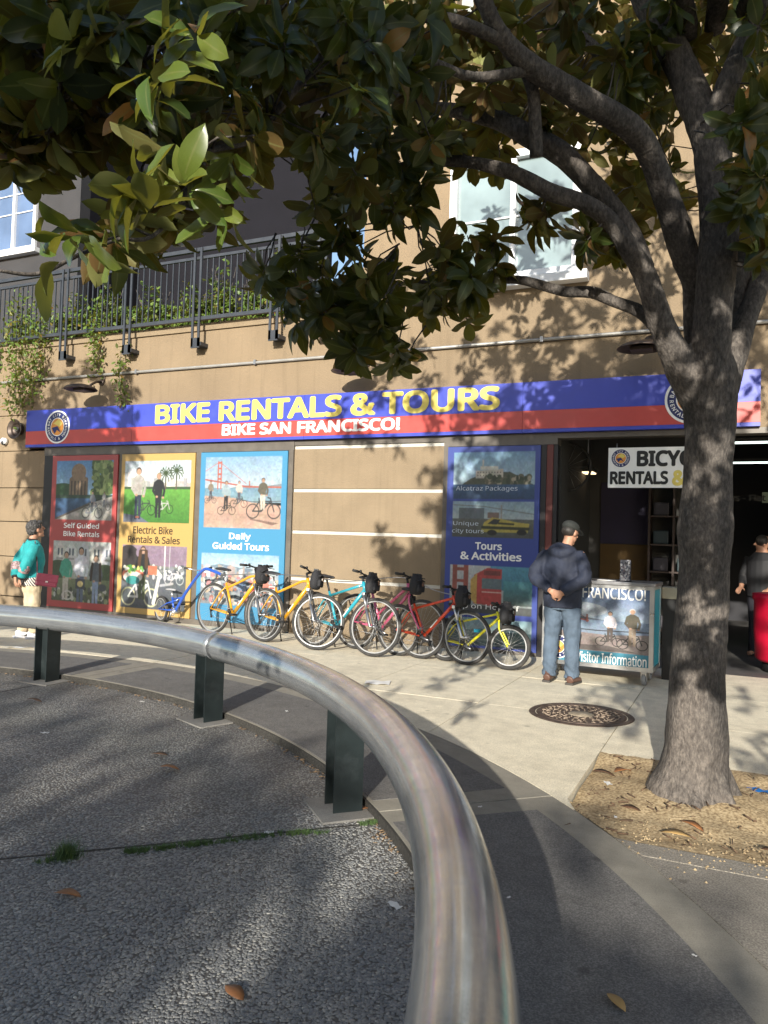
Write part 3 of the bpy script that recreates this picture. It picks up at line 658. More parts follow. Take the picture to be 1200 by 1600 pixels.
# header and storefront frame
bbox('header_beam', (-11.39, D-.02, 2.765), (-6.15, D+.2, 2.913), FRAMEM)
bbox('header_beam', (-6.148, D-.01, 2.834), (-3.732, D+.2, 2.913), FRAMEM)
bbox('header_beam', (-3.73, D-.02, 2.765), (-2.162, D+.2, 2.913), FRAMEM); bbox('header_beam', (-2.16, D-.02, 2.845), (6.5, D+.2, 2.913), FRAMEM)
def member(x0, x1, z0, z1, m, y0=D-.03, y1=D+.12): return bbox('window_frame', (x0, y0, z0), (x1, y1, z1), m)
member(-11.388, -11.14, 0, 2.763, BLACKFR, D-.01)
member(-9.605, -9.525, .02, 2.763, FRAMEM); member(-7.975, -7.865, .02, 2.763, FRAMEM); member(-6.235, -6.152, .02, 2.763, FRAMEM)
member(-3.728, -3.66, .0, 2.763, FRAMEM); member(-2.372, -2.30, 0, 2.763, BLACKFR); member(-2.298, -2.215, 0, 2.763, REDFR, D-.02); member(-2.213, -2.16, 0, 2.763, BLACKFR, D-.005)
bbox('window_sill', (-11.138, D-.045, 0), (-6.237, D+.1, .085), FRAMEM); bbox('window_sill', (-3.658, D-.045, 0), (-2.374, D+.1, .045), FRAMEM)
bbox('wall_backing', (-11.39, D+.13, 0), (-6.15, D+.2, 2.76), DARKWALL); bbox('wall_backing', (-3.73, D+.13, 0), (-2.3, D+.2, 2.76), DARKWALL)
# shop interior
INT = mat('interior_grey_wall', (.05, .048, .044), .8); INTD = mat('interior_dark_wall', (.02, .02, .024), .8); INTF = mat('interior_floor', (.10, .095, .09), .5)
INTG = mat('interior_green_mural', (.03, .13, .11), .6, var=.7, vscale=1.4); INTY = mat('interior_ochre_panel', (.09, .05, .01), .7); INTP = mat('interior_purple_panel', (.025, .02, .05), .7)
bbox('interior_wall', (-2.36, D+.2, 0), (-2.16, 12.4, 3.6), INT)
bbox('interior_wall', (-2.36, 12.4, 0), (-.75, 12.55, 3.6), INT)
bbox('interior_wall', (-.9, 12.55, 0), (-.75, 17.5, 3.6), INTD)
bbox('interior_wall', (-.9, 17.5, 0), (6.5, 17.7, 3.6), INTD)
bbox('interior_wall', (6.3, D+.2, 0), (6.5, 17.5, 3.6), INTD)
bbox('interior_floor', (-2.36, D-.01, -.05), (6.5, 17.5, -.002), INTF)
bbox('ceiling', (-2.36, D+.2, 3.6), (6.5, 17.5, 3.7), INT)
bbox('ceiling_beam', (-2.16, 11.3, 3.4), (6.3, 11.45, 3.6), INT)
bbox('wall_panel', (-1.98, 12.37, 1.5), (-1.26, 12.398, 2.45), INTP); bbox('wall_panel', (-1.98, 12.37, .2), (-1.26, 12.398, 1.49), INTY)
bbox('mural_wall', (1.0, 15.0, 0), (5.6, 15.1, 2.55), INTG)
bn = bbox('header_board', (.3, 12.9, 2.18), (5.0, 12.97, 2.34), mat('pale_green_board', (.16, .2, .15), .7))
mb = MB(); text_fit(mb, 'ws - Flat P', UY(1150, 768, 12.9).x-.12, UY(1203, 768, 12.9).x+.06, 2.205, 2.305, 12.896, bold=.03); mb.build('lettering', BLACKINK, bn)
bbox('outer_pier', (5.2, D-.02, 0), (6.5, D+.2, 2.76), STUCCO)

# upper windows
GLASS = mat('window_glass_reflecting_sky', (.20, .26, .27), .12, var=.35, vscale=1.2, spec=.9, coat=.3, rvar=.06)
GLASSD = mat('window_glass_blue', (.10, .15, .26), .1, var=.3, vscale=1.0, spec=.9, coat=.5, rvar=.05)
def window(par, x0, x1, z0, z1, Y, cols, bars, glass, fw=.1, sill=True, mull=.075):
    w = MB().box((x0, Y-.06, z0), (x0+fw, Y+.08, z1)).box((x1-fw, Y-.06, z0), (x1, Y+.08, z1)).box((x0+fw, Y-.06, z1-fw), (x1-fw, Y+.08, z1)).box((x0+fw, Y-.06, z0), (x1-fw, Y+.08, z0+fw)).build('window', WHITEFR, par)
    ww = (x1-x0-2*fw)/cols
    for c in range(cols):
        a = x0+fw+c*ww
        if c: MB().box((a-mull/2, Y-.045, z0+fw), (a+mull/2, Y+.08, z1-fw)).build('mullion', WHITEFR, w)
        zz = [z0+fw]+[z0+fw+(z1-z0-2*fw)*t for t in bars]+[z1-fw]
        for q, (p0, p1) in enumerate(zip(zz, zz[1:])):
            MB().box((a+(mull/2 if c else 0)+.001, Y+.03, p0+.012), (a+ww-(mull/2 if c < cols-1 else 0)-.001, Y+.045, p1-.012)).build('pane', glass, w)
            if q: MB().box((a+(mull/2 if c else 0)+.002, Y+.005, p0-.011), (a+ww-(mull/2 if c < cols-1 else 0)-.002, Y+.05, p0+.011)).build('glazing_bar', WHITEFR, w)
    if sill:
        MB().box((x0-.12, Y-.16, z0-.12), (x1+.12, Y+.02, z0-.003), 0, .01).build('sill', WHITEFR, w)
    return w
window(B, WX0, WX1, WZ0, WZ1, D-.01, 2, [.5], GLASS)
for xx in (WX0-.02,): pass
window(B, -3.05, -2.05, 8.5, 10.2, D-.01, 2, [.45], GLASS, sill=False)
bbox('curtain_wall', (WX0, D+.2, WZ0), (WX1, D+.28, WZ1), mat('pale_curtain', (.35, .38, .37), .9, var=.2)); bbox('curtain_wall', (-3.73, D+.2, 8.4), (WX1, D+.28, 10.2), mat('pale_curtain', 0))
jr = thing('balcony_railing', 'small dark railing across the highest window of the beige block', 'railing', (0, 0, 0))
for z in (8.25, 9.25): MB().tube([(-3.3, D+.01, z), (-3.3, D-.14, z), (-1.8, D-.14, z), (-1.8, D+.01, z)], .018, 6).build('rail', IRON, jr)
for i in range(13): MB().tube([(-3.28+i*.123, D-.14, 8.26), (-3.28+i*.123, D-.14, 9.24)], .008, 5).build('baluster', IRON, jr)

# grey house behind the terrace
G = thing('grey_house', 'grey stucco house with a white window behind the roof terrace', 'building', (0, 0, 0))
gx = UY(125, 330, 13).x
gw0, gw1 = UY(-30, 330, 13), UY(62, 385, 13)
gz0, gz1 = UY(62, 388, 13).z, UY(55, 262, 13).z
xa, xb = UY(-40, 330, 13).x, UY(60, 325, 13).x
for a, b in (((-24, 13, 4.6), (xa, 13.3, 12)), ((xb, 13, 4.6), (gx, 13.3, 12)), ((xa, 13, 4.6), (xb, 13.3, gz0)), ((xa, 13, gz1), (xb, 13.3, 12))):
    bbox('wall', a, b, GREYWALL, G)
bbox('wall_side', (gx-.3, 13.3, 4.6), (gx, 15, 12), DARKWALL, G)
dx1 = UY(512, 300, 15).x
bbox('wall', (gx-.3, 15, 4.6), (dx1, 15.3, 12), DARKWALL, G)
window(G, xa, xb, gz0, gz1, 12.99, 3, [.48, .74], GLASSD, fw=.09)
e0, e1 = UY(70, 20, 12.4), UY(0, 45, 12.4)
EW = mat('white_eaves', (.7, .7, .72), .5)
for i in range(5): bbox('eave_board', (-24, 12.2+i*.16, e0.z+.02*i), (gx+.25, 12.2+i*.16+.14, e0.z+.05+.02*i), EW, G)
bbox('gutter', (-24, 12.08, e0.z-.09), (gx+.3, 12.19, e0.z+.03), mat('dark_gutter', (.04, .045, .08), .5), G)
bbox('roof', (-24, 12.2, e0.z+.2), (gx+.3, 16, e0.z+.3), DARKWALL, G)
bbox('interior_wall', (xa-.2, 13.32, gz0-.2), (xb+.2, 13.4, gz1+.2), DARKWALL, G)

# ---------------------------------------------------------------- terrace railing
rl = thing('terrace_railing', 'dark grey metal railing with paired posts along the roof terrace', 'railing', (0, 0, 0))
RY = D-.16; ZT, ZS, ZB = 6.02, 5.885, 4.90
for z, r in ((ZT, .03), (ZS, .022), (ZB, .028)): MB().box((XL, RY-r, z-r), (-5.2, RY+r, z+r)).build('rail', IRON, rl)
post_x = [UY(x, 500, RY).x for x in (-10, 103, 202, 309, 430)]
post_x = [post_x[0]-1.45]+post_x+[post_x[-1]+.82]
for x in post_x:
    for s in (-.062, .062):
        mb = MB().box((x+s-.02, RY-.055, 4.44 if x < -5.6 else ZB), (x+s+.02, RY-.015-.018, ZT+.02)); mb.build('post', IRON, rl)
    if x < -5.6:
        MB().box((x-.1, RY-.03, 4.46), (x+.1, D+.002, 4.52)).box((x-.082, RY-.055, 4.42), (x+.082, RY-.03, 4.58)).build('bracket', IRON, rl)
bal = MB().box((-.009, -.009, ZB+.03), (.009, .009, ZS-.024)).mesh('baluster', IRON)
for a, b in zip(post_x, post_x[1:]):
    k = max(2, round((b-a-.2)/.118))
    for i in range(k):
        link('baluster', bal, rl).location = (a+.1+(b-a-.2)*(i+.5)/k, RY, 0)
# ---------------------------------------------------------------- the long shop sign
sg = thing('shop_sign', 'long blue and red shop sign lettered BIKE RENTALS & TOURS above the storefront', 'sign', (0, 0, 0))
SY = D-.09
sx = [-11.80, -9.30, -5.95, -2.62, .2]
for a, b in zip(sx, sx[1:]):
    MB().box((a+.002, SY, 3.208), (b-.002, D-.002, 3.585)).build('blue_panel', SIGNBLUE, sg)
    MB().box((a+.002, SY, 2.965), (b-.002, D-.002, 3.206)).build('red_panel', SIGNRED, sg)
    MB().box((a+.002, SY, 2.918), (b-.002, D-.002, 2.963)).build('blue_strip', SIGNBLUE, sg)
def S(x, y): p = UY(x, y, SY); return p.x, p.z
mb = MB(); x0, x1 = S(243, 640)[0], S(781, 640)[0]
text_fit(mb, 'BIKE RENTALS & TOURS', x0, x1, 3.236, 3.562, SY-.004, bold=.045); mb.build('lettering', SIGNYEL, sg)
mb = MB(); text_fit(mb, 'BIKE SAN FRANCISCO!', S(347, 672)[0], S(625, 672)[0], 3.008, 3.19, SY-.004, bold=.045); mb.build('lettering', SIGNWHITE, sg)
for cx in (S(90, 668)[0], S(1037.6, 640)[0]+.30):
    mb = MB(); logo(mb, cx, 3.265, .295, SY-.004); mb.build('emblem', LOGO_MATS, sg)

# ---------------------------------------------------------------- posters in the storefront
PY = D-.052
def poster(label, mname, X0, X1, Z0, Z1, border, tops, texts, ink, grp=None):
    t = thing('window_poster', label, 'poster', (0, 0, 0))
    m = poster_pic(mname, border, tops)
    edge = mat('poster_edge_'+mname, tuple(q*.55 for q in lin(border)), .5)
    MB().box((X0, PY+.002, Z0), (X1, PY+.03, Z1)).build('backing', edge, t)
    quad_uv('print', [(X0, PY, Z0), (X1, PY, Z0), (X1, PY, Z1), (X0, PY, Z1)], m, t)
    for (s, u0, u1, v0, v1, inkm, bold) in texts:
        mb = MB(); text_fit(mb, s, X0+(X1-X0)*u0, X0+(X1-X0)*u1, Z1-(Z1-Z0)*v1, Z1-(Z1-Z0)*v0, PY-.003, bold=bold); mb.build('lettering', inkm, t)
    return t
poster('red bordered poster reading Self Guided Bike Rentals with three people below', 'print_red', -11.135, -9.608, .09, 2.755, 'cf3a38',
       [(.07, .035, .94, .425, scene_palace), (.07, .565, .95, .96, scene_three)],
       [('Self Guided', .22, .76, .443, .478, SIGNWHITE, .02), ('Bike Rentals', .22, .77, .497, .532, SIGNWHITE, .02)], SIGNWHITE)
poster('yellow bordered poster reading Electric Bike Rentals & Sales', 'print_yellow', -9.522, -7.978, .09, 2.755, 'e2b34c',
       [(.05, .045, .95, .43, scene_park), (.06, .572, .94, .965, scene_ebike)],
       [('Electric Bike', .2, .74, .452, .5, BROWNINK, .02), ('Rentals & Sales', .13, .84, .512, .558, BROWNINK, .02)], BROWNINK)
poster('bright blue bordered poster reading Daily Guided Tours behind the yellow bikes', 'print_blue', -7.862, -6.238, .09, 2.755, '159fd6',
       [(.06, .03, .945, .45, scene_bridge), (.05, .6, .945, .9, scene_skyline)],
       [('Daily', .37, .62, .475, .525, SIGNWHITE, .025), ('Guided Tours', .18, .83, .533, .575, SIGNWHITE, .025)], SIGNWHITE)
poster('dark blue poster reading Tours & Activities beside the shop entrance', 'print_tours', -3.657, -2.375, .05, 2.755, '2347b4',
       [(.07, .03, .95, .265, scene_island), (.07, .275, .95, .455, scene_boatcar), (.06, .595, .95, .83, scene_bus), (.05, .855, .95, .99, scene_boat)],
       [('Alcatraz Packages', .1, .77, .197, .228, GREYINK, 0), ('Unique', .08, .36, .375, .402, GREYINK, 0), ('city tours', .07, .42, .412, .44, GREYINK, 0),
        ('Tours', .33, .62, .478, .515, SIGNWHITE, .03), ('& Activities', .17, .83, .526, .566, SIGNWHITE, .03), ('Hop on Hop off', .08, .82, .782, .815, SIGNWHITE, .0)], SIGNWHITE)

# ---------------------------------------------------------------- wall lamps
def lamp(px, py, label, stem):
    c = UY(px, py, D-.42); t = thing('wall_lamp', label, 'lamp', (c.x, D-.42, c.z), group=None)
    mb = MB(); n = 28; prof = [(0, .075), (.3, .068), (.62, .045), (.85, .012), (1, -.03), (.97, -.038), (.8, -.012), (.5, .02), (0, .04)]
    for i, (r, z) in enumerate(prof):
        for k in range(n):
            a = 2*math.pi*k/n; mb.v.append((.285*r*math.cos(a), .27*r*math.sin(a)*(1.0), z*.9))
    for i in range(len(prof)-1):
        for k in range(n): mb.f.append((i*n+k, i*n+(k+1) % n, (i+1)*n+(k+1) % n, (i+1)*n+k)); mb.m.append(0); mb.sm.append(True)
    mb.build('lamp_shade', LAMPM, t)
    MB().box((-.13, -.05, -.05), (.13, .2, .0), 0, .015).build('lamp_housing', LAMPM, t)
    MB().tube([(.05, .12, .04), (.05, .2, .1), (.05, .3, .16), (.05, .42, .17)], .022, 8).lathe([(.0, .40), (.06, .405), (.06, .43), (0, .43)], 14, 0, 'Y', c=(.05, 0, .17)).build('lamp_arm', LAMPM, t)
    MB().tube([(.12, .405, .17), (.12, .405, 4.15-c.z)], .012, 6).build('lamp_conduit', LAMPM, t)
    return t
lamp(126, 606, 'bronze wall lamp above the left end of the sign, under hanging vines', 1)
lamp(548, 577, 'bronze wall lamp above the word TOURS, half hidden by leaves', 1)
lamp(1002, 541, 'bronze wall lamp in the tree shade left of the trunk fork', 1)
# camera and round horn on the left pier
p = UY(10, 690, D); t = thing('security_camera', 'small white dome security camera on the shaded left pier', 'camera', (p.x, D, p.z))
MB().ball((0, -.06, -.03), .045, 12, 8).build('dome', BLACKPL, t); MB().lathe([(0, -.09), (.062, -.085), (.065, -.02), (.05, 0), (0, 0)], 18, 0, 'Y').build('housing', WHITEFR, t)
p = UY(32, 672, D); t = thing('round_horn', 'round dark horn speaker beside the left end of the sign', 'speaker', (p.x, D, p.z))
MB().lathe([(0.10, -.0), (.10, -.09), (.175, -.13), (.185, -.14), (.165, -.135), (.07, -.06), (0, -.05)], 24, 0, 'Y').build('horn', LAMPM, t); MB().ball((0, -.07, 0), (.05, .05, .05), 12, 8).build('horn_centre', STEEL, t)

# ---------------------------------------------------------------- hanging sign in the doorway
HY = 10.05
a, b = UY(951, 700, HY), UY(949, 762, HY); hz1, hz0 = a.z, b.z; hx0 = a.x; hx1 = hx0+1.32
hs = thing('hanging_sign', 'white board reading BICYCLE RENTALS & hanging in the shop doorway behind the trunk', 'sign', (0, 0, 0))
MB().box((hx0, HY, hz0), (hx1, HY+.03, hz1)).build('board', SIGNWHITE, hs)
def HS(x, y): p = UY(x, y, HY-.004); return p.x, p.z
mb = MB(); text_fit(mb, 'BICYCLE', HS(995, 715)[0], hx1-.08, HS(1000, 729)[1], HS(1000, 704)[1], HY-.004, bold=.05); mb.build('lettering', BLACKINK, hs); mb = MB(); text_fit(mb, 'RENTALS', HS(953, 748)[0], HS(1044, 748)[0], HS(1000, 757)[1], HS(1000, 736)[1], HY-.004, bold=.05); mb.build('lettering', BLACKINK, hs)
mb = MB(); text_fit(mb, '&', HS(1050, 748)[0], HS(1050, 748)[0]+.17, HS(1000, 759)[1], HS(1000, 735)[1], HY-.004, bold=.05); mb.build('lettering', SIGNYEL, hs)
mb = MB(); c = HS(970, 716); logo(mb, c[0], c[1], .125, HY-.004); mb.build('emblem', LOGO_MATS, hs)
MB().tube([(hx0+.1, HY+.015, hz1), (hx0+.1, HY+.015, 2.77)], .006, 5).tube([(hx1-.1, HY+.015, hz1), (hx1-.1, HY+.015, 2.77)], .006, 5).build('hanger', STEEL, hs)

# ---------------------------------------------------------------- visitor information cart
A0, A1 = UG(1020, 1052, .15), UG(846, 1034, .15)
ca = math.atan2(A0.y-A1.y, A0.x-A1.x); cw = (A0-A1).length
ch0, ch1, cdp = .15, 1.09, .55
ct = thing('information_cart', 'wheeled visitor information cart with a bridge picture in the shop doorway', 'cart', (A1.x, A1.y, 0), ca)
TEALP = mat('teal_print', (.01, .28, .36), .4)
cartpic = Pic(460, 400); cartpic.rect(0, 0, 1, 1, '2f5c9a'); sub(cartpic, 0.0, 0.0, 1.0, .86, scene_cart); cartpic.rect(0, .84, 1, 1, '1a9ab8')
CM = cartpic.finish('print_cart')
MB().box((.03, .03, ch0+.03), (cw-.03, cdp-.03, ch1-.02)).build('cart_body', mat('cart_grey_body', (.25, .25, .26), .5), ct)
quad_uv('print', [(.04, .012, ch0+.045), (cw-.04, .012, ch0+.045), (cw-.04, .012, ch1-.075), (.04, .012, ch1-.075)], CM, ct)
MB().box((cw-.028, .04, ch0+.045), (cw-.012, cdp-.04, ch1-.06)).build('side_print', TEALP, ct)
mb = MB()
for x in (0, cw-.045): mb.box((x, 0, ch0), (x+.045, .04, ch1-.04)); mb.box((x, cdp-.04, ch0), (x+.045, cdp, ch1-.04))
mb.box((.045, .0, ch0), (cw-.045, .03, ch0+.045)); mb.box((.045, 0, ch1-.075), (cw-.045, .03, ch1-.04)); mb.box((cw-.04, .04, ch0), (cw-.003, cdp-.04, ch0+.04)); mb.box((cw-.04, .04, ch1-.075), (cw-.003, cdp-.04, ch1-.04))
mb.build('cart_frame', ALU, ct)
MB().box((-.015, -.02, ch1-.038), (cw+.015, cdp+.01, ch1), 0, .005).build('cart_top', STEEL, ct)
def CT(px, py): # photo point -> cart front (u, z)
    d = ray(px, py); n_ = Vector((-math.sin(ca), math.cos(ca), 0)); tt = (n_.x*A1.x+n_.y*A1.y)/(n_.x*d[0]+n_.y*d[1])
    P = Vector((d[0]*tt, d[1]*tt, d[2]*tt+CAM_H)); u = (P.x-A1.x)*math.cos(ca)+(P.y-A1.y)*math.sin(ca); return u, P.z
u1, z1 = CT(1009, 936); _, z0 = CT(960, 940); zt = CT(960, 917)[1]
mb = MB(); text_fit(mb, 'SAN FRANCISCO!', CT(872, 930)[0], u1, zt-.135, zt-.005, .008, bold=.01); mb.build('lettering', SIGNWHITE, ct); mb = MB(); text_fit(mb, 'Visitor Information', CT(900, 1030)[0], CT(1010, 1035)[0], CT(955, 1041)[1]+.02, CT(955, 1021)[1], .008, bold=.01); mb.build('lettering', SIGNWHITE, ct)
mb = MB(); u, z = CT(872, 1010); logo(mb, u, z, .13, .009); mb.build('emblem', LOGO_MATS, ct)
for x in (.08, cw-.1):
    for y in (.08, cdp-.08):
        c = link('caster', MB().lathe([(.02, -.02), (.06, -.02), (.066, -.012), (.066, .012), (.06, .02), (.02, .02)], 18, 0, 'X', c=(0, 0, .066)).mesh('caster', mat('grey_caster_tyre', (.25, .25, .25), .6)), ct); c.location = (x, y, 0)
        MB().box((-.03, -.035, .1), (.03, .035, ch0)).box((-.03, -.03, .05), (-.024, .03, .11)).box((.024, -.03, .05), (.03, .03, .11)).build('caster_fork', ALU, c)
# things lying on the cart
def ON(u, v): return (A1.x+u*math.cos(ca)-v*math.sin(ca), A1.y+u*math.sin(ca)+v*math.cos(ca), ch1)
u = CT(974, 895)[0]
bh = thing('brochure_holder', 'small stand of folded brochures on top of the information cart', 'brochure stand', ON(u, .12), ca)
BR = Pic(60, 100); BR.rect(0, 0, 1, 1, '8d8a90'); BR.speck(0, 0, 1, 1, ['2c2a33', 'd8d6d4', '5b4a55', 'b8b0b4', '3c4660'], 90, .09, 3)
brm = BR.finish('print_brochure'); quad_uv('brochure', [(-.055, -.02, .01), (.055, -.02, .01), (.055, .0, .235), (-.055, .0, .235)], brm, bh)
MB().box((-.06, -.016, 0), (.06, .06, .012)).box((-.056, .004, .012), (.056, .03, .225)).build('stand', BLACKPL, bh)
tag(MB().box((-.1, -.06, 0), (.1, .06, .004)).build('leaflet', SIGNWHITE), 'white leaflet lying flat on the cart top', 'leaflet').location = ON(CT(958, 903)[0]-.1, .2)
tb = thing('tissue_box', 'pale box sticking out behind the right end of the information cart', 'box', (0, 0, 0))
q = ON(cw+.02, cdp+.03); MB().box((q[0]-.02, q[1]+.0, .90), (q[0]+.15, q[1]+.2, 1.03), 0, .01).build('box_body', mat('pale_wood_stand', (.30, .27, .2), .6), tb); MB().box((q[0]-.01, q[1]+.01, 0), (q[0]+.14, q[1]+.19, .899)).build('pedestal', BLACKPL, tb)

# ---------------------------------------------------------------- inside the shop
WARM = mat('warm_light_panel', (1, .72, .42), .5, emit=1.6); COOL = mat('cool_light_tube', (.80, .95, .88), .5, emit=1.5)
def ceil_light(px0, px1, py, Y, label, m, dp=.3):
    a, b = UY(px0, py, Y), UY(px1, py, Y); t = thing('ceiling_light', label, 'ceiling light', (a.x, Y, a.z))
    MB().box((0, 0, 0), (b.x-a.x, dp, .02)).build('diffuser', m, t); MB().box((-.02, -.02, .021), (b.x-a.x+.02, dp+.02, .07)).build('housing', INT, t)
    zt = 3.6-a.z
    if zt > .08: MB().tube([(.1, dp/2, .07), (.1, dp/2, zt)], .01, 5).tube([(b.x-a.x-.1, dp/2, .07), (b.x-a.x-.1, dp/2, zt)], .01, 5).build('hanger', STEEL, t)
ceil_light(878, 926, 739, 11.7, 'warm ceiling light inside the shop left of the hanging sign', WARM, .3)
ceil_light(928, 972, 763, 15.2, 'white ceiling light just under the hanging sign', COOL, .9)
ceil_light(1120, 1235, 693, 11.8, 'upper long fluorescent tube right of the trunk', COOL, .1)
ceil_light(1120, 1240, 724, 13.8, 'lower long fluorescent tube right of the trunk', COOL, .1)
# shelf of panes behind the cart
sh = thing('shop_shelf', 'tall dark shelf with square bays on the shop back wall', 'shelf', (-1.24, 12.0, 0))
SHM = mat('shelf_wood', (.035, .02, .014), .6); mb = MB()
for i in range(3): MB().box((.02+i*.34-.014, 0, 0), (.02+i*.34+.014, .34, 2.4)).build('upright', SHM, sh)
for z in (.25, .7, 1.1, 1.5, 1.92, 2.38):
    for i in range(2): MB().box((.035+i*.34, 0, z-.012), (.345+i*.34, .33, z+.012)).build('shelf', SHM, sh)
for k, (i, z) in enumerate(((0, .262), (1, .712), (0, 1.112), (1, 1.112), (1, 1.512), (0, 1.512), (0, 1.932))):
    tag(MB().box((-1.24+.07+i*.34, 12.08, z), (-1.24+.29+i*.34, 12.25, z+.2), 0, .02).build('stock_box', [mat('stock_box_a', (.03, .026, .035), .6), mat('stock_box_b', (.016, .03, .035), .6)][k % 2]), f'{["dark", "teal"][k % 2]} stock box in the {["left", "right"][i]} column of the shop shelf, {["bottom", "second", "third", "third", "fourth", "fourth", "top"][k]} bay', 'box')
# counter and red display at the right
cn = thing('shop_counter', 'brown wooden counter inside the shop right of the trunk', 'counter', (0, 0, 0)); q = UG(1150, 985)
WOOD = mat('counter_wood', (.12, .06, .025), .5)
MB().box((.32, 12.6, 0), (.72, 13.3, .9)).build('cabinet', WOOD, cn); MB().box((.27, 12.55, .9), (1.5, 13.35, .95)).build('counter_top', WOOD, cn)
for z in (.3, .6): MB().box((.74, 12.62, z), (1.46, 13.3, z+.03)).build('shelf', WOOD, cn)
MB().box((1.47, 12.6, 0), (1.5, 13.3, .9)).build('side_panel', WOOD, cn)
RB = thing('red_barrel_display', 'red round display drum inside the entrance at the right edge', 'drum', (.52, 10.62, 0))
REDP = mat('glossy_red_plastic', (.45, .006, .03), .35)
MB().lathe([(0, .12), (.29, .12), (.33, .16), (.35, .5), (.35, .85), (.37, .88), (.37, .94), (.3, .95), (0, .95)], 28).build('drum_body', REDP, RB)
MB().lathe([(0, 0), (.25, 0), (.25, .119), (0, .119)], 20).build('drum_foot', BLACKPL, RB)
# hanging bicycle wheel and dark stock on the side wall
hw = thing('wheel_display', 'dark bicycle wheel hung high inside the entrance by the left wall', 'bicycle wheel', (UY(885, 730, 10.7).x, 10.7, UY(885, 730, 10.7).z))
mb = MB(); mb.lathe([(.33+.018*math.cos(a), .018*math.sin(a)) for a in np.arange(0, 6.28, .785)], 36, 0, 'Y', True); mb.build('tyre', RUBBER, hw)
mb = MB()
for k in range(16): a = k*math.pi/8; mb.tube([(.02*math.cos(a), 0, .02*math.sin(a)), (.315*math.cos(a), 0, .315*math.sin(a))], .002, 3)
mb.build('spokes', SPOKE, hw, kind='stuff'); MB().lathe([(.0, -.04), (.025, -.04), (.025, .04), (0, .04)], 10, 0, 'Y').build('hub', STEEL, hw)
MB().tube([(0, 0, .33), (0, 0, 3.6-hw.location.z)], .006, 4).build('hook', STEEL, hw)
# dark plants on the counter behind the cart
# ---------------------------------------------------------------- bicycles
def paint(n, c): return mat('bike_paint_'+n, c, .3, .0, var=.05, coat=.6)
def make_wheel(R, tw, parent, name_rim=STEEL, n=44, rimm=RIM, y=0.0):
    rr = R-tw*1.9
    w = MB().lathe([(rr-.012, -.011), (rr+.012, -.012), (rr+.012, .012), (rr-.012, .011)], n, 0, 'Y', True, smooth=False).build('wheel', rimm, parent)
    rt = R-tw
    MB().lathe([(rt+tw*math.cos(a)*1.0, tw*math.sin(a)) for a in np.linspace(0, 2*math.pi, 10, endpoint=False)], n, 0, 'Y', True).build('tyre', RUBBER, w)
    mb = MB(); ns = 28
    for k in range(ns):
        a = 2*math.pi*k/ns; b = a+(.5 if k % 2 else -.5); s = (.026 if k % 4 < 2 else -.026)
        mb.tube([(.022*math.cos(b), s, .022*math.sin(b)), ((rr-.01)*math.cos(a), 0, (rr-.01)*math.sin(a))], .0012, 3, caps=False)
    mb.build('spokes', SPOKE, w, kind='stuff')
    MB().lathe([(0, -.05), (.012, -.05), (.014, -.032), (.026, -.03), (.026, -.022), (.015, -.018), (.015, .018), (.026, .022), (.026, .03), (.014, .032), (.012, .05), (0, .05)], 12, 0, 'Y').build('hub', STEEL, w)
    return w
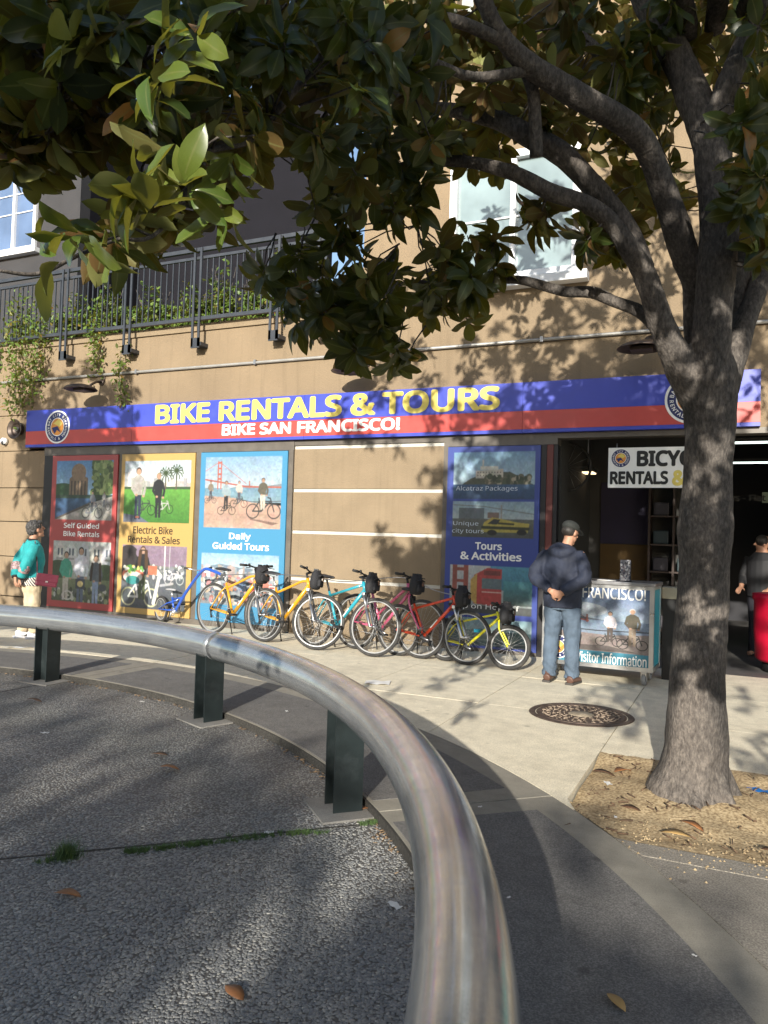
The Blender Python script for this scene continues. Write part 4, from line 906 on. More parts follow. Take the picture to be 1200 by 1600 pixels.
def bike(name_col, label, front, phi, R, wb, fcol, forkm, style='diamond', steer=0.0, lean=0.0, scale=1.0, tw=.022, barw=.30, bag=None, stemz=None):
    """front = contact of the front wheel; phi = how far the bike points out from the wall"""
    hx, hy = math.cos(phi), -math.sin(phi)
    root = thing('bicycle', label, 'bicycle', (front.x-wb*hx, front.y-wb*hy, 0), rot=(lean, 0, -phi))
    root.rotation_mode = 'XYZ'; root.rotation_euler = (0, 0, -phi)
    root.matrix_world = Matrix.Translation((front.x-wb*hx, front.y-wb*hy, 0)) @ Matrix.Rotation(-phi, 4, 'Z') @ Matrix.Rotation(lean, 4, 'X')
    P = paint(name_col, fcol); s = scale
    ra = Vector((0, 0, R)); fa = Vector((wb, 0, R))
    bb = Vector((.43*s, 0, R-.055*s)); st = Vector((.255*s, 0, R+.36*s)); 
    tilt = rad(19.5); ax = Vector((-math.sin(tilt), 0, math.cos(tilt)))
    base = fa+Vector((-.045*s, 0, 0)); hb = base+ax*(R+.085*s); ht = hb+ax*(.125*s); br = ht+ax*(.075*s)
    m = MB(); r1 = .018*s
    if style == 'diamond':
        m.tube([st+Vector((0, 0, -.03)), ht-ax*.03*s], r1, 10); m.tube([bb, hb+ax*.025*s], r1*1.35, 10)
    elif style == 'bent':
        mid = (st+ht)/2+Vector((.03, 0, -.015)); m.tube(smooth_path([st+Vector((0, 0, -.05)), mid, ht-ax*.04*s+Vector((-.12*s, 0, -.005)), ht-ax*.035*s], 4), [r1]*13, 10); m.tube([bb, hb+ax*.03*s], r1*1.55, 10)
    else:
        m.tube([bb+(st-bb)*.42, ht-ax*.03*s], r1, 10); m.tube([bb, hb+ax*.02*s], r1*1.15, 10)
    m.tube([bb, st+(st-bb).normalized()*.03], r1, 10)
    for y in (-1, 1):
        d = Vector((0, .05*y, 0)); m.tube([bb+Vector((0, .02*y, 0)), bb+(ra-bb)*.35+d*.9, ra+d], r1*.62, 8); m.tube([st+Vector((0, .012*y, -.03)), st+(ra-st)*.3+d*.8, ra+d], r1*.55, 8)
    m.tube([hb-ax*.008, ht+ax*.006], .024*s, 12); m.lathe([(0, -.036), (.022*s, -.036), (.022*s, .036), (0, .036)], 12, 0, 'Y', c=tuple(bb))
    m.build('frame', P, root)
    # wheels
    w = make_wheel(R, tw, root); w.location = ra
    # steering assembly turns about the head tube
    Ms = Matrix.Translation(hb) @ Matrix.Rotation(steer, 4, ax) @ Matrix.Translation(-hb)
    w2 = make_wheel(R, tw, root); w2.matrix_local = Ms @ Matrix.Translation(fa)
    crown = hb-ax*.03*s; f = MB()
    if forkm == 'rigid':
        for y in (-1, 1): f.tube(smooth_path([crown+Vector((0, .035*y, 0)), crown+Vector((0, .055*y, -.04))-ax*.05, base+ax*(R*.5)+Vector((.0, .055*y, 0)), fa+Vector((0, .05*y, 0))], 4), [.014*s]*13, 8)
        f.tube([crown+Vector((0, -.04, 0)), crown+Vector((0, .04, 0))], .016*s, 8); f.tube([crown, hb], .018*s, 8); f.xform(Ms).build('fork', P, root)
    else:
        fm = {'grey': STEEL, 'black': BLACKPL, 'silver': ALU}[forkm]
        for y in (-1, 1):
            o = Vector((0, .06*y, 0)); f.tube([crown+o, base+ax*(R*.55)+o], .0145, 10); f.tube([base+ax*(R*.62)+o, base+o, fa+Vector((0, .055*y, 0))], .0195, 10)
        f.box((crown.x-.02, -.08, crown.z-.022), (crown.x+.022, .08, crown.z+.018), 0, .006); f.tube(smooth_path([base+ax*(R*.62)+Vector((-.0, -.06, 0)), base+ax*(R+.035)+Vector((.035, 0, 0)), base+ax*(R*.62)+Vector((0, .06, 0))], 4), [.011]*9, 8)
        f.tube([crown, hb], .016, 8); f.xform(Ms).build('fork', fm, root)
    # stem, bar, grips, levers
    q = MB(); q.tube([ht, br], .015*s, 10); cl = br+Vector((.06*s, 0, .02*s)); q.tube([br+Vector((0, 0, -.005)), cl], .016*s, 10); q.xform(Ms).build('stem', BLACKPL, root)
    bw = barw*s; hbz = MB(); pts = smooth_path([cl+Vector((-.035, bw, .028)), cl+Vector((-.01, bw*.55, .022)), cl+Vector((0, .06, 0)), cl+Vector((0, -.06, 0)), cl+Vector((-.01, -bw*.55, .022)), cl+Vector((-.035, -bw, .028))], 4)
    hbo = hbz.tube(pts, .011, 8).xform(Ms).build('handlebar', BLACKPL, root)
    for y in (-1, 1):
        e = cl+Vector((-.035, bw*y, .028)); i_ = cl+Vector((-.019, bw*y*.66, .024))
        MB().tube([i_, e+(e-i_)*.06], .0175, 10).xform(Ms).build('grip', RUBBER, hbo)
        MB().tube([cl+Vector((-.012, bw*y*.58, .02)), cl+Vector((.035, bw*y*.6, .0)), cl+Vector((.045, bw*y*.9, -.01))], .006, 6).ball(tuple(cl+Vector((-.005, bw*y*.56, .035))), .018, 8, 6).xform(Ms).build('brake_lever', BLACKPL, hbo)
    # cables looping from bar to frame
    q = MB()
    for y, k in ((.12, .05), (-.12, .07), (.09, .1)):
        a = cl+Vector((.03, y*s, .01)); q.tube(smooth_path([a, a+Vector((.07+k*.3, -y*.4, -.05)), hb+Vector((.06, y*.15, .06)), hb+Vector((-.03, y*.2, -.02))], 4), .003, 4)
    q.xform(Ms).build('cables', BLACKPL, root)
    # seat
    sd = (st-bb).normalized(); sp = st+sd*(.19*s if stemz is None else stemz)
    MB().tube([st, sp], .0135*s, 10).build('seatpost', ALU if name_col in ('amber', 'lime') else BLACKPL, root)
    c = sp+Vector((.0, 0, .03)); q = MB(); L = [(-.135, .062, .012, .016), (-.12, .075, .02, .02), (-.06, .072, .024, .02), (0, .045, .022, .014), (.07, .026, .018, .012), (.125, .02, .014, .008), (.14, .012, .008, .004)]
    q.tube([c+Vector((x*s, 0, z)) for x, w_, h_, z in L], [(h_*1.1, w_*s) for x, w_, h_, z in L], 12, ref=(0, 0, 1)); 
    q.build('saddle', mat('saddle_vinyl', (.02, .02, .022), .35), root)
    MB().tube([c+Vector((-.09*s, -.02, -.012)), sp+Vector((0, -.02, -.004)), c+Vector((.08*s, -.015, -.005))], .0035, 5).tube([c+Vector((-.09*s, .02, -.012)), sp+Vector((0, .02, -.004)), c+Vector((.08*s, .015, -.005))], .0035, 5).build('saddle_rails', STEEL, root)
    # cranks, chainring, chain, derailleur (drive side = -y, facing the street)
    ys = -.05; q = MB(); rr_ = .085*s
    q.lathe([(rr_, ys-.002), (rr_+.006, ys-.002), (rr_+.006, ys+.002), (rr_, ys+.002)], 30, 0, 'Y', True, c=tuple(bb)); q.lathe([(0, ys-.004), (.03, ys-.004), (.03, ys+.004), (0, ys+.004)], 14, 0, 'Y', c=tuple(bb))
    for k in range(5): a = k*1.2566; q.tube([bb+Vector((.02*math.cos(a), ys, .02*math.sin(a))), bb+Vector((rr_*math.cos(a), ys, rr_*math.sin(a)))], .006, 5)
    cr = q.build('crankset', BLACKPL if name_col != 'blue' else ALU, root)
    ang = random.uniform(-.6, .2)
    for y, sg_ in ((-.075, 1), (.075, -1)):
        v = Vector((math.cos(ang)*.165*s*sg_, 0, math.sin(ang)*.165*s*sg_)); MB().tube([bb+Vector((0, y, 0)), bb+v+Vector((0, y*1.15, 0))], [(.013, .008), (.010, .007)], 8).build('crank_arm', STEEL, cr)
        e = bb+v+Vector((0, y*1.15, 0)); yo = .05 if y > 0 else -.05; MB().box((e.x-.045, e.y+yo*.3, e.z-.012), (e.x+.045, e.y+yo*1.9, e.z+.012), 0, .004).build('pedal', BLACKPL, cr)
    q = MB(); top, bot = bb+Vector((0, ys, rr_)), bb+Vector((0, ys, -rr_)); rt, rb = ra+Vector((0, ys, .04)), ra+Vector((.03, ys, -.11*s))
    q.tube([top, rt], (.003, .004), 4).tube([bot, rb, ra+Vector((.0, ys, -.045))], (.003, .004), 4); q.build('chain', STEEL, root)
    q = MB()
    for i, r_ in enumerate((.045, .038, .031, .025)): q.lathe([(.012, -.034-.004*i), (r_, -.034-.004*i), (r_, -.036-.004*i), (.012, -.036-.004*i)], 16, 0, 'Y', True, c=tuple(ra), smooth=False)
    q.tube([ra+Vector((0, -.05, -.02)), rb+Vector((-.005, 0, 0))], .011, 6).lathe([(0, -.004), (.022, -.004), (.022, .004), (0, .004)], 10, 0, 'Y', c=tuple(rb)); q.build('rear_derailleur', BLACKPL, root)
    ks = bb+Vector((-.12*s, .035, -.02)); 
    fl = Vector((ks.x-.08, .19*s, 0.012+.19*s*math.tan(-lean) if lean else .012)); MB().tube([ks, fl], .008, 6).ball(tuple(fl), .012, 8, 6).build('kickstand', BLACKPL, root)
    # brake blocks at the fork crown
    MB().box((crown.x+.02, -.05, crown.z-.08), (crown.x+.045, -.03, crown.z-.0)).xform(Ms).build('brake', BLACKPL, root); MB().box((crown.x+.02, .03, crown.z-.08), (crown.x+.045, .05, crown.z)).xform(Ms).build('brake', BLACKPL, root)
    bpy.context.view_layer.update()
    if bag:
        make_bag(bag, root.matrix_world @ Ms @ Matrix.Translation(cl+Vector((.085, 0, -.085*s))), s)
    return root, (root.matrix_world @ sp), (root.matrix_world @ Ms @ cl)
def make_bag(label, M, s):
    t = thing('handlebar_bag', label, 'bag'); t.matrix_world = M
    m = MB(); m.tube([(0, 0, -.135), (0, 0, -.12), (0, 0, -.06), (0, 0, .02), (0, 0, .075), (-.005, 0, .105), (-.01, 0, .112)], [(.04, .07), (.062, .095), (.074, .112), (.07, .11), (.06, .1), (.04, .08), (.02, .06)], 16, ref=(1, 0, 0)); m.build('bag_body', BLACKFAB, t)
    MB().box((.05, -.075, -.1), (.092, .075, -.005), 0, .02).build('front_pocket', BLACKFAB, t)
    MB().tube([(.068, -.08, .035), (.06, 0, .06), (.068, .08, .035)], [(.008, .02)]*3, 8).build('flap', BLACKFAB, t)
    MB().box((-.03, -.06, .095), (.03, -.04, .13)).build('strap', BLACKPL, t); MB().box((-.03, .04, .095), (.03, .06, .13)).build('strap', BLACKPL, t)
    MB().lathe([(0, .1), (.028, .1), (.028, .103), (0, .103)], 14, 0, 'X').build('badge', mat('bag_badge', (.16, .09, .06), .6), t)
F_ = dict(y1=UG(411, 1003), y2=UG(493, 1015.5), te=UG(582, 1026), pk=UG(655, 1029), rd=UG(727, 1039), lm=UG(793, 1047))
AMB = (.62, .30, .012)
b1, seat1, _ = bike('amber', 'amber yellow bicycle with a black bag, nearest the small blue trailer bike', F_['y1'], rad(13), .372, 1.09, AMB, 'grey', 'bent', rad(0), rad(-3), bag='black handlebar bag on the amber bicycle in front of the blue poster')
b2, seat2, c2 = bike('amber', 'second amber yellow bicycle with its front wheel turned, left of the teal one', F_['y2'], rad(15), .366, 1.09, AMB, 'grey', 'bent', rad(26), rad(-3), bag='black handlebar bag on the amber bicycle left of the teal bicycle')
b3, seat3, c3 = bike('teal', 'teal bicycle with black saddle between the amber and pink ones', F_['te'], rad(17), .366, 1.09, (.02, .28, .36), 'grey', 'diamond', rad(16), rad(-3), bag='black handlebar bag on the teal bicycle')
b4, seat4, c4 = bike('pink', 'pink step-through bicycle with two sloping tubes next to the red one', F_['pk'], rad(13), .366, 1.05, (.56, .10, .20), 'rigid', 'step', rad(4), rad(-3), bag='black handlebar bag on the pink bicycle')
b5, seat5, c5 = bike('red', 'orange red bicycle with a smaller front wheel beside the lime one', F_['rd'], rad(10), .325, .98, (.62, .055, .012), 'silver', 'diamond', rad(2), rad(-3), scale=.88, bag='black handlebar bag with a badge on the orange red bicycle')
b6, seat6, c6 = bike('lime', 'small lime yellow child bicycle at the right end of the row', F_['lm'], rad(12), .262, .86, (.66, .62, .015), 'rigid', 'diamond', rad(12), rad(-3), scale=.72, tw=.026, barw=.27, bag='black bag on the handlebar of the small lime bicycle')
for o in (b6,): MB().box((.40, -.03, .39), (.47, .03, .43), 0, .01).build('frame_badge', mat('teal_badge', (.02, .35, .5), .4), o)
# blue trailer bike hitched to the first seat post
hitch = seat1-Vector((0, 0, .05)); wg = UG(251, 972)
d = Vector((hitch.x-wg.x, hitch.y-wg.y, 0)); L_ = d.length
tr = thing('trailer_bike', 'small blue one-wheeled trailer bike hitched to the first amber bicycle', 'trailer bike', (wg.x, wg.y, 0), math.atan2(d.y, d.x))
BLU = paint('blue', (.015, .08, .42)); r_ = .215
w = make_wheel(r_, .022, tr); w.location = (0, 0, r_)
f_ = L_/1.42
bbp = Vector((.36*f_, 0, .21)); q = MB(); top = Vector((.47*f_, 0, .43))
path = smooth_path([(0.36*f_, 0, .22), (.46*f_, 0, .36), (.58*f_, 0, .52), (.74*f_, 0, .70), (.90*f_, 0, .86), (1.02*f_, 0, .93), (1.16*f_, 0, .915), (1.30*f_, 0, hitch.z+.03), (L_-.03, 0, hitch.z)], 4)
q.tube(path, .024, 10)
for y in (-.05, .05): q.tube([(0, y, r_), (.3*f_, y*.5, .225)], .011, 8); q.tube([(0, y, r_), (.2*f_, y*.8, .33), (.40*f_, 0, .40)], .010, 8)
q.tube([(.33*f_, 0, .2), (.27*f_, 0, .43)], .016, 8); q.tube([(.28*f_, 0, .4), (.52*f_, 0, .45)], .014, 8); q.build('frame', BLU, tr)
MB().tube([(.27*f_, 0, .43), (.25*f_, 0, .52)], .012, 8).build('seatpost', ALU, tr)
c = Vector((.25*f_, 0, .55)); Ls = [(-.11, .055, .016), (-.05, .06, .02), (.02, .036, .016), (.11, .018, .012)]
MB().tube([c+Vector((x, 0, 0)) for x, a, b in Ls], [(b, a) for x, a, b in Ls], 12, ref=(0, 0, 1)).build('saddle', mat('grey_saddle', (.35, .35, .36), .5), tr)
hb_ = MB().tube([(.86*f_, -.2, .93), (.9*f_, -.06, .90), (.9*f_, .06, .90), (.86*f_, .2, .93)], .011, 8).build('handlebar', ALU, tr)
for y in (-1, 1): MB().tube([(.87*f_, .13*y, .921), (.85*f_, .235*y, .935)], .017, 8).build('grip', RUBBER, hb_)
q = MB(); q.lathe([(.062, -.05), (.07, -.05), (.07, -.046), (.062, -.046)], 24, 0, 'Y', True, c=tuple(bbp)).lathe([(0, -.055), (.025, -.055), (.025, .055), (0, .055)], 12, 0, 'Y', c=tuple(bbp))
for k in range(5): a = k*1.2566; q.tube([bbp+Vector((0, -.048, 0)), bbp+Vector((.065*math.cos(a), -.048, .065*math.sin(a)))], .005, 5)
cr = q.build('crankset', ALU, tr)
for y, s in ((-.07, 1), (.07, -1)):
    e = bbp+Vector((-.05*s, y*1.1, -.12*s)); MB().tube([bbp+Vector((0, y, 0)), e], .009, 6).build('crank_arm', ALU, cr); MB().box((e.x-.04, e.y-.045, e.z-.012), (e.x+.04, e.y+.045, e.z+.012), 0, .004).build('pedal', BLACKPL, cr)
MB().box((L_-.06, -.03, hitch.z-.035), (L_+.015, .03, hitch.z+.035), 0, .008).build('hitch', STEEL, tr)
# steel lock cable threaded through the row
pts = [seat1+Vector((-.02, -.03, -.04)), (c2+seat1)/2+Vector((0, -.05, -.02)), c2+Vector((-.02, .03, -.06)), (c2+c3)/2+Vector((0, .05, -.1)), c3+Vector((0, .04, -.06)), (c3+c4)/2+Vector((0, .06, -.02)), c4+Vector((-.02, .03, -.03)), (c4+c5)/2+Vector((.0, .05, -.09)), c5+Vector((0, .04, -.08))]
tag(MB().tube(smooth_path([tuple(p) for p in pts], 6), .006, 6).build('lock_cable', STEEL), 'thin steel lock cable strung between the handlebars of the row of bicycles', 'cable')

tgp = seat2+Vector((.02, -.05, -.13)); tq = Pic(40, 50); tq.rect(0, 0, 1, 1, 'e8e6e2'); tq.rect(.1, .15, .9, .3, 'c03038'); tq.rect(.2, .45, .8, .52, 'c03038'); tq.rect(.2, .65, .8, .72, 'b04048')
tgm = tq.finish('print_price_tag'); to = quad_uv('price_tag', [(-.05, 0, -.12), (.05, 0, -.12), (.05, -.01, 0), (-.05, -.01, 0)], tgm); to.location = tgp; tag(to, 'small white and red tag hanging below the saddle of the second amber bicycle', 'tag')
for bk, s_, R_ in ((b1, 1, .372), (b2, 1, .366), (b3, 1, .366), (b5, .88, .325)):      # pale lettering decals on the down tubes, reflectors
    MB().box((-.006, -.003, -.07), (.006, .003, .07)).build('frame_decal', SIGNWHITE, bk).matrix_local = Matrix.Translation((.60*s_, -.027*s_, R_+.14*s_)) @ Matrix.Rotation(rad(40), 4, 'Y')
# ---------------------------------------------------------------- people
def fuse(mb, voxel, name, mats, parent=None, smooth_it=4, disp=None):
    """several overlapping volumes become one continuous surface"""
    me = mb.mesh(name, mats); o = link(name, me)
    md = o.modifiers.new('r', 'REMESH'); md.mode = 'VOXEL'; md.voxel_size = voxel; md.use_smooth_shade = True
    sm = o.modifiers.new('s', 'SMOOTH'); sm.iterations = smooth_it; sm.factor = .5
    bpy.context.view_layer.update()
    nm = bpy.data.meshes.new_from_object(o.evaluated_get(bpy.context.evaluated_depsgraph_get()))
    o.modifiers.clear(); o.data = nm; nm.name = name; bpy.data.meshes.remove(me)
    nm.materials.clear()
    for m in (mats if isinstance(mats, list) else [mats]): nm.materials.append(m)
    co = np.zeros(len(nm.vertices)*3, np.float32); nm.vertices.foreach_get('co', co); co = co.reshape(-1, 3)
    if disp:
        no = np.zeros_like(co).ravel(); nm.vertices.foreach_get('normal', no); no = no.reshape(-1, 3)
        for i, p in enumerate(co): co[i] = p+no[i]*disp(p)
        nm.vertices.foreach_set('co', co.ravel())
    nm.polygons.foreach_set('use_smooth', [True]*len(nm.polygons)); nm.update()
    if parent is not None: o.parent = parent
    return o
SKIN = mat('skin', (.42, .22, .14), .55, var=.08, vscale=20)
HAIRG = mat('grey_hair', (.055, .052, .05), .6, var=.9, vscale=60, bump=.8, bscale=120)
HAIRD = mat('dark_hair', (.02, .016, .013), .6, var=.4, vscale=60)
NAVY = mat('navy_jacket_fabric', (.016, .021, .04), .8, var=.2, vscale=8, bump=.4, bscale=30)
JEANS = mat('washed_blue_jeans', (.08, .112, .155), .85, var=.25, vscale=7, bump=.4, bscale=180)
BROWNSH = mat('brown_leather_shoe', (.10, .05, .035), .5); SOLE = mat('shoe_sole', (.05, .045, .04), .7)
TEALJ = mat('teal_jacket_fabric', (.02, .30, .31), .8, var=.12, vscale=10, bump=.3, bscale=120)
BLKRIB = mat('black_ribbing', (.012, .012, .014), .8); BEIGET = mat('beige_trousers_fabric', (.52, .42, .28), .85, var=.12, vscale=12, bump=.3, bscale=120)
WHITESH = mat('white_trainer', (.72, .72, .74), .5); BURG = mat('burgundy_quilted_leather', (.10, .014, .028), .4, bump=.3, bscale=60)
FLORAL = mat('floral_patch', (.30, .20, .20), .8, var=.9, vscale=45)
STRIPE = nodes_of('striped_shirt')
def _stripe():
    m, N, L, b = STRIPE; tc = N.new('ShaderNodeTexCoord'); w = N.new('ShaderNodeTexWave'); w.inputs['Scale'].default_value = 14; w.bands_direction = 'DIAGONAL'
    L.new(tc.outputs['Object'], w.inputs['Vector']); r = ramp(N, [(.4, (.02, .02, .03)), (.55, (.6, .55, .48))]); L.new(w.outputs[0], r.inputs[0]); L.new(r.outputs[0], b.inputs['Base Color']); return m
STRIPE = _stripe()
def hand(mb, wrist, direction, up, curl=.5, s=1.0, side=1):
    """palm, four unequal bent fingers and a thumb from the side of the palm"""
    d = Vector(direction).normalized(); u = Vector(up); u = (u-d*u.dot(d)).normalized(); r = d.cross(u)*side; w = Vector(wrist)
    mb.tube([w-d*.02, w+d*.03*s, w+d*.085*s], [(.018*s, .026*s), (.016*s, .038*s), (.013*s, .04*s)], 10, ref=tuple(u))
    for i, (off, ln) in enumerate(((.031, .07), (.011, .08), (-.010, .075), (-.030, .058))):
        a = w+d*.08*s+r*off*s; b = a+(d*math.cos(curl*.6)-u*math.sin(curl*.6))*ln*.45*s; c = b+(d*math.cos(curl*1.5)-u*math.sin(curl*1.5))*ln*.32*s; e = c+(d*math.cos(curl*2.2)-u*math.sin(curl*2.2))*ln*.26*s
        mb.tube([a-d*.015, a, b, c, e], [.0095*s, .0095*s, .009*s, .008*s, .006*s], 7)
    a = w+d*.025*s+r*.03*s; b = a+(d*.6+r*.75-u*.2).normalized()*.04*s; c = b+(d*.95+r*.2-u*.3).normalized()*.03*s
    mb.tube([a-r*.015, a, b, c], [.012*s, .012*s, .0105*s, .008*s], 7)
def head(mb, c, fwd, s=1.0):
    """skull, jaw, nose, lips, ears; c = centre of head"""
    f = Vector(fwd).normalized(); up = Vector((0, 0, 1)); rt = f.cross(up).normalized(); up = rt.cross(f)
    M = Matrix(((rt.x, f.x, up.x, c[0]), (rt.y, f.y, up.y, c[1]), (rt.z, f.z, up.z, c[2]), (0, 0, 0, 1)))
    q = MB(); q.ball((0, -.012, .02), (.074*s, .094*s, .095*s), 18, 12); q.ball((0, .03, -.045), (.055*s, .062*s, .07*s), 14, 10)
    q.tube([(0, .085*s, .03), (0, .112*s, -.01), (0, .085*s, -.02)], [.009, .014, .009], 7); q.ball((0, .083*s, -.05), (.024, .012, .008), 10, 6); q.ball((0, .08*s, -.065), (.02, .012, .007), 10, 6); q.ball((0, .075*s, -.095), (.024, .018, .016), 10, 6)
    for y in (-1, 1): q.ball((.075*s*y, -.005, -.01), (.01, .02, .033), 10, 8); q.ball((.03*y, .075*s, .02), (.014, .010, .008), 8, 6)
    mb.merge(q, M); return M
def folds(k, amp, seed=0.0, sx=1.0):
    return lambda p: amp*(mnoise.noise(Vector((p[0]*k*sx+seed, p[1]*k*sx, p[2]*k*.6)))+.5*mnoise.noise(Vector((p[0]*k*2.3, p[1]*k*2.3+seed, p[2]*k*1.6))))

# ---- man at the cart: back to the camera, hands clasped behind him
g0 = UG(876, 1066); PM = Matrix.Translation((g0.x, g0.y, 0)) @ Matrix.Rotation(rad(-6), 4, 'Z')
body = MB(); H = Vector((.05, .07, 1.60)); hf = Vector((.40, .82, -.36))
head(body, H, hf, 1.0)
body.tube([(.01, -.0, 1.40), (.03, .03, 1.48), (.045, .06, 1.57)], [.062, .056, .054], 12)
body.tube([(0, 0, .86), (0, 0, 1.0), (0, -.0, 1.2), (0, -.01, 1.36), (0, 0, 1.44)], [(.10, .15), (.105, .145), (.115, .16), (.10, .17), (.06, .10)], 16, ref=(0, 1, 0))
AR = {}
for sgn in (-1, 1):
    sh, el, wr = Vector((sgn*.185, -.01, 1.385)), Vector((sgn*.275, -.13, 1.13)), Vector((sgn*.075, -.205, .985))
    if sgn > 0: wr = Vector((.06, -.19, .965))
    AR[sgn] = (sh, el, wr); body.tube([sh, el, wr], [.05, .042, .028], 10)
    hip, kn, an = Vector((sgn*.092, 0, .88)), Vector((sgn*.112, .02, .49)), Vector((sgn*.125, -.01, .09)); body.tube([hip, kn, an], [.08, .055, .042], 10); body.tube([an, an+Vector((0, .0, -.05)), an+Vector((sgn*.015, .15, -.06))], [.042, .04, .03], 8)
hand(body, AR[1][2], (-.95, -.05, -.25), (0, -1, 0), .7, 1.05, -1); hand(body, AR[-1][2]+Vector((0.01, .02, -.01)), (.93, .05, -.35), (0, -1, 0), .9, 1.05, 1)
man = fuse(body, .008, 'person', [SKIN], smooth_it=2); man.matrix_world = PM
tag(man, 'man in navy jacket, jeans and dark cap at the cart, hands clasped behind him', 'person')
j = MB(); j.tube([(0, -.005, .80), (0, -.005, .92), (0, -.01, 1.08), (0, -.02, 1.24), (0, -.015, 1.36), (0, -.0, 1.43), (.01, .01, 1.475)], [(.145, .205), (.15, .21), (.155, .215), (.15, .225), (.125, .215), (.10, .15), (.075, .085)], 20, ref=(0, 1, 0))
for sgn in (-1, 1):
    sh, el, wr = AR[sgn]; j.tube(smooth_path([sh+Vector((-.03*sgn, 0, -.01)), sh+(el-sh)*.45, el, el+(wr-el)*.5, wr-(wr-el)*.03], 3), [.080]*3+[.074]*3+[.068]*3+[.056]*3+[.046], 12)
j.tube([(-.13, -.075, 1.40), (-.06, -.115, 1.39), (.02, -.125, 1.375), (.09, -.11, 1.39), (.15, -.07, 1.41)], [.035, .055, .06, .055, .035], 10)
jk = fuse(j, .012, 'jacket', [NAVY], man, 2, lambda p: folds(9, .010, 2.0)(p)+folds(24, .006, 4.0)(p))
t = MB()
t.tube([(0, -.0, .78), (0, -.0, .90)], [(.13, .175), (.125, .165)], 18, ref=(0, 1, 0))
for sgn in (-1, 1): t.tube(smooth_path([(sgn*.09, -.005, .86), (sgn*.10, -.0, .68), (sgn*.113, .01, .48), (sgn*.12, -.015, .25), (sgn*.125, -.005, .07)], 3), [(.105, .1)]*3+[(.095, .094)]*3+[(.08, .08)]*3+[(.072, .074)]*3+[(.083, .08)], 14, ref=(0, 1, 0))
fuse(t, .011, 'trousers', [JEANS], man, 2, lambda p: .010*math.sin(p[2]*70+3*p[0]*20)*max(0, 1-p[2]/.3)+folds(10, .010, 5.0)(p)+folds(26, .005, 1.0)(p))
for sgn in (-1, 1):
    s_ = MB(); a = Vector((sgn*.125, -.015, 0)); s_.tube([a+Vector((0, -.085, .045)), a+Vector((0, -.03, .055)), a+Vector((sgn*.01, .05, .05)), a+Vector((sgn*.02, .13, .035)), a+Vector((sgn*.025, .175, .028))], [(.04, .038), (.055, .045), (.05, .048), (.034, .05), (.02, .036)], 12, ref=(0, 0, 1))
    s_.tube([a+Vector((0, -.02, .06)), a+Vector((0, -.02, .12))], .045, 12); so = fuse(s_, .009, 'shoe', [BROWNSH], man, 2)
    MB().prism([(a.x+sgn*.0-.043, a.y-.10), (a.x+.043, a.y-.10), (a.x+.045+sgn*.01, a.y+.02), (a.x+.05+sgn*.02, a.y+.14), (a.x+sgn*.025+.02, a.y+.20), (a.x+sgn*.025-.02, a.y+.20), (a.x-.05+sgn*.02, a.y+.14), (a.x-.045+sgn*.01, a.y+.02)], .0, .022).build('sole', SOLE, so)
hM = MB(); q = MB(); q.ball((0, -.018, .035), (.082, .10, .088), 18, 12); 
f = hf.normalized(); rt = f.cross(Vector((0, 0, 1))).normalized(); up = rt.cross(f); HM = Matrix(((rt.x, f.x, up.x, H.x), (rt.y, f.y, up.y, H.y), (rt.z, f.z, up.z, H.z), (0, 0, 0, 1)))
q2 = MB(); q2.ball((0, -.02, .06), (.088, .106, .068), 20, 12); q2.tube([(0, .07, .055), (0, .125, .045), (0, .165, .03)], [(.008, .07), (.006, .066), (.004, .04)], 14, ref=(0, 0, 1))
o = MB().merge(q2, HM); fuse(o, .007, 'cap', [mat('dark_cap_fabric', (.018, .02, .018), .8)], man, 2)
q3 = MB(); q3.ball((0, -.03, .005), (.079, .085, .07), 16, 10); fuse(MB().merge(q3, HM), .008, 'hair', [HAIRD], man, 1)

# ---- woman looking up at the posters
g0 = UG(45, 997); face = math.atan2(.93, .42)
PW = Matrix.Translation((g0.x, g0.y, 0)) @ Matrix.Rotation(face-math.pi/2, 4, 'Z')
body = MB(); H = Vector((0, .035, 1.455)); hf = Vector((-.05, .97, .16)); head(body, H, hf, .96)
body.tube([(0, -.02, 1.27), (0, .0, 1.34), (0, .02, 1.41)], [.058, .05, .05], 12)
body.tube([(0, 0, .80), (0, 0, .95), (0, .015, 1.12), (0, .0, 1.24), (0, -.01, 1.30)], [(.10, .14), (.105, .135), (.11, .14), (.09, .14), (.055, .09)], 16, ref=(0, 1, 0))
AW = {}
for sgn in (-1, 1):
    sh, el, wr = Vector((sgn*.155, -.02, 1.24)), Vector((sgn*.20, -.13, 1.0)), Vector((sgn*.11, -.175, .80)); AW[sgn] = (sh, el, wr); body.tube([sh, el, wr], [.044, .036, .024], 10)
    hip, kn, an = Vector((sgn*.08, 0, .80)), Vector((sgn*.085, .02, .45)), Vector((sgn*.09, -.01+.05*sgn, .09)); body.tube([hip, kn, an], [.075, .05, .038], 10); body.tube([an, an+Vector((0, 0, -.045)), an+Vector((sgn*.01, .13, -.055))], [.038, .036, .026], 8)
    hand(body, wr, (-sgn*.45, -.05, -.9), (0, -1, .1), .6, .95, -sgn)
wom = fuse(body, .008, 'person', [SKIN], smooth_it=2); wom.matrix_world = PW
tag(wom, 'grey-haired woman in a teal jacket and beige trousers looking up at the posters', 'person')
j = MB(); j.tube([(0, -.01, .80), (0, .0, .90), (0, .015, 1.05), (0, .005, 1.18), (0, -.01, 1.27), (0, -.01, 1.315)], [(.128, .16), (.136, .165), (.14, .172), (.125, .17), (.092, .13), (.065, .075)], 18, ref=(0, 1, 0))
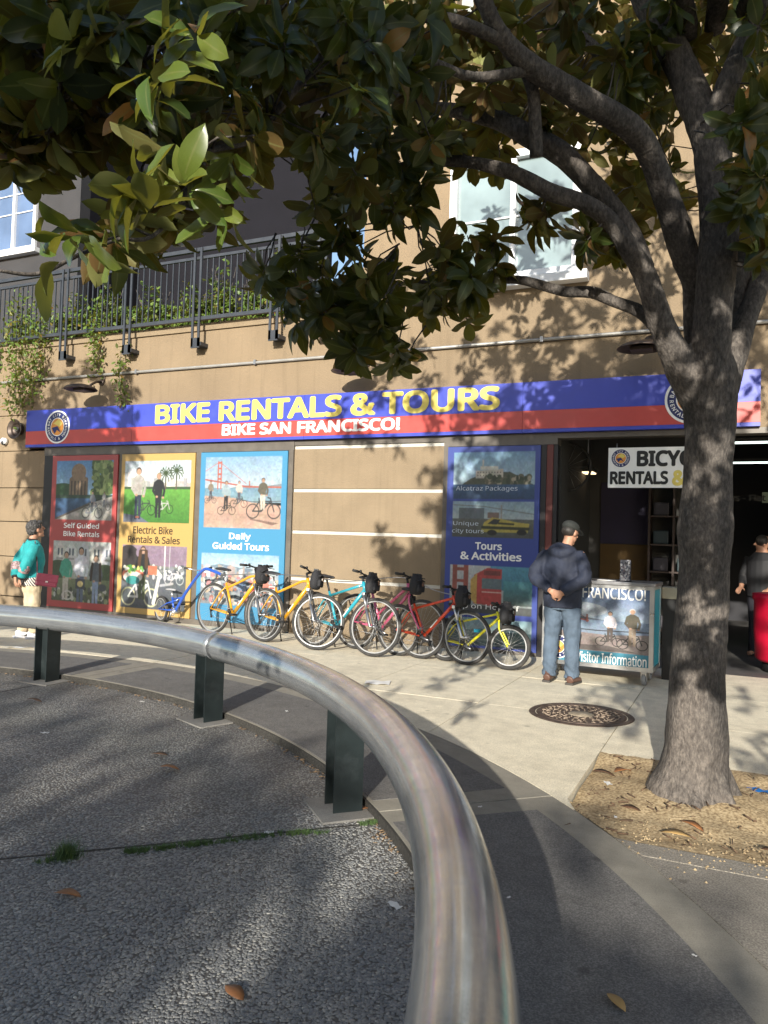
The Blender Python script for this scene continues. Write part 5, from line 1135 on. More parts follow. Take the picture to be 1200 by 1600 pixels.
for sgn in (-1, 1):
    sh, el, wr = AW[sgn]; j.tube(smooth_path([sh+Vector((-.02*sgn, 0, 0)), sh+(el-sh)*.5, el, el+(wr-el)*.5, wr-(wr-el)*.12], 3), [.076]*3+[.074]*3+[.068]*3+[.06]*3+[.05], 12)
fuse(j, .011, 'jacket', [TEALJ], wom, 3, folds(9, .012, 7.0))
q = MB(); q.tube([(0, -.012, 1.285), (0, -.008, 1.325)], [(.082, .09), (.064, .066)], 18, ref=(0, 1, 0)); fuse(q, .009, 'collar', [BLKRIB], wom, 1)
for sgn in (-1, 1):
    sh, el, wr = AW[sgn]; d = (wr-el).normalized(); fuse(MB().tube([wr-d*.05, wr-d*.0], .047, 14), .008, 'cuff', [BLKRIB], wom, 1)
    q = MB(); e = el+(wr-el)*.28; q.tube([e-d*.06, e, e+d*.06], [.068, .073, .066], 16); fuse(q, .009, 'floral_patch', [FLORAL], wom, 1, folds(40, .004))
fuse(MB().tube([(0, -.005, .70), (0, -.002, .82)], [(.145, .17), (.142, .168)], 18, ref=(0, 1, 0)), .011, 'shirt_hem', [STRIPE], wom, 2, folds(12, .01))
t = MB(); t.tube([(0, 0, .72), (0, 0, .82)], [(.125, .155), (.12, .15)], 18, ref=(0, 1, 0))
for sgn in (-1, 1): t.tube(smooth_path([(sgn*.075, 0, .78), (sgn*.08, .01, .6), (sgn*.085, .02, .42), (sgn*.088, .0+.03*sgn, .22), (sgn*.09, -.01+.05*sgn, .085)], 3), [(.10, .088)]*3+[(.088, .08)]*3+[(.078, .072)]*3+[(.072, .068)]*3+[(.07, .066)], 14, ref=(0, 1, 0))
fuse(t, .011, 'trousers', [BEIGET], wom, 2, folds(11, .012, 4.0))
for sgn in (-1, 1):
    s_ = MB(); a = Vector((sgn*.09, -.015+.05*sgn, 0)); s_.tube([a+Vector((0, -.075, .05)), a+Vector((0, -.02, .06)), a+Vector((0, .06, .05)), a+Vector((sgn*.01, .13, .036)), a+Vector((sgn*.012, .17, .03))], [(.045, .036), (.06, .042), (.05, .045), (.034, .046), (.02, .032)], 12, ref=(0, 0, 1)); s_.tube([a+Vector((0, -.02, .06)), a+Vector((0, -.02, .105))], .04, 12)
    so = fuse(s_, .009, 'shoe', [WHITESH], wom, 2)
    MB().prism([(a.x-.042, a.y-.10), (a.x+.042, a.y-.10), (a.x+.05, a.y+.1), (a.x+.025, a.y+.19), (a.x-.025, a.y+.19), (a.x-.05, a.y+.1)], 0, .028).build('sole', mat('pale_sole', (.55, .56, .6), .6), so)
    for sd in (-1, 1): MB().tube(smooth_path([a+Vector((sd*.051, -.02, .035)), a+Vector((sd*.053, .02, .03)), a+Vector((sd*.05, .075, .055))], 4), [.002]*4+[.007]*3+[.003]*2, 6).build('shoe_mark', BLACKPL, so)
rt = Vector(hf).normalized().cross(Vector((0, 0, 1))).normalized(); f = Vector(hf).normalized(); up = rt.cross(f); HM = Matrix(((rt.x, f.x, up.x, H.x), (rt.y, f.y, up.y, H.y), (rt.z, f.z, up.z, H.z), (0, 0, 0, 1)))
q = MB(); q.ball((0, -.03, .04), (.088, .10, .088), 18, 12); q.ball((0, -.055, -.02), (.076, .07, .06), 16, 10); q.ball((0, .045, .085), (.06, .04, .03), 12, 8)
fuse(MB().merge(q, HM), .008, 'hair', [HAIRG], wom, 1, folds(60, .012, 1.0))
# handbag on a strap
hb = thing('handbag', 'burgundy quilted handbag hanging at the hip of the woman in teal', 'handbag'); hb.matrix_world = PW @ Matrix.Translation((.20, .12, .70)) @ Matrix.Rotation(rad(78), 4, 'Z') @ Matrix.Rotation(rad(8), 4, 'Y')
MB().box((-.135, -.04, 0), (.135, .04, .165), 0, .02).build('bag_body', BURG, hb); MB().box((-.137, -.046, .06), (.137, -.02, .168), 0, .01).build('flap', BURG, hb); MB().box((-.015, -.05, .055), (.015, -.044, .075)).build('clasp', ALU, hb)
for i in range(7):
    for sg_ in (-1, 1): pass
p0, p1, p2 = hb.matrix_world.inverted() @ (PW @ Vector((.19, .07, 1.0))), None, None
MB().tube(smooth_path([(-.13, 0, .15), tuple(hb.matrix_world.inverted() @ (PW @ Vector((.205, .0, 1.02)))), tuple(hb.matrix_world.inverted() @ (PW @ Vector((.15, -.02, 1.29))))], 5), .006, 6).build('strap', BURG, hb)
# ---- dark figure inside the shop at the right edge
c0 = Vector((UY(1190, 900, 11.9).x, 11.9, 0)); q = MB(); head(q, (0, .02, 1.56), (-.8, -.6, -.1)); 
q.tube([(0, 0, .85), (0, 0, 1.1), (0, 0, 1.32), (0, 0, 1.42), (0, .01, 1.52)], [(.12, .17), (.12, .17), (.11, .19), (.06, .1), (.052, .052)], 16, ref=(0, 1, 0))
for s in (-1, 1):
    q.tube([(s*.19, 0, 1.36), (s*.25, -.03, 1.1), (s*.2, -.16, .95)], [.055, .045, .032], 10); hand(q, (s*.2, -.16, .95), (-s*.1, -.9, -.4), (0, .3, 1), .5, 1, s)
    q.tube([(s*.09, 0, .9), (s*.1, .02, .48), (s*.1, 0, .06), (s*.1, -.12, .04)], [.085, .06, .045, .035], 10)
dk = fuse(q, .009, 'person', [SKIN], None, 2); dk.location = c0; dk.rotation_euler = (0, 0, rad(-30))
tag(dk, 'dark clothed person inside the shop at the right edge behind the trunk', 'person')
q = MB(); q.tube([(0, 0, .82), (0, 0, 1.1), (0, 0, 1.32), (0, 0, 1.44)], [(.15, .2), (.15, .2), (.14, .215), (.08, .1)], 16, ref=(0, 1, 0))
for s in (-1, 1): q.tube([(s*.17, 0, 1.36), (s*.25, -.03, 1.1), (s*.21, -.13, .98)], [.07, .06, .045], 10)
fuse(q, .012, 'jacket', [mat('black_jacket', (.012, .012, .014), .7)], dk, 2)
q = MB(); q.tube([(0, 0, .8), (0, 0, .9)], [(.125, .17), (.12, .165)], 16, ref=(0, 1, 0))
for s in (-1, 1): q.tube([(s*.09, 0, .86), (s*.1, .02, .48), (s*.1, 0, .05)], [.105, .08, .07], 10)
fuse(q, .012, 'trousers', [mat('dark_trousers', (.015, .015, .022), .8)], dk, 2)
q = MB(); q.ball((0, .0, 1.6), (.085, .085, .085), 14, 10); fuse(q, .01, 'hair', [HAIRD], dk, 1)
# ---------------------------------------------------------------- magnolia tree
def bark_mat():
    m, N, L, b = nodes_of('grey_brown_bark'); geo = N.new('ShaderNodeNewGeometry'); mp = N.new('ShaderNodeMapping'); mp.inputs['Scale'].default_value = (1, 1, .45)
    L.new(geo.outputs['Position'], mp.inputs['Vector'])
    n1 = N.new('ShaderNodeTexNoise'); n1.inputs['Scale'].default_value = 55; n1.inputs['Detail'].default_value = 7; n1.inputs['Roughness'].default_value = .7
    n2 = N.new('ShaderNodeTexNoise'); n2.inputs['Scale'].default_value = 5; n2.inputs['Detail'].default_value = 6
    w = N.new('ShaderNodeTexVoronoi'); w.inputs['Scale'].default_value = 70
    for n in (n1, n2, w): L.new(mp.outputs[0], n.inputs['Vector'])
    r = ramp(N, [(.3, (.05, .045, .042)), (.5, (.115, .104, .096)), (.72, (.22, .198, .176))]); L.new(n1.outputs[0], r.inputs[0])
    r2 = ramp(N, [(.35, (.55, .55, .55)), (.65, (1.15, 1.1, 1.05))]); L.new(n2.outputs[0], r2.inputs[0])
    mx = N.new('ShaderNodeMix'); mx.data_type = 'RGBA'; mx.blend_type = 'MULTIPLY'; mx.inputs[0].default_value = 1; L.new(r.outputs[0], mx.inputs[6]); L.new(r2.outputs[0], mx.inputs[7]); L.new(mx.outputs[2], b.inputs['Base Color'])
    b.inputs['Roughness'].default_value = .9; b.inputs['Specular IOR Level'].default_value = .2
    ad = N.new('ShaderNodeMath'); ad.operation = 'MULTIPLY_ADD'; ad.inputs[1].default_value = .5; L.new(w.outputs['Distance'], ad.inputs[0]); L.new(n1.outputs[0], ad.inputs[2])
    bp = N.new('ShaderNodeBump'); bp.inputs['Strength'].default_value = .8; bp.inputs['Distance'].default_value = .012; L.new(ad.outputs[0], bp.inputs['Height']); L.new(bp.outputs[0], b.inputs['Normal']); return m
BARK = bark_mat()
def leaf_mat(name, top, top2, under, under2, trans=.22, rough=.28):
    m, N, L, b = nodes_of(name); an = N.new('ShaderNodeAttribute'); an.attribute_name = 'rnd'; oi = N.new('ShaderNodeObjectInfo'); geo = N.new('ShaderNodeNewGeometry')
    ad = N.new('ShaderNodeMath'); ad.operation = 'ADD'; L.new(an.outputs['Fac'], ad.inputs[0]); L.new(oi.outputs['Random'], ad.inputs[1]); fr = N.new('ShaderNodeMath'); fr.operation = 'FRACT'; L.new(ad.outputs[0], fr.inputs[0])
    t = ramp(N, [(0, top), (.7, top2), (.93, top2), (1, (.30, .13, .03))]); u = ramp(N, [(0, under), (.55, under2), (1, (.20, .22, .07))])
    L.new(fr.outputs[0], t.inputs[0]); L.new(fr.outputs[0], u.inputs[0])
    mx = N.new('ShaderNodeMix'); mx.data_type = 'RGBA'; L.new(geo.outputs['Backfacing'], mx.inputs[0]); L.new(t.outputs[0], mx.inputs[6]); L.new(u.outputs[0], mx.inputs[7])
    nz = N.new('ShaderNodeTexNoise'); nz.inputs['Scale'].default_value = 40; mr = N.new('ShaderNodeMapRange'); mr.inputs[3].default_value = .75; mr.inputs[4].default_value = 1.25; L.new(nz.outputs[0], mr.inputs[0])
    hs = N.new('ShaderNodeHueSaturation'); L.new(mx.outputs[2], hs.inputs['Color']); L.new(mr.outputs[0], hs.inputs['Value'])
    ra_ = N.new('ShaderNodeAttribute'); ra_.attribute_name = 'rib'; rm = N.new('ShaderNodeMapRange'); rm.inputs[1].default_value = .03; rm.inputs[2].default_value = .12; rm.inputs[3].default_value = .55; rm.inputs[4].default_value = 0; L.new(ra_.outputs['Fac'], rm.inputs[0])
    rx = N.new('ShaderNodeMix'); rx.data_type = 'RGBA'; L.new(rm.outputs[0], rx.inputs[0]); L.new(hs.outputs[0], rx.inputs[6]); rx.inputs[7].default_value = (.17, .18, .06, 1); b.inputs['Specular IOR Level'].default_value = .4
    L.new(rx.outputs[2], b.inputs['Base Color']); rg = N.new('ShaderNodeMapRange'); rg.inputs[3].default_value = rough; rg.inputs[4].default_value = .7; L.new(geo.outputs['Backfacing'], rg.inputs[0]); L.new(rg.outputs[0], b.inputs['Roughness'])
    tr = N.new('ShaderNodeBsdfTranslucent'); tr.inputs[0].default_value = (.36, .34, .03, 1); ms = N.new('ShaderNodeMixShader'); ms.inputs[0].default_value = trans
    L.new(b.outputs[0], ms.inputs[1]); L.new(tr.outputs[0], ms.inputs[2]); L.new(ms.outputs[0], N['Material Output'].inputs[0]); return m
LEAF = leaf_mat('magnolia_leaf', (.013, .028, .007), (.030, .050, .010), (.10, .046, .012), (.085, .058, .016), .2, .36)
LEAFY = leaf_mat('sun_tinted_magnolia_leaf', (.055, .10, .018), (.12, .15, .03), (.09, .09, .028), (.14, .12, .032), .24)  # paler copy of the leaf colour, with sunlight put into it
def leaf_shape(seed, L=1.0, W=.36, bend=.25, fold=.10, nseg=7):
    """one leaf along +X, upper side +Z: verts, faces"""
    V = []; g_ = np.random.default_rng(seed); tw = g_.uniform(-.25, .25)
    for i in range(nseg+1):
        t = i/nseg; w = W*.5*(math.sin(math.pi*t**1.12)**.72 if 0 < t < 1 else 0.012); z = -bend*t*t*L
        for s in (-1, 0, 1):
            V.append((t*L*(1-.1*bend*t), s*w*math.cos(tw*t)+.03*math.sin(t*3+seed)*t, z+abs(s)*w*fold*2+s*w*math.sin(tw*t)+(.022*math.sin(t*11+seed*2+s) if s else 0)))
    Fc = []
    for i in range(nseg):
        for k in (0, 1): a = i*3+k; Fc.append((a, a+3, a+4, a+1))
    return np.array(V), Fc
SHAPES_LO = [leaf_shape(i, bend=.2, fold=.1, W=.5, nseg=3) for i in range(8)]
SHAPES = [leaf_shape(i, bend=b, fold=f, W=w) for i, (b, f, w) in enumerate(((.12, .10, .46), (.3, .16, .42), (.45, .1, .46), (.08, .22, .42), (.2, .05, .5), (.6, .25, .44), (-.15, .18, .44), (.35, .35, .46)))]
for v, f in SHAPES: pass
def rosette(c, ax, n, Lm, g_, out, spread=(45, 105), sun_tint=False):
    ax = np.array(ax, float); ax /= np.linalg.norm(ax); t = np.cross(ax, [0, 0, 1]); t = t/np.linalg.norm(t) if np.linalg.norm(t) > .1 else np.array([1., 0, 0]); b = np.cross(ax, t)
    a0 = g_.uniform(0, 6.28)
    for i in range(n):
        a = a0+i*2.4+g_.normal(0, .25); th = rad(g_.uniform(*spread)); rd = t*math.cos(a)+b*math.sin(a)
        d = ax*math.cos(th)+rd*math.sin(th); d[2] -= g_.uniform(.05, .45); d /= np.linalg.norm(d)
        up = ax*math.sin(th)-rd*math.cos(th)+g_.normal(0, .25, 3); up[2] += .25; up -= d*up.dot(d); up /= np.linalg.norm(up)
        out.append((np.array(c)+ax*(-.05*i/n)+d*.015, d, up, Lm*g_.uniform(.7, 1.15), int(g_.integers(len(SHAPES))), sun_tint))
def leaf_matrix(l):
    c, d, up, L, k, y = l; s = np.cross(up, d); return np.array([d*L, s*L, up*L]).T, np.array(c)
def joined_leaves(name, leaves, m, parent, lod=False):
    V, Fc, rn, rb = [], [], [], []; off = 0; g_ = np.random.default_rng(5)
    for l in leaves:
        R, c = leaf_matrix(l); v, f = (SHAPES_LO if lod else SHAPES)[l[4]]
        V.append(v @ R.T + c); Fc += [tuple(i+off for i in q) for q in f]; off += len(v); rn.append(np.full(len(v), g_.random())); rb.append(np.abs(np.tile([1., 0., 1.], len(v)//3)))
    me = bpy.data.meshes.new(name); me.from_pydata(np.concatenate(V).tolist(), [], Fc)
    me.polygons.foreach_set('use_smooth', [True]*len(me.polygons)); a = me.attributes.new('rnd', 'FLOAT', 'POINT'); a.data.foreach_set('value', np.concatenate(rn).astype(np.float32))
    a = me.attributes.new('rib', 'FLOAT', 'POINT'); a.data.foreach_set('value', np.concatenate(rb).astype(np.float32))
    me.materials.append(m); return link(name, me, parent, kind='stuff')

tree = thing('magnolia_tree', 'large magnolia tree with forked grey trunk spreading dark leaves over the frontage', 'tree', (0, 0, 0))
fd = float(np.dot(np.array(TB)-np.array([0, 0, CAM_H]), CF))   # depth of the trunk
def limb(pts, widths, name='branch', n=12, rough=.06, parent=None, sub=6):
    """pts: (px, py, depth); widths in photo pixels"""
    P = [np.array(UD(x, y, d)) for x, y, d in pts]; Rr = [w*d/F_PX/2 for w, (x, y, d) in zip(widths, pts)]
    Q = smooth_path([tuple(p)+(r,) for p, r in zip(P, Rr)], sub)
    m = MB(); m.tube([q[:3] for q in Q], [max(.004, q[3]) for q in Q], n)
    if rough:
        V = []; ctr = [q[:3] for q in Q]
        for i, v in enumerate(m.v):
            k = min(i//n, len(ctr)-1); c = Vector(ctr[k]); d = Vector(v)-c; s = 1+rough*mnoise.noise(Vector(v)*6)+rough*.8*mnoise.noise(Vector(v)*17)
            V.append(tuple(c+d*s))
        m.v = V
    return m.build(name, BARK, parent or tree), Q
d0 = fd
trunk, trunk_path = limb([(1076, 1262, d0), (1076, 1240, d0), (1083, 1205, d0), (1088, 1150, d0), (1089, 1060, d0), (1096, 960, d0), (1100, 880, d0), (1101, 835, d0), (1103, 790, d0), (1106, 730, d0), (1109, 670, d0), (1108, 620, d0), (1107, 575, d0), (1110, 540, d0)],
      [150, 128, 104, 92, 84, 76, 76, 84, 76, 73, 76, 82, 84, 60], 'trunk', 28, .07)
LQ = []
def br(pts, w, n=12, rough=.06): o, Q = limb(pts, [q*.83 for q in w], 'branch', n, rough); LQ.append(Q); return o
br([(1085, 620, d0), (1062, 570, d0), (1028, 515, d0+.05), (1000, 487, d0+.1), (962, 472, d0+.15), (925, 457, d0+.2), (880, 455, d0+.25), (815, 438, d0+.3), (770, 440, d0+.35), (700, 452, d0+.4)], [50, 34, 26, 24, 22, 22, 20, 17, 13, 7])
br([(1090, 620, d0), (1058, 560, d0-.05), (1032, 500, d0-.1), (1008, 430, d0-.15), (985, 392, d0-.2), (955, 348, d0-.2), (915, 318, d0-.2), (860, 300, d0-.15), (800, 270, d0-.1), (730, 253, d0), (670, 254, d0), (600, 266, d0), (540, 270, d0), (505, 262, d0), (478, 252, d0), (462, 262, d0)], [70, 54, 46, 42, 38, 34, 32, 32, 28, 22, 20, 19, 17, 15, 13, 9])
br([(1100, 600, d0+.05), (1086, 540, d0+.1), (1083, 480, d0+.1), (1084, 440, d0+.05), (1068, 390, d0), (1042, 310, d0-.1), (1015, 240, d0-.2), (982, 197, d0-.3), (900, 148, d0-.4), (835, 108, d0-.5), (790, 65, d0-.6), (760, 10, d0-.7), (745, -60, d0-.8)], [52, 38, 36, 44, 52, 48, 46, 48, 46, 42, 34, 30, 26], 14)
br([(1010, 420, d0-.15), (985, 365, d0-.05), (950, 318, d0), (882, 245, d0), (828, 214, d0), (785, 190, d0+.05), (725, 175, d0+.1), (660, 166, d0+.15), (600, 150, d0+.2), (540, 160, d0+.3)], [30, 38, 40, 44, 42, 36, 28, 22, 16, 8])
br([(1108, 600, d0-.05), (1114, 500, d0-.1), (1120, 420, d0-.12), (1124, 340, d0-.14), (1117, 270, d0-.15), (1114, 215, d0-.15), (1138, 130, d0-.2), (1168, 60, d0-.25), (1198, 0, d0-.3), (1230, -80, d0-.4)], [74, 66, 68, 70, 68, 62, 44, 40, 38, 30], 16)
br([(1118, 260, d0-.15), (1095, 180, d0-.1), (1062, 100, d0), (1035, 45, d0), (1005, -10, d0), (985, -90, d0)], [60, 62, 58, 54, 50, 40], 14)
br([(1130, 610, d0+.1), (1148, 555, d0+.15), (1166, 500, d0+.2), (1192, 430, d0+.25), (1225, 350, d0+.3), (1260, 260, d0+.4)], [56, 44, 38, 36, 32, 28])
br([(1125, 600, d0+.25), (1142, 520, d0+.3), (1152, 440, d0+.35), (1160, 380, d0+.4), (1172, 300, d0+.5), (1185, 200, d0+.6)], [60, 52, 50, 46, 34, 26])
br([(838, 245, d0-.3), (836, 190, d0-.35), (832, 140, d0-.4), (815, 100, d0-.45), (785, 50, d0-.5), (752, 10, d0-.6), (730, -50, d0-.7)], [26, 24, 24, 24, 20, 17, 12])
br([(1000, 140, d0+.2), (950, 95, d0+.25), (900, 52, d0+.3), (850, 20, d0+.3), (800, -20, d0+.4)], [22, 22, 22, 20, 16])
br([(790, 65, d0-.6), (700, 30, d0-.8), (600, 30, d0-1.0), (530, 62, d0-1.2), (465, 135, d0-1.35), (395, 215, d0-1.5), (330, 235, d0-1.65), (250, 275, d0-1.95)], [24, 22, 20, 18, 15, 13, 11, 6], 10)
br([(600, 30, d0-1.0), (450, -30, d0-1.3), (330, 20, d0-1.6), (260, 60, d0-1.8), (225, 95, d0-1.95)], [18, 18, 14, 10, 6], 10)
br([(395, 215, d0-1.5), (300, 225, d0-1.6), (190, 195, d0-1.7), (110, 130, d0-1.9), (50, 70, d0-2.0)], [11, 10, 9, 7, 5], 8)
br([(330, 235, d0-1.65), (250, 360, d0-1.95), (180, 375, d0-2.15), (120, 400, d0-2.3), (60, 428, d0-2.4), (-10, 422, d0-2.5)], [9, 8, 8, 8, 8, 6], 8)
br([(700, 452, d0+.4), (640, 440, d0+.45), (590, 470, d0+.5), (560, 520, d0+.55)], [10, 8, 7, 5], 8)
br([(655, 257, d0), (640, 300, d0), (655, 325, d0), (652, 352, d0)], [8, 8, 7, 5], 8)
br([(835, 108, d0-.5), (740, 120, d0-.6), (650, 90, d0-.8), (560, 110, d0-1.0), (500, 190, d0-1.1)], [22, 18, 14, 10, 6], 10)
# the fork: trunk and the roots of the main limbs grown into one surface
TQ = trunk_path; m = MB(); m.tube([q[:3] for q in TQ], [q[3] for q in TQ], 28)
for Q in LQ[:8]:
    k = int(len(Q)*.34) if len(Q) > 40 else int(len(Q)*.5); m.tube([q[:3] for q in Q[:k]], [q[3]*(1.05-.12*i/k) for i, q in enumerate(Q[:k])], 18)
for k in range(7):
    a = k*.9+.3; dx, dy = math.cos(a), math.sin(a); m.tube([(TB.x+dx*.10, TB.y+dy*.10, .34), (TB.x+dx*.14, TB.y+dy*.14, .15), (TB.x+dx*.20, TB.y+dy*.20, .04), (TB.x+dx*(.27+.03*(k%3)), TB.y+dy*(.27+.03*(k%3)), -.05)], [.06, .058, .05, .03], 10)
old = trunk.data; bpy.data.objects.remove(trunk)
trunk = fuse(m, .017, 'trunk', [BARK], tree, 3, lambda p: .012*mnoise.noise(Vector((p[0]*7, p[1]*7, p[2]*3)))+.007*mnoise.noise(Vector((p[0]*24, p[1]*24, p[2]*10))))
# crowns of leaves: (px, py, rx, ry, near, far, rosettes)
g_ = np.random.default_rng(21); leaves = []
BL = [(60, 40, 80, 50, 2.4, 3.4, 16), (50, 150, 70, 90, 2.8, 4.0, 20), (30, 235, 45, 30, 2.8, 3.6, 7), (160, 150, 90, 100, 2.6, 3.8, 24), (150, 30, 90, 40, 2.5, 3.4, 12), (330, 95, 130, 100, 2.5, 3.8, 30), (330, 225, 90, 70, 2.6, 3.8, 13), (290, 350, 95, 45, 2.6, 3.6, 9), (190, 350, 50, 45, 2.3, 3.0, 3),
      (480, 65, 130, 85, 2.9, 4.6, 32), (480, 185, 100, 75, 3.2, 4.8, 17), (640, 60, 120, 90, 3.3, 5.0, 28), (610, 190, 100, 50, 3.8, 5.0, 13), (540, 330, 60, 60, 3.8, 5.0, 12), (455, 425, 55, 42, 4.0, 4.8, 9), (560, 440, 65, 55, 4.2, 5.2, 18), (590, 530, 60, 42, 4.4, 5.2, 15), (505, 490, 45, 35, 4.4, 5.0, 8), (700, 470, 48, 52, 4.6, 5.4, 11), (745, 395, 40, 40, 4.5, 5.2, 7), (690, 400, 40, 30, 4.6, 5.2, 5), (620, 300, 55, 40, 4.2, 5.0, 9),
      (770, 105, 110, 95, 4.2, 5.8, 29), (890, 70, 90, 80, 4.3, 5.8, 18), (1010, 110, 50, 90, 4.4, 5.6, 11), (980, 320, 40, 40, 4.8, 5.6, 5), (640, 230, 60, 40, 4.2, 5.2, 7), (790, 215, 90, 50, 4.6, 5.5, 8), (890, 200, 70, 50, 4.6, 5.8, 11), (838, 330, 22, 35, 4.4, 5.0, 4), (950, 370, 45, 35, 4.4, 5.2, 8), (1000, 230, 60, 70, 5.0, 6.2, 10), (960, 140, 60, 60, 4.4, 6.0, 12), (1080, 50, 90, 60, 4.4, 6.0, 16), (1060, 290, 26, 50, 5.0, 5.8, 3), (1178, 240, 36, 110, 3.8, 5.4, 18), (1175, 90, 50, 90, 4.2, 5.6, 14), (1195, 370, 22, 40, 4.2, 5.0, 4)]
ros = []
for (px, py, rx, ry, a, b, n) in BL:
    for i in range(n):
        while True:
            u, v = g_.uniform(-1, 1, 2)
            if u*u+v*v <= 1: break
        ros.append(np.array(UD(px+u*rx, py+v*ry, g_.uniform(a, b))))
nvis = len(ros); back = []
for i in range(240):       # boughs over the trunk, towards the wall and up past the top of the frame
    p = np.array([g_.uniform(-2.8, 2.4), g_.uniform(4.8, 7.6), g_.uniform(4.7, 7.0)]); d = p-np.array([0, 0, CAM_H]); dep = d.dot(CF); qx, qy = 600+F_PX*d.dot(CR)/dep, 800-F_PX*d.dot(CU)/dep
    if qy < (150 if qx < 850 else 60): ros.append(p)
# the crown goes on above, behind the camera and to the right, outside the frame
for i in range(420):
    p = np.array([g_.uniform(-4.5, 4.5), g_.uniform(.3, 8.0), 0]); r = math.hypot((p[0]-.0)/4.6, (p[1]-4.6)/4.6)
    if r > 1: continue
    zlo = 4.3+.25*abs(p[0]); p[2] = zlo+g_.random()*max(.3, 4.6+3.6*(1-r*r)**.5-zlo)
    d = p-np.array([0, 0, CAM_H]); dep = d.dot(CF); py = 800-F_PX*d.dot(CU)/max(dep, .1)
    if dep > .3 and py > 120: continue
    ros.append(p)
# unseen leaf clusters added sunward of the boughs in view, to shade them
S_ = np.array(sun_dir); vis = [p for p in ros[:nvis]]
for p in vis:
    for rep in range(2):
        if g_.random() < (.65 if rep else .03): continue
        yb = g_.uniform(-3.0, -.2); t_ = (p[1]-yb)/S_[1]; q = p-S_*t_+g_.normal(0, .12, 3)
        back.append(q)
for (px, py) in ((500, 1062), (560, 1082), (620, 1078), (690, 1068), (730, 1110), (760, 1185), (820, 1180), (850, 1192), (955, 1185), (1000, 1180), (930, 1100), (985, 1088), (1040, 1100), (1000, 1115), (1070, 1115), (1165, 1105), (1180, 1150), (1150, 1180), (1190, 1190), (1160, 1085)):
    p = np.array(UG(px, py)); back.append(p-S_*((p[1]-g_.uniform(-.9, .4))/S_[1]))  # unseen clusters added to drop leaf shade on these sidewalk spots
for i in range(110):
    p = np.array([g_.uniform(-2.4, 1.3), g_.uniform(9.0, 10.6), g_.uniform(.2, 2.9)]); back.append(p-S_*((p[1]-g_.uniform(-1.6, .2))/S_[1]))  # more unseen clusters, added to shade the shop doorway
for i in range(70):
    p = np.array([g_.uniform(-3.2, .6), 10, g_.uniform(2.9, 5.0)]); back.append(p-S_*((p[1]-g_.uniform(2.0, 6.5))/S_[1]))  # clusters added out of view to dapple the sign and right wall
for i in range(115):
    p = np.array([-.2+g_.normal(0, .3), 5.1, g_.uniform(.5, 4.6)]); yb = g_.uniform(.6, 2.0) if i % 3 else g_.uniform(-3.0, -.8); back.append(p-S_*((p[1]-yb)/S_[1]))  # clusters added out of view to dapple the trunk
ctr = np.array([-.3, 4.3, 2.6])
allq = np.concatenate([np.array(Q)[:, :3] for Q in LQ]); twigs = MB()
for p in ros:
    k = np.argmin(((allq-p)**2).sum(1)); a = allq[k]; v = p-a; dist = np.linalg.norm(v)
    ax = v/max(dist, 1e-3)+np.array([0, 0, -.1])+g_.normal(0, .4, 3)
    rosette(p, ax, int(g_.integers(8, 13)), .165, g_, leaves)
    if dist > .06:
        mid = (p+a)/2+g_.normal(0, .06, 3)*min(1, dist); q0 = a if dist < .45 else p-v/dist*.32
        twigs.tube([tuple(q0), tuple((p+q0)/2+g_.normal(0, .03, 3)), tuple(p)], [.006, .0045, .0035], 5)
def in_view(p):
    d = np.array(p)-np.array([0, 0, CAM_H]); dep = d.dot(CF)
    if np.linalg.norm(d) < 1.0: return True
    if dep < -.3: return False
    dep = max(dep, .05); qx, qy = 600+F_PX*d.dot(CR)/dep, 800-F_PX*d.dot(CU)/dep; mg = F_PX*.3/dep
    return -mg < qx < 1200+mg and -mg < qy < 1600+mg
back = [p for p in back if not in_view(p)]
for p in back: rosette(p, g_.normal(0, 1, 3)+np.array([0, 0, .3]), 9, .19, g_, leaves)
for bx in (-1.2, .2, 1.6): twigs.tube(smooth_path([(-.2+.1*bx, 4.9, 4.6), (bx*.5, 2.6, 5.3), (bx*.9, .6, 5.4), (bx*1.1, -1.2, 5.2), (bx*1.2, -3.0, 4.9)], 4), [.06-.003*i for i in range(17)], 8)
twigs.build('twigs', BARK, tree, kind='stuff')
# rosettes hanging nearest the camera, their leaf colour brightened to look sunlit
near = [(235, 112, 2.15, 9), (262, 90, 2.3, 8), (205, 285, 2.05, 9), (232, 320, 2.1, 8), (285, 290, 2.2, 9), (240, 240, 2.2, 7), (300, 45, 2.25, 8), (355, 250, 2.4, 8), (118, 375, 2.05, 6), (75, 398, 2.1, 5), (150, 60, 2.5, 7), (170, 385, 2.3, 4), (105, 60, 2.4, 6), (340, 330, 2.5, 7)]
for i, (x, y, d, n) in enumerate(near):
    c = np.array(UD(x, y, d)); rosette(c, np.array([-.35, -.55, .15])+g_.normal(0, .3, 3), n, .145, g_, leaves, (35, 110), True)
def psize(l):
    d = l[0]-np.array([0, 0, CAM_H]); dep = d.dot(CF)
    if dep < .4: return 0
    x, y = 600+F_PX*d.dot(CR)/dep, 800-F_PX*d.dot(CU)/dep
    return l[3]/dep if (-40 < x < 1240 and -40 < y < 1000) else 0
order = sorted(range(len(leaves)), key=lambda i: -psize(leaves[i])); big = set(order[:300])
lm_ = {}
for k, (v, f) in enumerate(SHAPES):
    for y, m in ((False, LEAF), (True, LEAFY)):
        me = bpy.data.meshes.new('leaf'); me.from_pydata(v.tolist(), [], f); me.polygons.foreach_set('use_smooth', [True]*len(f)); me.materials.append(m); a = me.attributes.new('rib', 'FLOAT', 'POINT'); a.data.foreach_set('value', np.tile([1., 0., 1.], len(v)//3).astype(np.float32)); lm_[(k, y)] = me
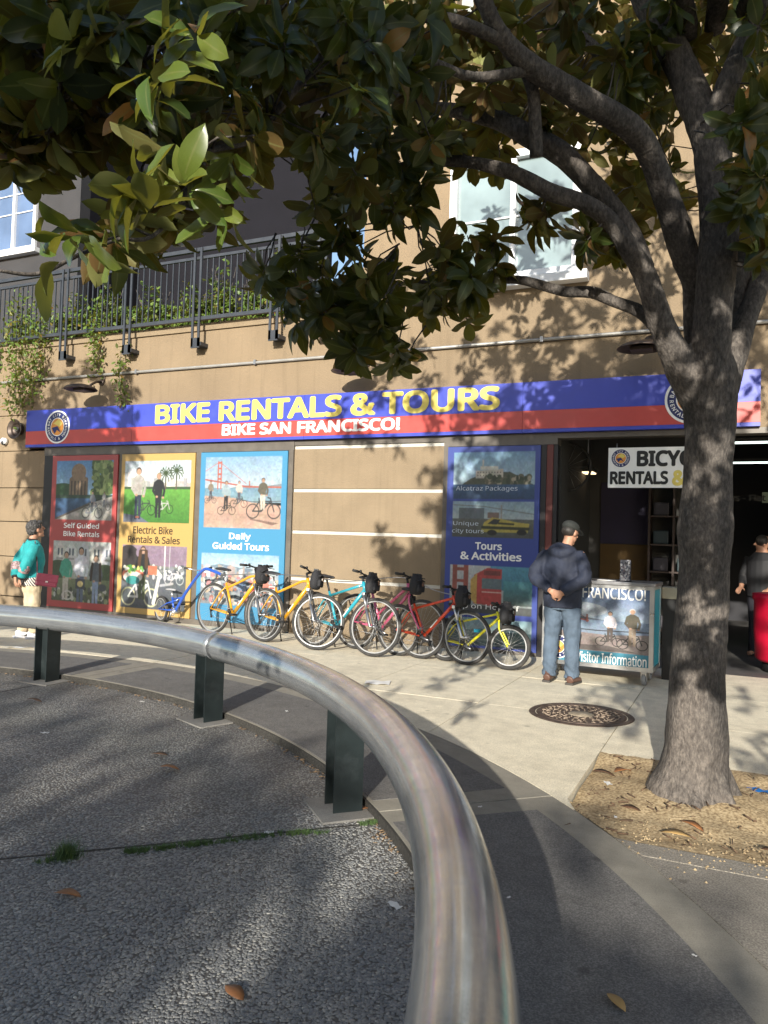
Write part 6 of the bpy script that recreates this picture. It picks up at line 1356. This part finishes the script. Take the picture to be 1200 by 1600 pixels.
for i in order[:300]:
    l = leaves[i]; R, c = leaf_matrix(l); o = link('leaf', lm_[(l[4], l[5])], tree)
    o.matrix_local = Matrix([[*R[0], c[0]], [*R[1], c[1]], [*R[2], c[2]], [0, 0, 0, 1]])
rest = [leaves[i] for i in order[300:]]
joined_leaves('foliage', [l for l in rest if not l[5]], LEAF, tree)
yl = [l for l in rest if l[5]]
if yl: joined_leaves('sun_tinted_foliage', yl, LEAFY, tree)

# ---------------------------------------------------------------- plants on the terrace
GREEN = leaf_mat('terrace_leaf', (.07, .15, .025), (.16, .24, .05), (.07, .11, .03), (.12, .15, .05), .3, .45)
def bush(name, label, c, r, n, L, seed, group=None, cat='shrub', trail=None):
    g2 = np.random.default_rng(seed); t = thing(name, label, cat, tuple(c), group=group); lv = []; st = MB()
    for i in range(n):
        if trail is None:
            d = g2.normal(0, 1, 3); d /= np.linalg.norm(d); rr = g2.random()**.45; p = d*np.array(r)*rr; p[2] = p[2]+r[2]; lump = .75+.25*math.sin(p[0]*9+seed)*math.cos(p[2]*8)
            p = p*lump
        else:
            k = g2.random(); p = np.array(trail(k))+g2.normal(0, r, 3)
        d = g2.normal(0, 1, 3); d[2] -= .3; d /= np.linalg.norm(d); up = np.array([0, -.4, 1.0])+g2.normal(0, .5, 3); up -= d*up.dot(d); up /= np.linalg.norm(up)
        lv.append((p, d, up, L*g2.uniform(.6, 1.3), int(g2.integers(5)), False))
    joined_leaves('foliage', lv, GREEN, t, True)
    if trail is None:
        for i in range(7):
            a = g2.uniform(0, 6.28); st.tube([(0, 0, 0), (r[0]*.3*math.cos(a), r[1]*.3*math.sin(a), r[2]), (r[0]*.6*math.cos(a), r[1]*.6*math.sin(a), r[2]*1.7)], [.012, .008, .004], 5)
    else: st.tube([tuple(trail(k/12)) for k in range(13)], .005, 5)
    st.build('stem', BARK, t, kind='stuff'); return t
TZ = 4.66
sh_spots = [(40, 430, .5, .32, .45, 260, 'leafy shrub at the left end of the terrace railing'), (110, 430, .5, .35, .55, 330, 'dense green shrub behind the second pair of railing posts'), (165, 425, .4, .35, .62, 300, 'yellow green bush left of the middle railing posts'), (235, 440, .5, .35, .55, 320, 'broad low bush behind the middle of the terrace railing'),
            (300, 440, .45, .35, .52, 280, 'bush behind the railing left of the third post pair'), (345, 420, .3, .3, .65, 200, 'tall thin bush behind the railing right of the third post pair'), (395, 440, .35, .3, .5, 200, 'small bush by the right part of the railing'), (435, 380, .25, .25, .72, 140, 'slender shrub rising above the right end of the railing')]
for i, (px, py, rx, ry, rz, n, lab) in enumerate(sh_spots):
    c = UY(px, py, D+.5); bush('terrace_shrub', lab, (c.x, D+.6, TZ), (rx*1.25, ry, rz*1.2), int(n*5.5), .10, 40+i, 'shrubs along the roof terrace')
VN = [((30, 470), (25, 640), .16, 330, 'thick green vine draped over the left end of the parapet'), ((70, 480), (50, 620), .12, 200, 'leafy vine hanging beside the leftmost bracket'), ((148, 470), (150, 585), .07, 110, 'thin vine hanging between the first two brackets'), ((185, 530), (192, 640), .05, 60, 'sparse vine sprig hanging above the lamp')]
for i, (a, b, r, n, lab) in enumerate(VN):
    A, B_ = UY(a[0], a[1], D-.2), UY(b[0], b[1], D-.1); c = Vector((A.x, D-.06, A.z)); dv = B_-A
    bush('hanging_vine', lab, tuple(c), r, int(n*2.6), .085, 70+i, 'vines hanging from the terrace', 'vine', trail=lambda k, dv=dv: (dv.x*k, -.1*math.sin(k*3.1)-.02, dv.z*k))
# ---------------------------------------------------------------- the curved pipe rail
def galv():
    m, N, L, b = nodes_of('worn_galvanised_pipe'); geo = N.new('ShaderNodeNewGeometry')
    sb = N.new('ShaderNodeVectorMath'); sb.operation = 'SUBTRACT'; sb.inputs[1].default_value = (CX, CY, Z_RAIL); L.new(geo.outputs['Position'], sb.inputs[0])
    sx_ = N.new('ShaderNodeSeparateXYZ'); L.new(sb.outputs[0], sx_.inputs[0]); an = N.new('ShaderNodeMath'); an.operation = 'ARCTAN2'; L.new(sx_.outputs[1], an.inputs[0]); L.new(sx_.outputs[0], an.inputs[1])
    fl = N.new('ShaderNodeCombineXYZ'); L.new(sx_.outputs[0], fl.inputs[0]); L.new(sx_.outputs[1], fl.inputs[1]); ln = N.new('ShaderNodeVectorMath'); ln.operation = 'LENGTH'; L.new(fl.outputs[0], ln.inputs[0])
    cb = N.new('ShaderNodeCombineXYZ'); ms = N.new('ShaderNodeMath'); ms.operation = 'MULTIPLY'; ms.inputs[1].default_value = .35; L.new(an.outputs[0], ms.inputs[0]); L.new(ms.outputs[0], cb.inputs[0]); L.new(ln.outputs['Value'], cb.inputs[1]); L.new(sx_.outputs[2], cb.inputs[2])
    n1 = N.new('ShaderNodeTexNoise'); n1.inputs['Scale'].default_value = 130; n1.inputs['Detail'].default_value = 4
    ns = N.new('ShaderNodeTexNoise'); ns.inputs['Scale'].default_value = 55; ns.inputs['Detail'].default_value = 5; L.new(cb.outputs[0], ns.inputs['Vector'])
    n2 = N.new('ShaderNodeTexNoise'); n2.inputs['Scale'].default_value = 3.2; n2.inputs['Detail'].default_value = 7; n2.inputs['Roughness'].default_value = .65
    n3 = N.new('ShaderNodeTexNoise'); n3.inputs['Scale'].default_value = 14; n3.inputs['Detail'].default_value = 6
    for n in (n1, n2, n3): L.new(geo.outputs['Position'], n.inputs['Vector'])
    r = ramp(N, [(.3, (.36, .375, .39)), (.5, (.42, .43, .44)), (.7, (.49, .495, .495))]); L.new(n2.outputs[0], r.inputs[0])
    av = N.new('ShaderNodeMix'); av.inputs[0].default_value = .6; L.new(n1.outputs[0], av.inputs[2]); L.new(ns.outputs[0], av.inputs[3]); r2 = ramp(N, [(.38, (.80, .81, .82)), (.5, (1.0, 1.0, 1.0)), (.62, (1.16, 1.17, 1.15))]); L.new(av.outputs[0], r2.inputs[0])
    mx = N.new('ShaderNodeMix'); mx.data_type = 'RGBA'; mx.blend_type = 'MULTIPLY'; mx.inputs[0].default_value = .8; L.new(r.outputs[0], mx.inputs[6]); L.new(r2.outputs[0], mx.inputs[7]); L.new(mx.outputs[2], b.inputs['Base Color'])
    b.inputs['Metallic'].default_value = .72; rr = N.new('ShaderNodeMapRange'); rr.inputs[1].default_value = .3; rr.inputs[2].default_value = .7; rr.inputs[3].default_value = .15; rr.inputs[4].default_value = .27; L.new(n3.outputs[0], rr.inputs[0]); L.new(rr.outputs[0], b.inputs['Roughness'])
    bp = N.new('ShaderNodeBump'); bp.inputs['Strength'].default_value = .06; bp.inputs['Distance'].default_value = .001; L.new(n1.outputs[0], bp.inputs['Height']); L.new(bp.outputs[0], b.inputs['Normal']); return m
GALV = galv(); POSTM = mat('dark_post_paint', (.012, .018, .019), .42, var=.3, vscale=5, dirt=.22, dcol=(.14, .16, .17), dscale=3.5, bump=.1)
rail = thing('pipe_rail', 'thick curved galvanised pipe rail on dark steel posts round the plaza', 'railing', (0, 0, 0))
secs = [(130, 66.5), (66.48, -40)]
for a, b in secs:
    n = int(abs(a-b)*1.6); MB().tube([(CX+R_RAIL*math.cos(rad(a+(b-a)*i/n)), CY+R_RAIL*math.sin(rad(a+(b-a)*i/n)), Z_RAIL) for i in range(n+1)], PIPE_R, 40).build('pipe', GALV, rail)
for a in (66.49,):
    q = [(CX+R_RAIL*math.cos(rad(a+d)), CY+R_RAIL*math.sin(rad(a+d)), Z_RAIL) for d in (-.03, .0, .03)]; MB().tube(q, [PIPE_R+.0002, PIPE_R+.0008, PIPE_R+.0002], 40).build('weld_seam', GALV, rail)
for k in range(-3, 3):
    a = 45.7+22.1*k if k != 0 else 45.7
    a = {0: 45.9, 1: 67.6, 2: 90.3, -1: 23.8, -2: 2, -3: -20}[k]
    x, y = CX+R_RAIL*math.cos(rad(a)), CY+R_RAIL*math.sin(rad(a)); rot = Matrix.Translation((x, y, Z_PL)) @ Matrix.Rotation(rad(a+90), 4, 'Z')
    h_ = Z_RAIL-Z_PL; p = link('support_post', None, rail); p.matrix_local = rot
    # an I section: web along the rail, flanges across it, the tops coped to the pipe
    def coped(y0, y1, x0, x1):
        m = MB(); ys = np.linspace(y0, y1, 9); zt = [h_-math.sqrt(max(0, (PIPE_R-.004)**2-min(abs(v), PIPE_R-.005)**2)) for v in ys]
        V = [(xx, v, zz) for xx in (x0, x1) for v, zz in list(zip(ys, [0]*9))+list(zip(ys, zt))]
        Fc = []
        for i in range(8): Fc += [(i, i+9, i+10, i+1), (18+i, 19+i, 28+i, 27+i), (i, i+1, i+19, i+18), (9+i, 27+i, 28+i, 10+i)]
        Fc += [(0, 18, 27, 9), (8, 17, 35, 26)]; return m.add(V, Fc)
    coped(-.085, .085, -.085, -.075).build('flange', POSTM, p); coped(-.085, .085, .075, .085).build('flange', POSTM, p); coped(-.005, .005, -.074, .074).build('web', POSTM, p)
    MB().box((-.20, -.18, .0), (.20, .18, .012), 0, .003).build('base_plate', BASEPL, p)
# bark chips and twigs lying in the pit
g8 = np.random.default_rng(5); m = MB()
for i in range(260):
    x, y = g8.uniform(PITX0+.05, 1.6), g8.uniform(PITY0+.03, PITY1-.05); 
    if math.hypot(x-TB.x, y-TB.y) < .25: continue
    a = g8.uniform(0, 3.14); l = g8.uniform(.008, .035); r = g8.uniform(.002, .006); z = -.04+.075*math.exp(-(math.hypot(x-TB.x, y-TB.y)/.42)**2)+.025*math.exp(-((y-PITY0)/.25)**2)+.036*math.exp(-((PITY1-y)/.22)**2)+.012
    m.tube([(x-l*math.cos(a), y-l*math.sin(a), z), (x+l*math.cos(a), y+l*math.sin(a), z+.004)], r, 4)
m.build('bark_chips', mat('bark_chip', (.10, .06, .035), .9, var=.6, vscale=30), kind='stuff')
# ---------------------------------------------------------------- manhole cover
c = (UG(828, 1112)+UG(988, 1122))/2; c2_ = (UG(907, 1097)+UG(910, 1138))/2; c = Vector(((c.x+c2_.x)/2, (c.y+c2_.y)/2, 0))
RUST = mat('rusty_cast_iron', (.085, .058, .045), .6, .4, var=.35, vscale=20, bump=.4, bscale=90, dirt=.4, dcol=(.25, .2, .14), dscale=14)
mh = thing('manhole_cover', 'round rusty cast iron manhole cover with raised pattern in the sidewalk', 'manhole cover', (c.x, c.y, 0))
MB().lathe([(0, .003), (.385, .003), (.385, .0), (0, .0)], 48, smooth=False).build('plate', RUST, mh)
MB().lathe([(.392, .002), (.398, .008), (.44, .008), (.448, .002)], 56, smooth=False).build('outer_ring', RUST, mh)
MB().lathe([(.34, .003), (.343, .010), (.372, .010), (.376, .003)], 56, smooth=False).build('inner_ring', RUST, mh)
MB().lathe([(0, .008), (.105, .008), (.11, .003)], 28).build('centre_boss', mat('worn_iron', (.34, .28, .2), .6, .2, var=.4, vscale=40), mh)
g5 = np.random.default_rng(2); m = MB()
for ring, nn in ((.145, 16), (.19, 20), (.235, 26), (.28, 30), (.32, 36)):
    for k in range(nn):
        a = 2*math.pi*(k+g5.uniform(-.2, .2))/nn; L_ = .018; rot = a+g5.choice([.8, -.8, 1.57, .2]); x, y = ring*math.cos(a), ring*math.sin(a); dx, dy = L_*math.cos(rot), L_*math.sin(rot)
        m.tube([(x-dx, y-dy, .006), (x+dx*.2, y+dy*.2+.004, .008), (x+dx, y+dy, .006)], .0055, 5)
m.build('raised_pattern', mat('worn_iron_rib', (.26, .20, .15), .55, .3, var=.3, vscale=30), mh, kind='stuff')
# ---------------------------------------------------------------- fallen leaves, scraps and weeds
DEAD = mat('dead_brown_leaf', (.24, .10, .035), .5, var=.3, vscale=12); DEADD = mat('dark_dead_leaf', (.10, .05, .025), .6, var=.3)
def fallen(px, py, L, rz, label, m=DEAD, z=Z_PL, shape=1, tilt=.1, name='fallen_leaf', group='fallen magnolia leaves'):
    p = UG(px, py, z); v, f = SHAPES[shape]; me = bpy.data.meshes.new(name); q = v*L; q[:, 2] *= .4; q[:, 2] += .012*L/.15*np.sin(q[:, 0]/L*3); q[:, 2] -= q[:, 2].min(); me.from_pydata(q.tolist(), [], f); me.polygons.foreach_set('use_smooth', [True]*len(f)); me.materials.append(m)
    o = link(name, me); o.location = (p.x, p.y, z+.006); o.rotation_euler = (0, tilt*0, rz); md = None
    me2 = o.data; n_ = len(me2.vertices); bm = bmesh.new(); bm.from_mesh(me2); r = bmesh.ops.solidify(bm, geom=bm.faces[:], thickness=.0012); bm.to_mesh(me2); bm.free()
    return tag(o, label, 'leaf', group)
fallen(352, 1545, .105, rad(-20), 'brown leaf lying flat on the pebbles at the bottom edge', shape=4); fallen(84, 1402, .12, rad(25), 'curled brown leaf on the pebbles below the weed tuft', shape=1)
fallen(250, 1204, .13, rad(30), 'brown leaf on the pebbles left of the middle post', shape=2); fallen(236, 1180, .12, rad(20), 'small dull leaf on the pebbles above its browner neighbour', DEADD, shape=0); fallen(558, 1268, .16, rad(40), 'copper leaf beside the base of the nearest full post', shape=3)
fallen(40, 1098, .15, rad(30), 'dull leaf on the pebbles near the far left post', DEADD, shape=2)
fallen(1062, 1288, .14, rad(-25), 'long brown leaf at the front of the tree pit', z=-.02, shape=1); fallen(1032, 1303, .15, rad(5), 'tan leaf on the pit edge left of the longer brown leaf', mat('tan_leaf', (.38, .24, .09), .5), z=0.0, shape=0); fallen(1188, 1335, .13, rad(10), 'brown leaf at the right edge of the tree pit', DEADD, z=0.0, shape=2)
fallen(925, 1212, .16, rad(15), 'crumpled brown leaf by the left corner of the tree pit', DEADD, z=-.03, shape=2); fallen(960, 1212, .17, rad(60), 'crumpled brown leaf in the pit left of the trunk', DEAD, z=-.03, shape=1); fallen(968, 1263, .12, rad(0), 'dark round leaf in the sandy soil', DEADD, z=-.03, shape=4); fallen(948, 1556, .10, rad(-45), 'thin dry stalk like leaf on the dark walkway', mat('tan_leaf', 0), z=.004, shape=3)
fallen(140, 1062, .14, rad(20), 'brown leaf by the edge of the walkway near the left post', DEADD, shape=1)
PAPER = mat('white_paper', (.72, .71, .68), .7)
def scrap(px, py, w, h, rz, label, m=PAPER, z=.004, name='paper_scrap', cat='paper'):
    p = UG(px, py, z); mb = MB(); n = 6; V = []
    for i in range(n+1):
        for j in range(3): V.append((w*(i/n-.5), h*(j/2-.5), .004+.006*math.sin(i*1.7+j*2.1)*min(1, w/.1)+.002))
    mb.add(V, [(i*3+j, (i+1)*3+j, (i+1)*3+j+1, i*3+j+1) for i in range(n) for j in range(2)], 0, True)
    o = mb.build(name, m); o.location = (p.x, p.y, z); o.rotation_euler = (0, 0, rz); return tag(o, label, cat)
scrap(590, 1067, .25, .2, rad(20), 'square white sheet lying on the sidewalk below the pink bicycle'); scrap(33, 1012, .34, .05, rad(40), 'long white strip of paper near the feet of the woman'); scrap(617, 1416, .07, .035, rad(-30), 'small white scrap beside the near part of the pipe', z=Z_PL); scrap(1186, 1236, .14, .07, rad(-10), 'crumpled blue wrapper in the tree pit at the right edge', mat('blue_wrapper', (.01, .16, .5), .35), z=-.02, name='wrapper', cat='wrapper')
for i, (x, y, w, z, lab) in enumerate(((222, 1097, .05, Z_PL, 'white speck of litter on the far pebbles'), (70, 1146, .06, Z_PL, 'pale crumb of litter on the left pebbles'), (420, 1302, .05, Z_PL, 'pale shell like bit in the weedy joint'), (750, 1262, .03, 0.004, 'tiny white bit on the dark walkway by the joint'), (795, 1404, .022, .004, 'tiny white bit on the dark walkway right of the pipe'), (702, 1275, .03, .004, 'tiny scrap on the walkway near the pipe'), (962, 1278, .03, -.025, 'white chip in the sandy soil'), (950, 1225, .07, -.025, 'grey sliver lying in the tree pit'), (448, 1112, .04, .004, 'pale fleck on the dark walkway under the pipe'), (1085, 1495, .02, .004, 'white fleck at the lower right of the walkway'))):
    scrap(x, y, w, w*.5, rad(17*i), lab, z=z, name='litter_scrap', cat='litter')
# grit and leaf crumbs gathered along the edge of the walkway
m = MB(); g9 = np.random.default_rng(4)
for i in range(220):
    a = rad(g9.uniform(36, 100) if i % 3 else g9.uniform(40, 56)); r = R_IN-.02-abs(g9.normal(0, .035)); x, y = CX+r*math.cos(a), CY+r*math.sin(a); l = g9.uniform(.004, .016); an_ = g9.uniform(0, 3.14)
    m.tube([(x-l*math.cos(an_), y-l*math.sin(an_), Z_PL+.003), (x+l*math.cos(an_), y+l*math.sin(an_), Z_PL+.006)], g9.uniform(.0015, .004), 4)
m.build('edge_grit', mat('leaf_crumbs', (.22, .15, .09), .9, var=.7, vscale=15), kind='stuff')
# grass in the pebble joint
GR = mat('joint_grass', (.055, .10, .025), .6, var=.4, vscale=40); g6 = np.random.default_rng(8); m = MB()
def tuft(x, y, z, n, hgt, sp):
    for i in range(n):
        a = g6.uniform(0, 6.28); r = abs(g6.normal(0, sp)); bx, by = x+r*math.cos(a)*.6, y+r*math.sin(a)*.6; h = hgt*g6.uniform(.4, 1.1); lx, ly = g6.normal(0, h*.5), g6.normal(0, h*.5); w = .0018
        m.add([(bx-w, by, z), (bx+w, by, z), (bx+lx*.5+w*.7, by+ly*.5, z+h*.6), (bx+lx*.5-w*.7, by+ly*.5, z+h*.6), (bx+lx, by+ly, z+h)], [(0, 1, 2, 3), (3, 2, 4)])
P0 = UG(104, 1340, Z_PL); tuft(P0.x, P0.y, Z_PL, 380, .075, .055)
for (xa_, ya_, xb_, yb_, n) in ((188, 1334, 340, 1316, 40), (430, 1304, 515, 1302, 12), (120, 1340, 60, 1348, 8), (340, 1316, 430, 1306, 14), (560, 1290, 600, 1284, 8)):
    for i in range(n*2):
        t_ = g6.random(); p = UG(xa_+(xb_-xa_)*t_, ya_+(yb_-ya_)*t_+g6.normal(0, 1.5), Z_PL); tuft(p.x, p.y, Z_PL, 14, .024, .016)
P0 = UG(575, 1012, 0); 
m.build('joint_grass', GR, kind='stuff')
wd = MB(); wp = UG(578, 1005, 0); m = MB(); m2 = m
# ---------------------------------------------------------------- unseen trees, the rows behind the camera added only to shade the plaza
g7 = np.random.default_rng(31)
def back_tree(x, y, h, r, label, n=330, lo=.05):
    t = thing('unseen_shade_tree', label, 'tree', (x, y, Z_PL), group='unseen trees that cast shade into the view'); m = MB()
    m.tube(smooth_path([(0, 0, 0), (.03, .02, h*.3), (.0, 0, h*.62), (.02, .03, h*.9)], 4), [.13]*4+[.10]*4+[.06]*4+[.03], 10); m.build('trunk', BARK, t); lv = []
    for i in range(n):
        d = g7.normal(0, 1, 3); d /= np.linalg.norm(d); q = np.sign(d)*np.abs(d)**.55; rr = g7.random()**.35; lump = 1+.06*math.sin(q[0]*7+x)*math.cos(q[1]*6)
        p = np.array([q[0]*r*rr, q[1]*r*.8*rr, h*(lo+1)/2+q[2]*h*(1-lo)/2*rr*lump])
        rosette(p, d+np.array([0, 0, .2]), 8, .3, g7, lv)
    b = MB()
    for i in range(9):
        a = i*.7; b.tube([(0, 0, h*.35+.03*i), (math.cos(a)*r*.4, math.sin(a)*r*.4, h*.5+.04*i), (math.cos(a)*r*.8, math.sin(a)*r*.8, h*.62+.05*i)], [.05, .03, .01], 6)
    b.build('branch', BARK, t, kind='stuff'); joined_leaves('foliage', lv, LEAF, t, True); return t
for i, (x, y, h, r, n) in enumerate(((-11.5, -13, 6.1, 2.0, 560), (-7.8, -13.2, 6.1, 2.0, 560), (-4.2, -12.8, 6.1, 2.0, 560), (-.8, -13, 5.95, 1.95, 560), (2.6, -12.7, 5.5, 1.9, 520), (6.0, -13, 5.5, 1.9, 520), (9.4, -13, 5.9, 2.0, 420))):
    back_tree(x, y, h, r, 'unseen leafy tree added in the nearer row behind the viewer for its shade', n)

for i, (x, y, h, r, n) in enumerate(((-9.8, -17, 7.35, 2.1, 330), (-5.9, -17.2, 7.35, 2.1, 330), (-2.3, -17, 7.2, 2.1, 330), (1.3, -17, 6.75, 2.1, 330), (4.9, -17, 6.7, 2.1, 330), (8.5, -17, 7.0, 2.1, 300))):
    back_tree(x, y, h, r, 'tall unseen tree added in the farther row behind the viewer for its shade', n)
back_tree(-9.3, 1.6, 7.2, 1.5, 'slender plaza tree outside the left edge shading the red poster', 300, .25)

# repeats of one kind share a group
GROUPS = {'bicycle': 'rental bicycles parked in a row', 'handlebar_bag': 'bags on the handlebars of the row', 'wall_lamp': 'bronze wall lamps above the sign', 'window_poster': 'posters in the shop windows',
          'ceiling_light': 'ceiling lights inside the shop', 'litter_scrap': 'small bits of litter', 'paper_scrap': 'paper scraps on the ground', 'stock_box': 'boxes on the shop shelf'}
for o in list(COL.objects):
    if o.parent is None and 'label' in o and 'group' not in o:
        k = o.name.split('.')[0]
        if k in GROUPS: o['group'] = GROUPS[k]
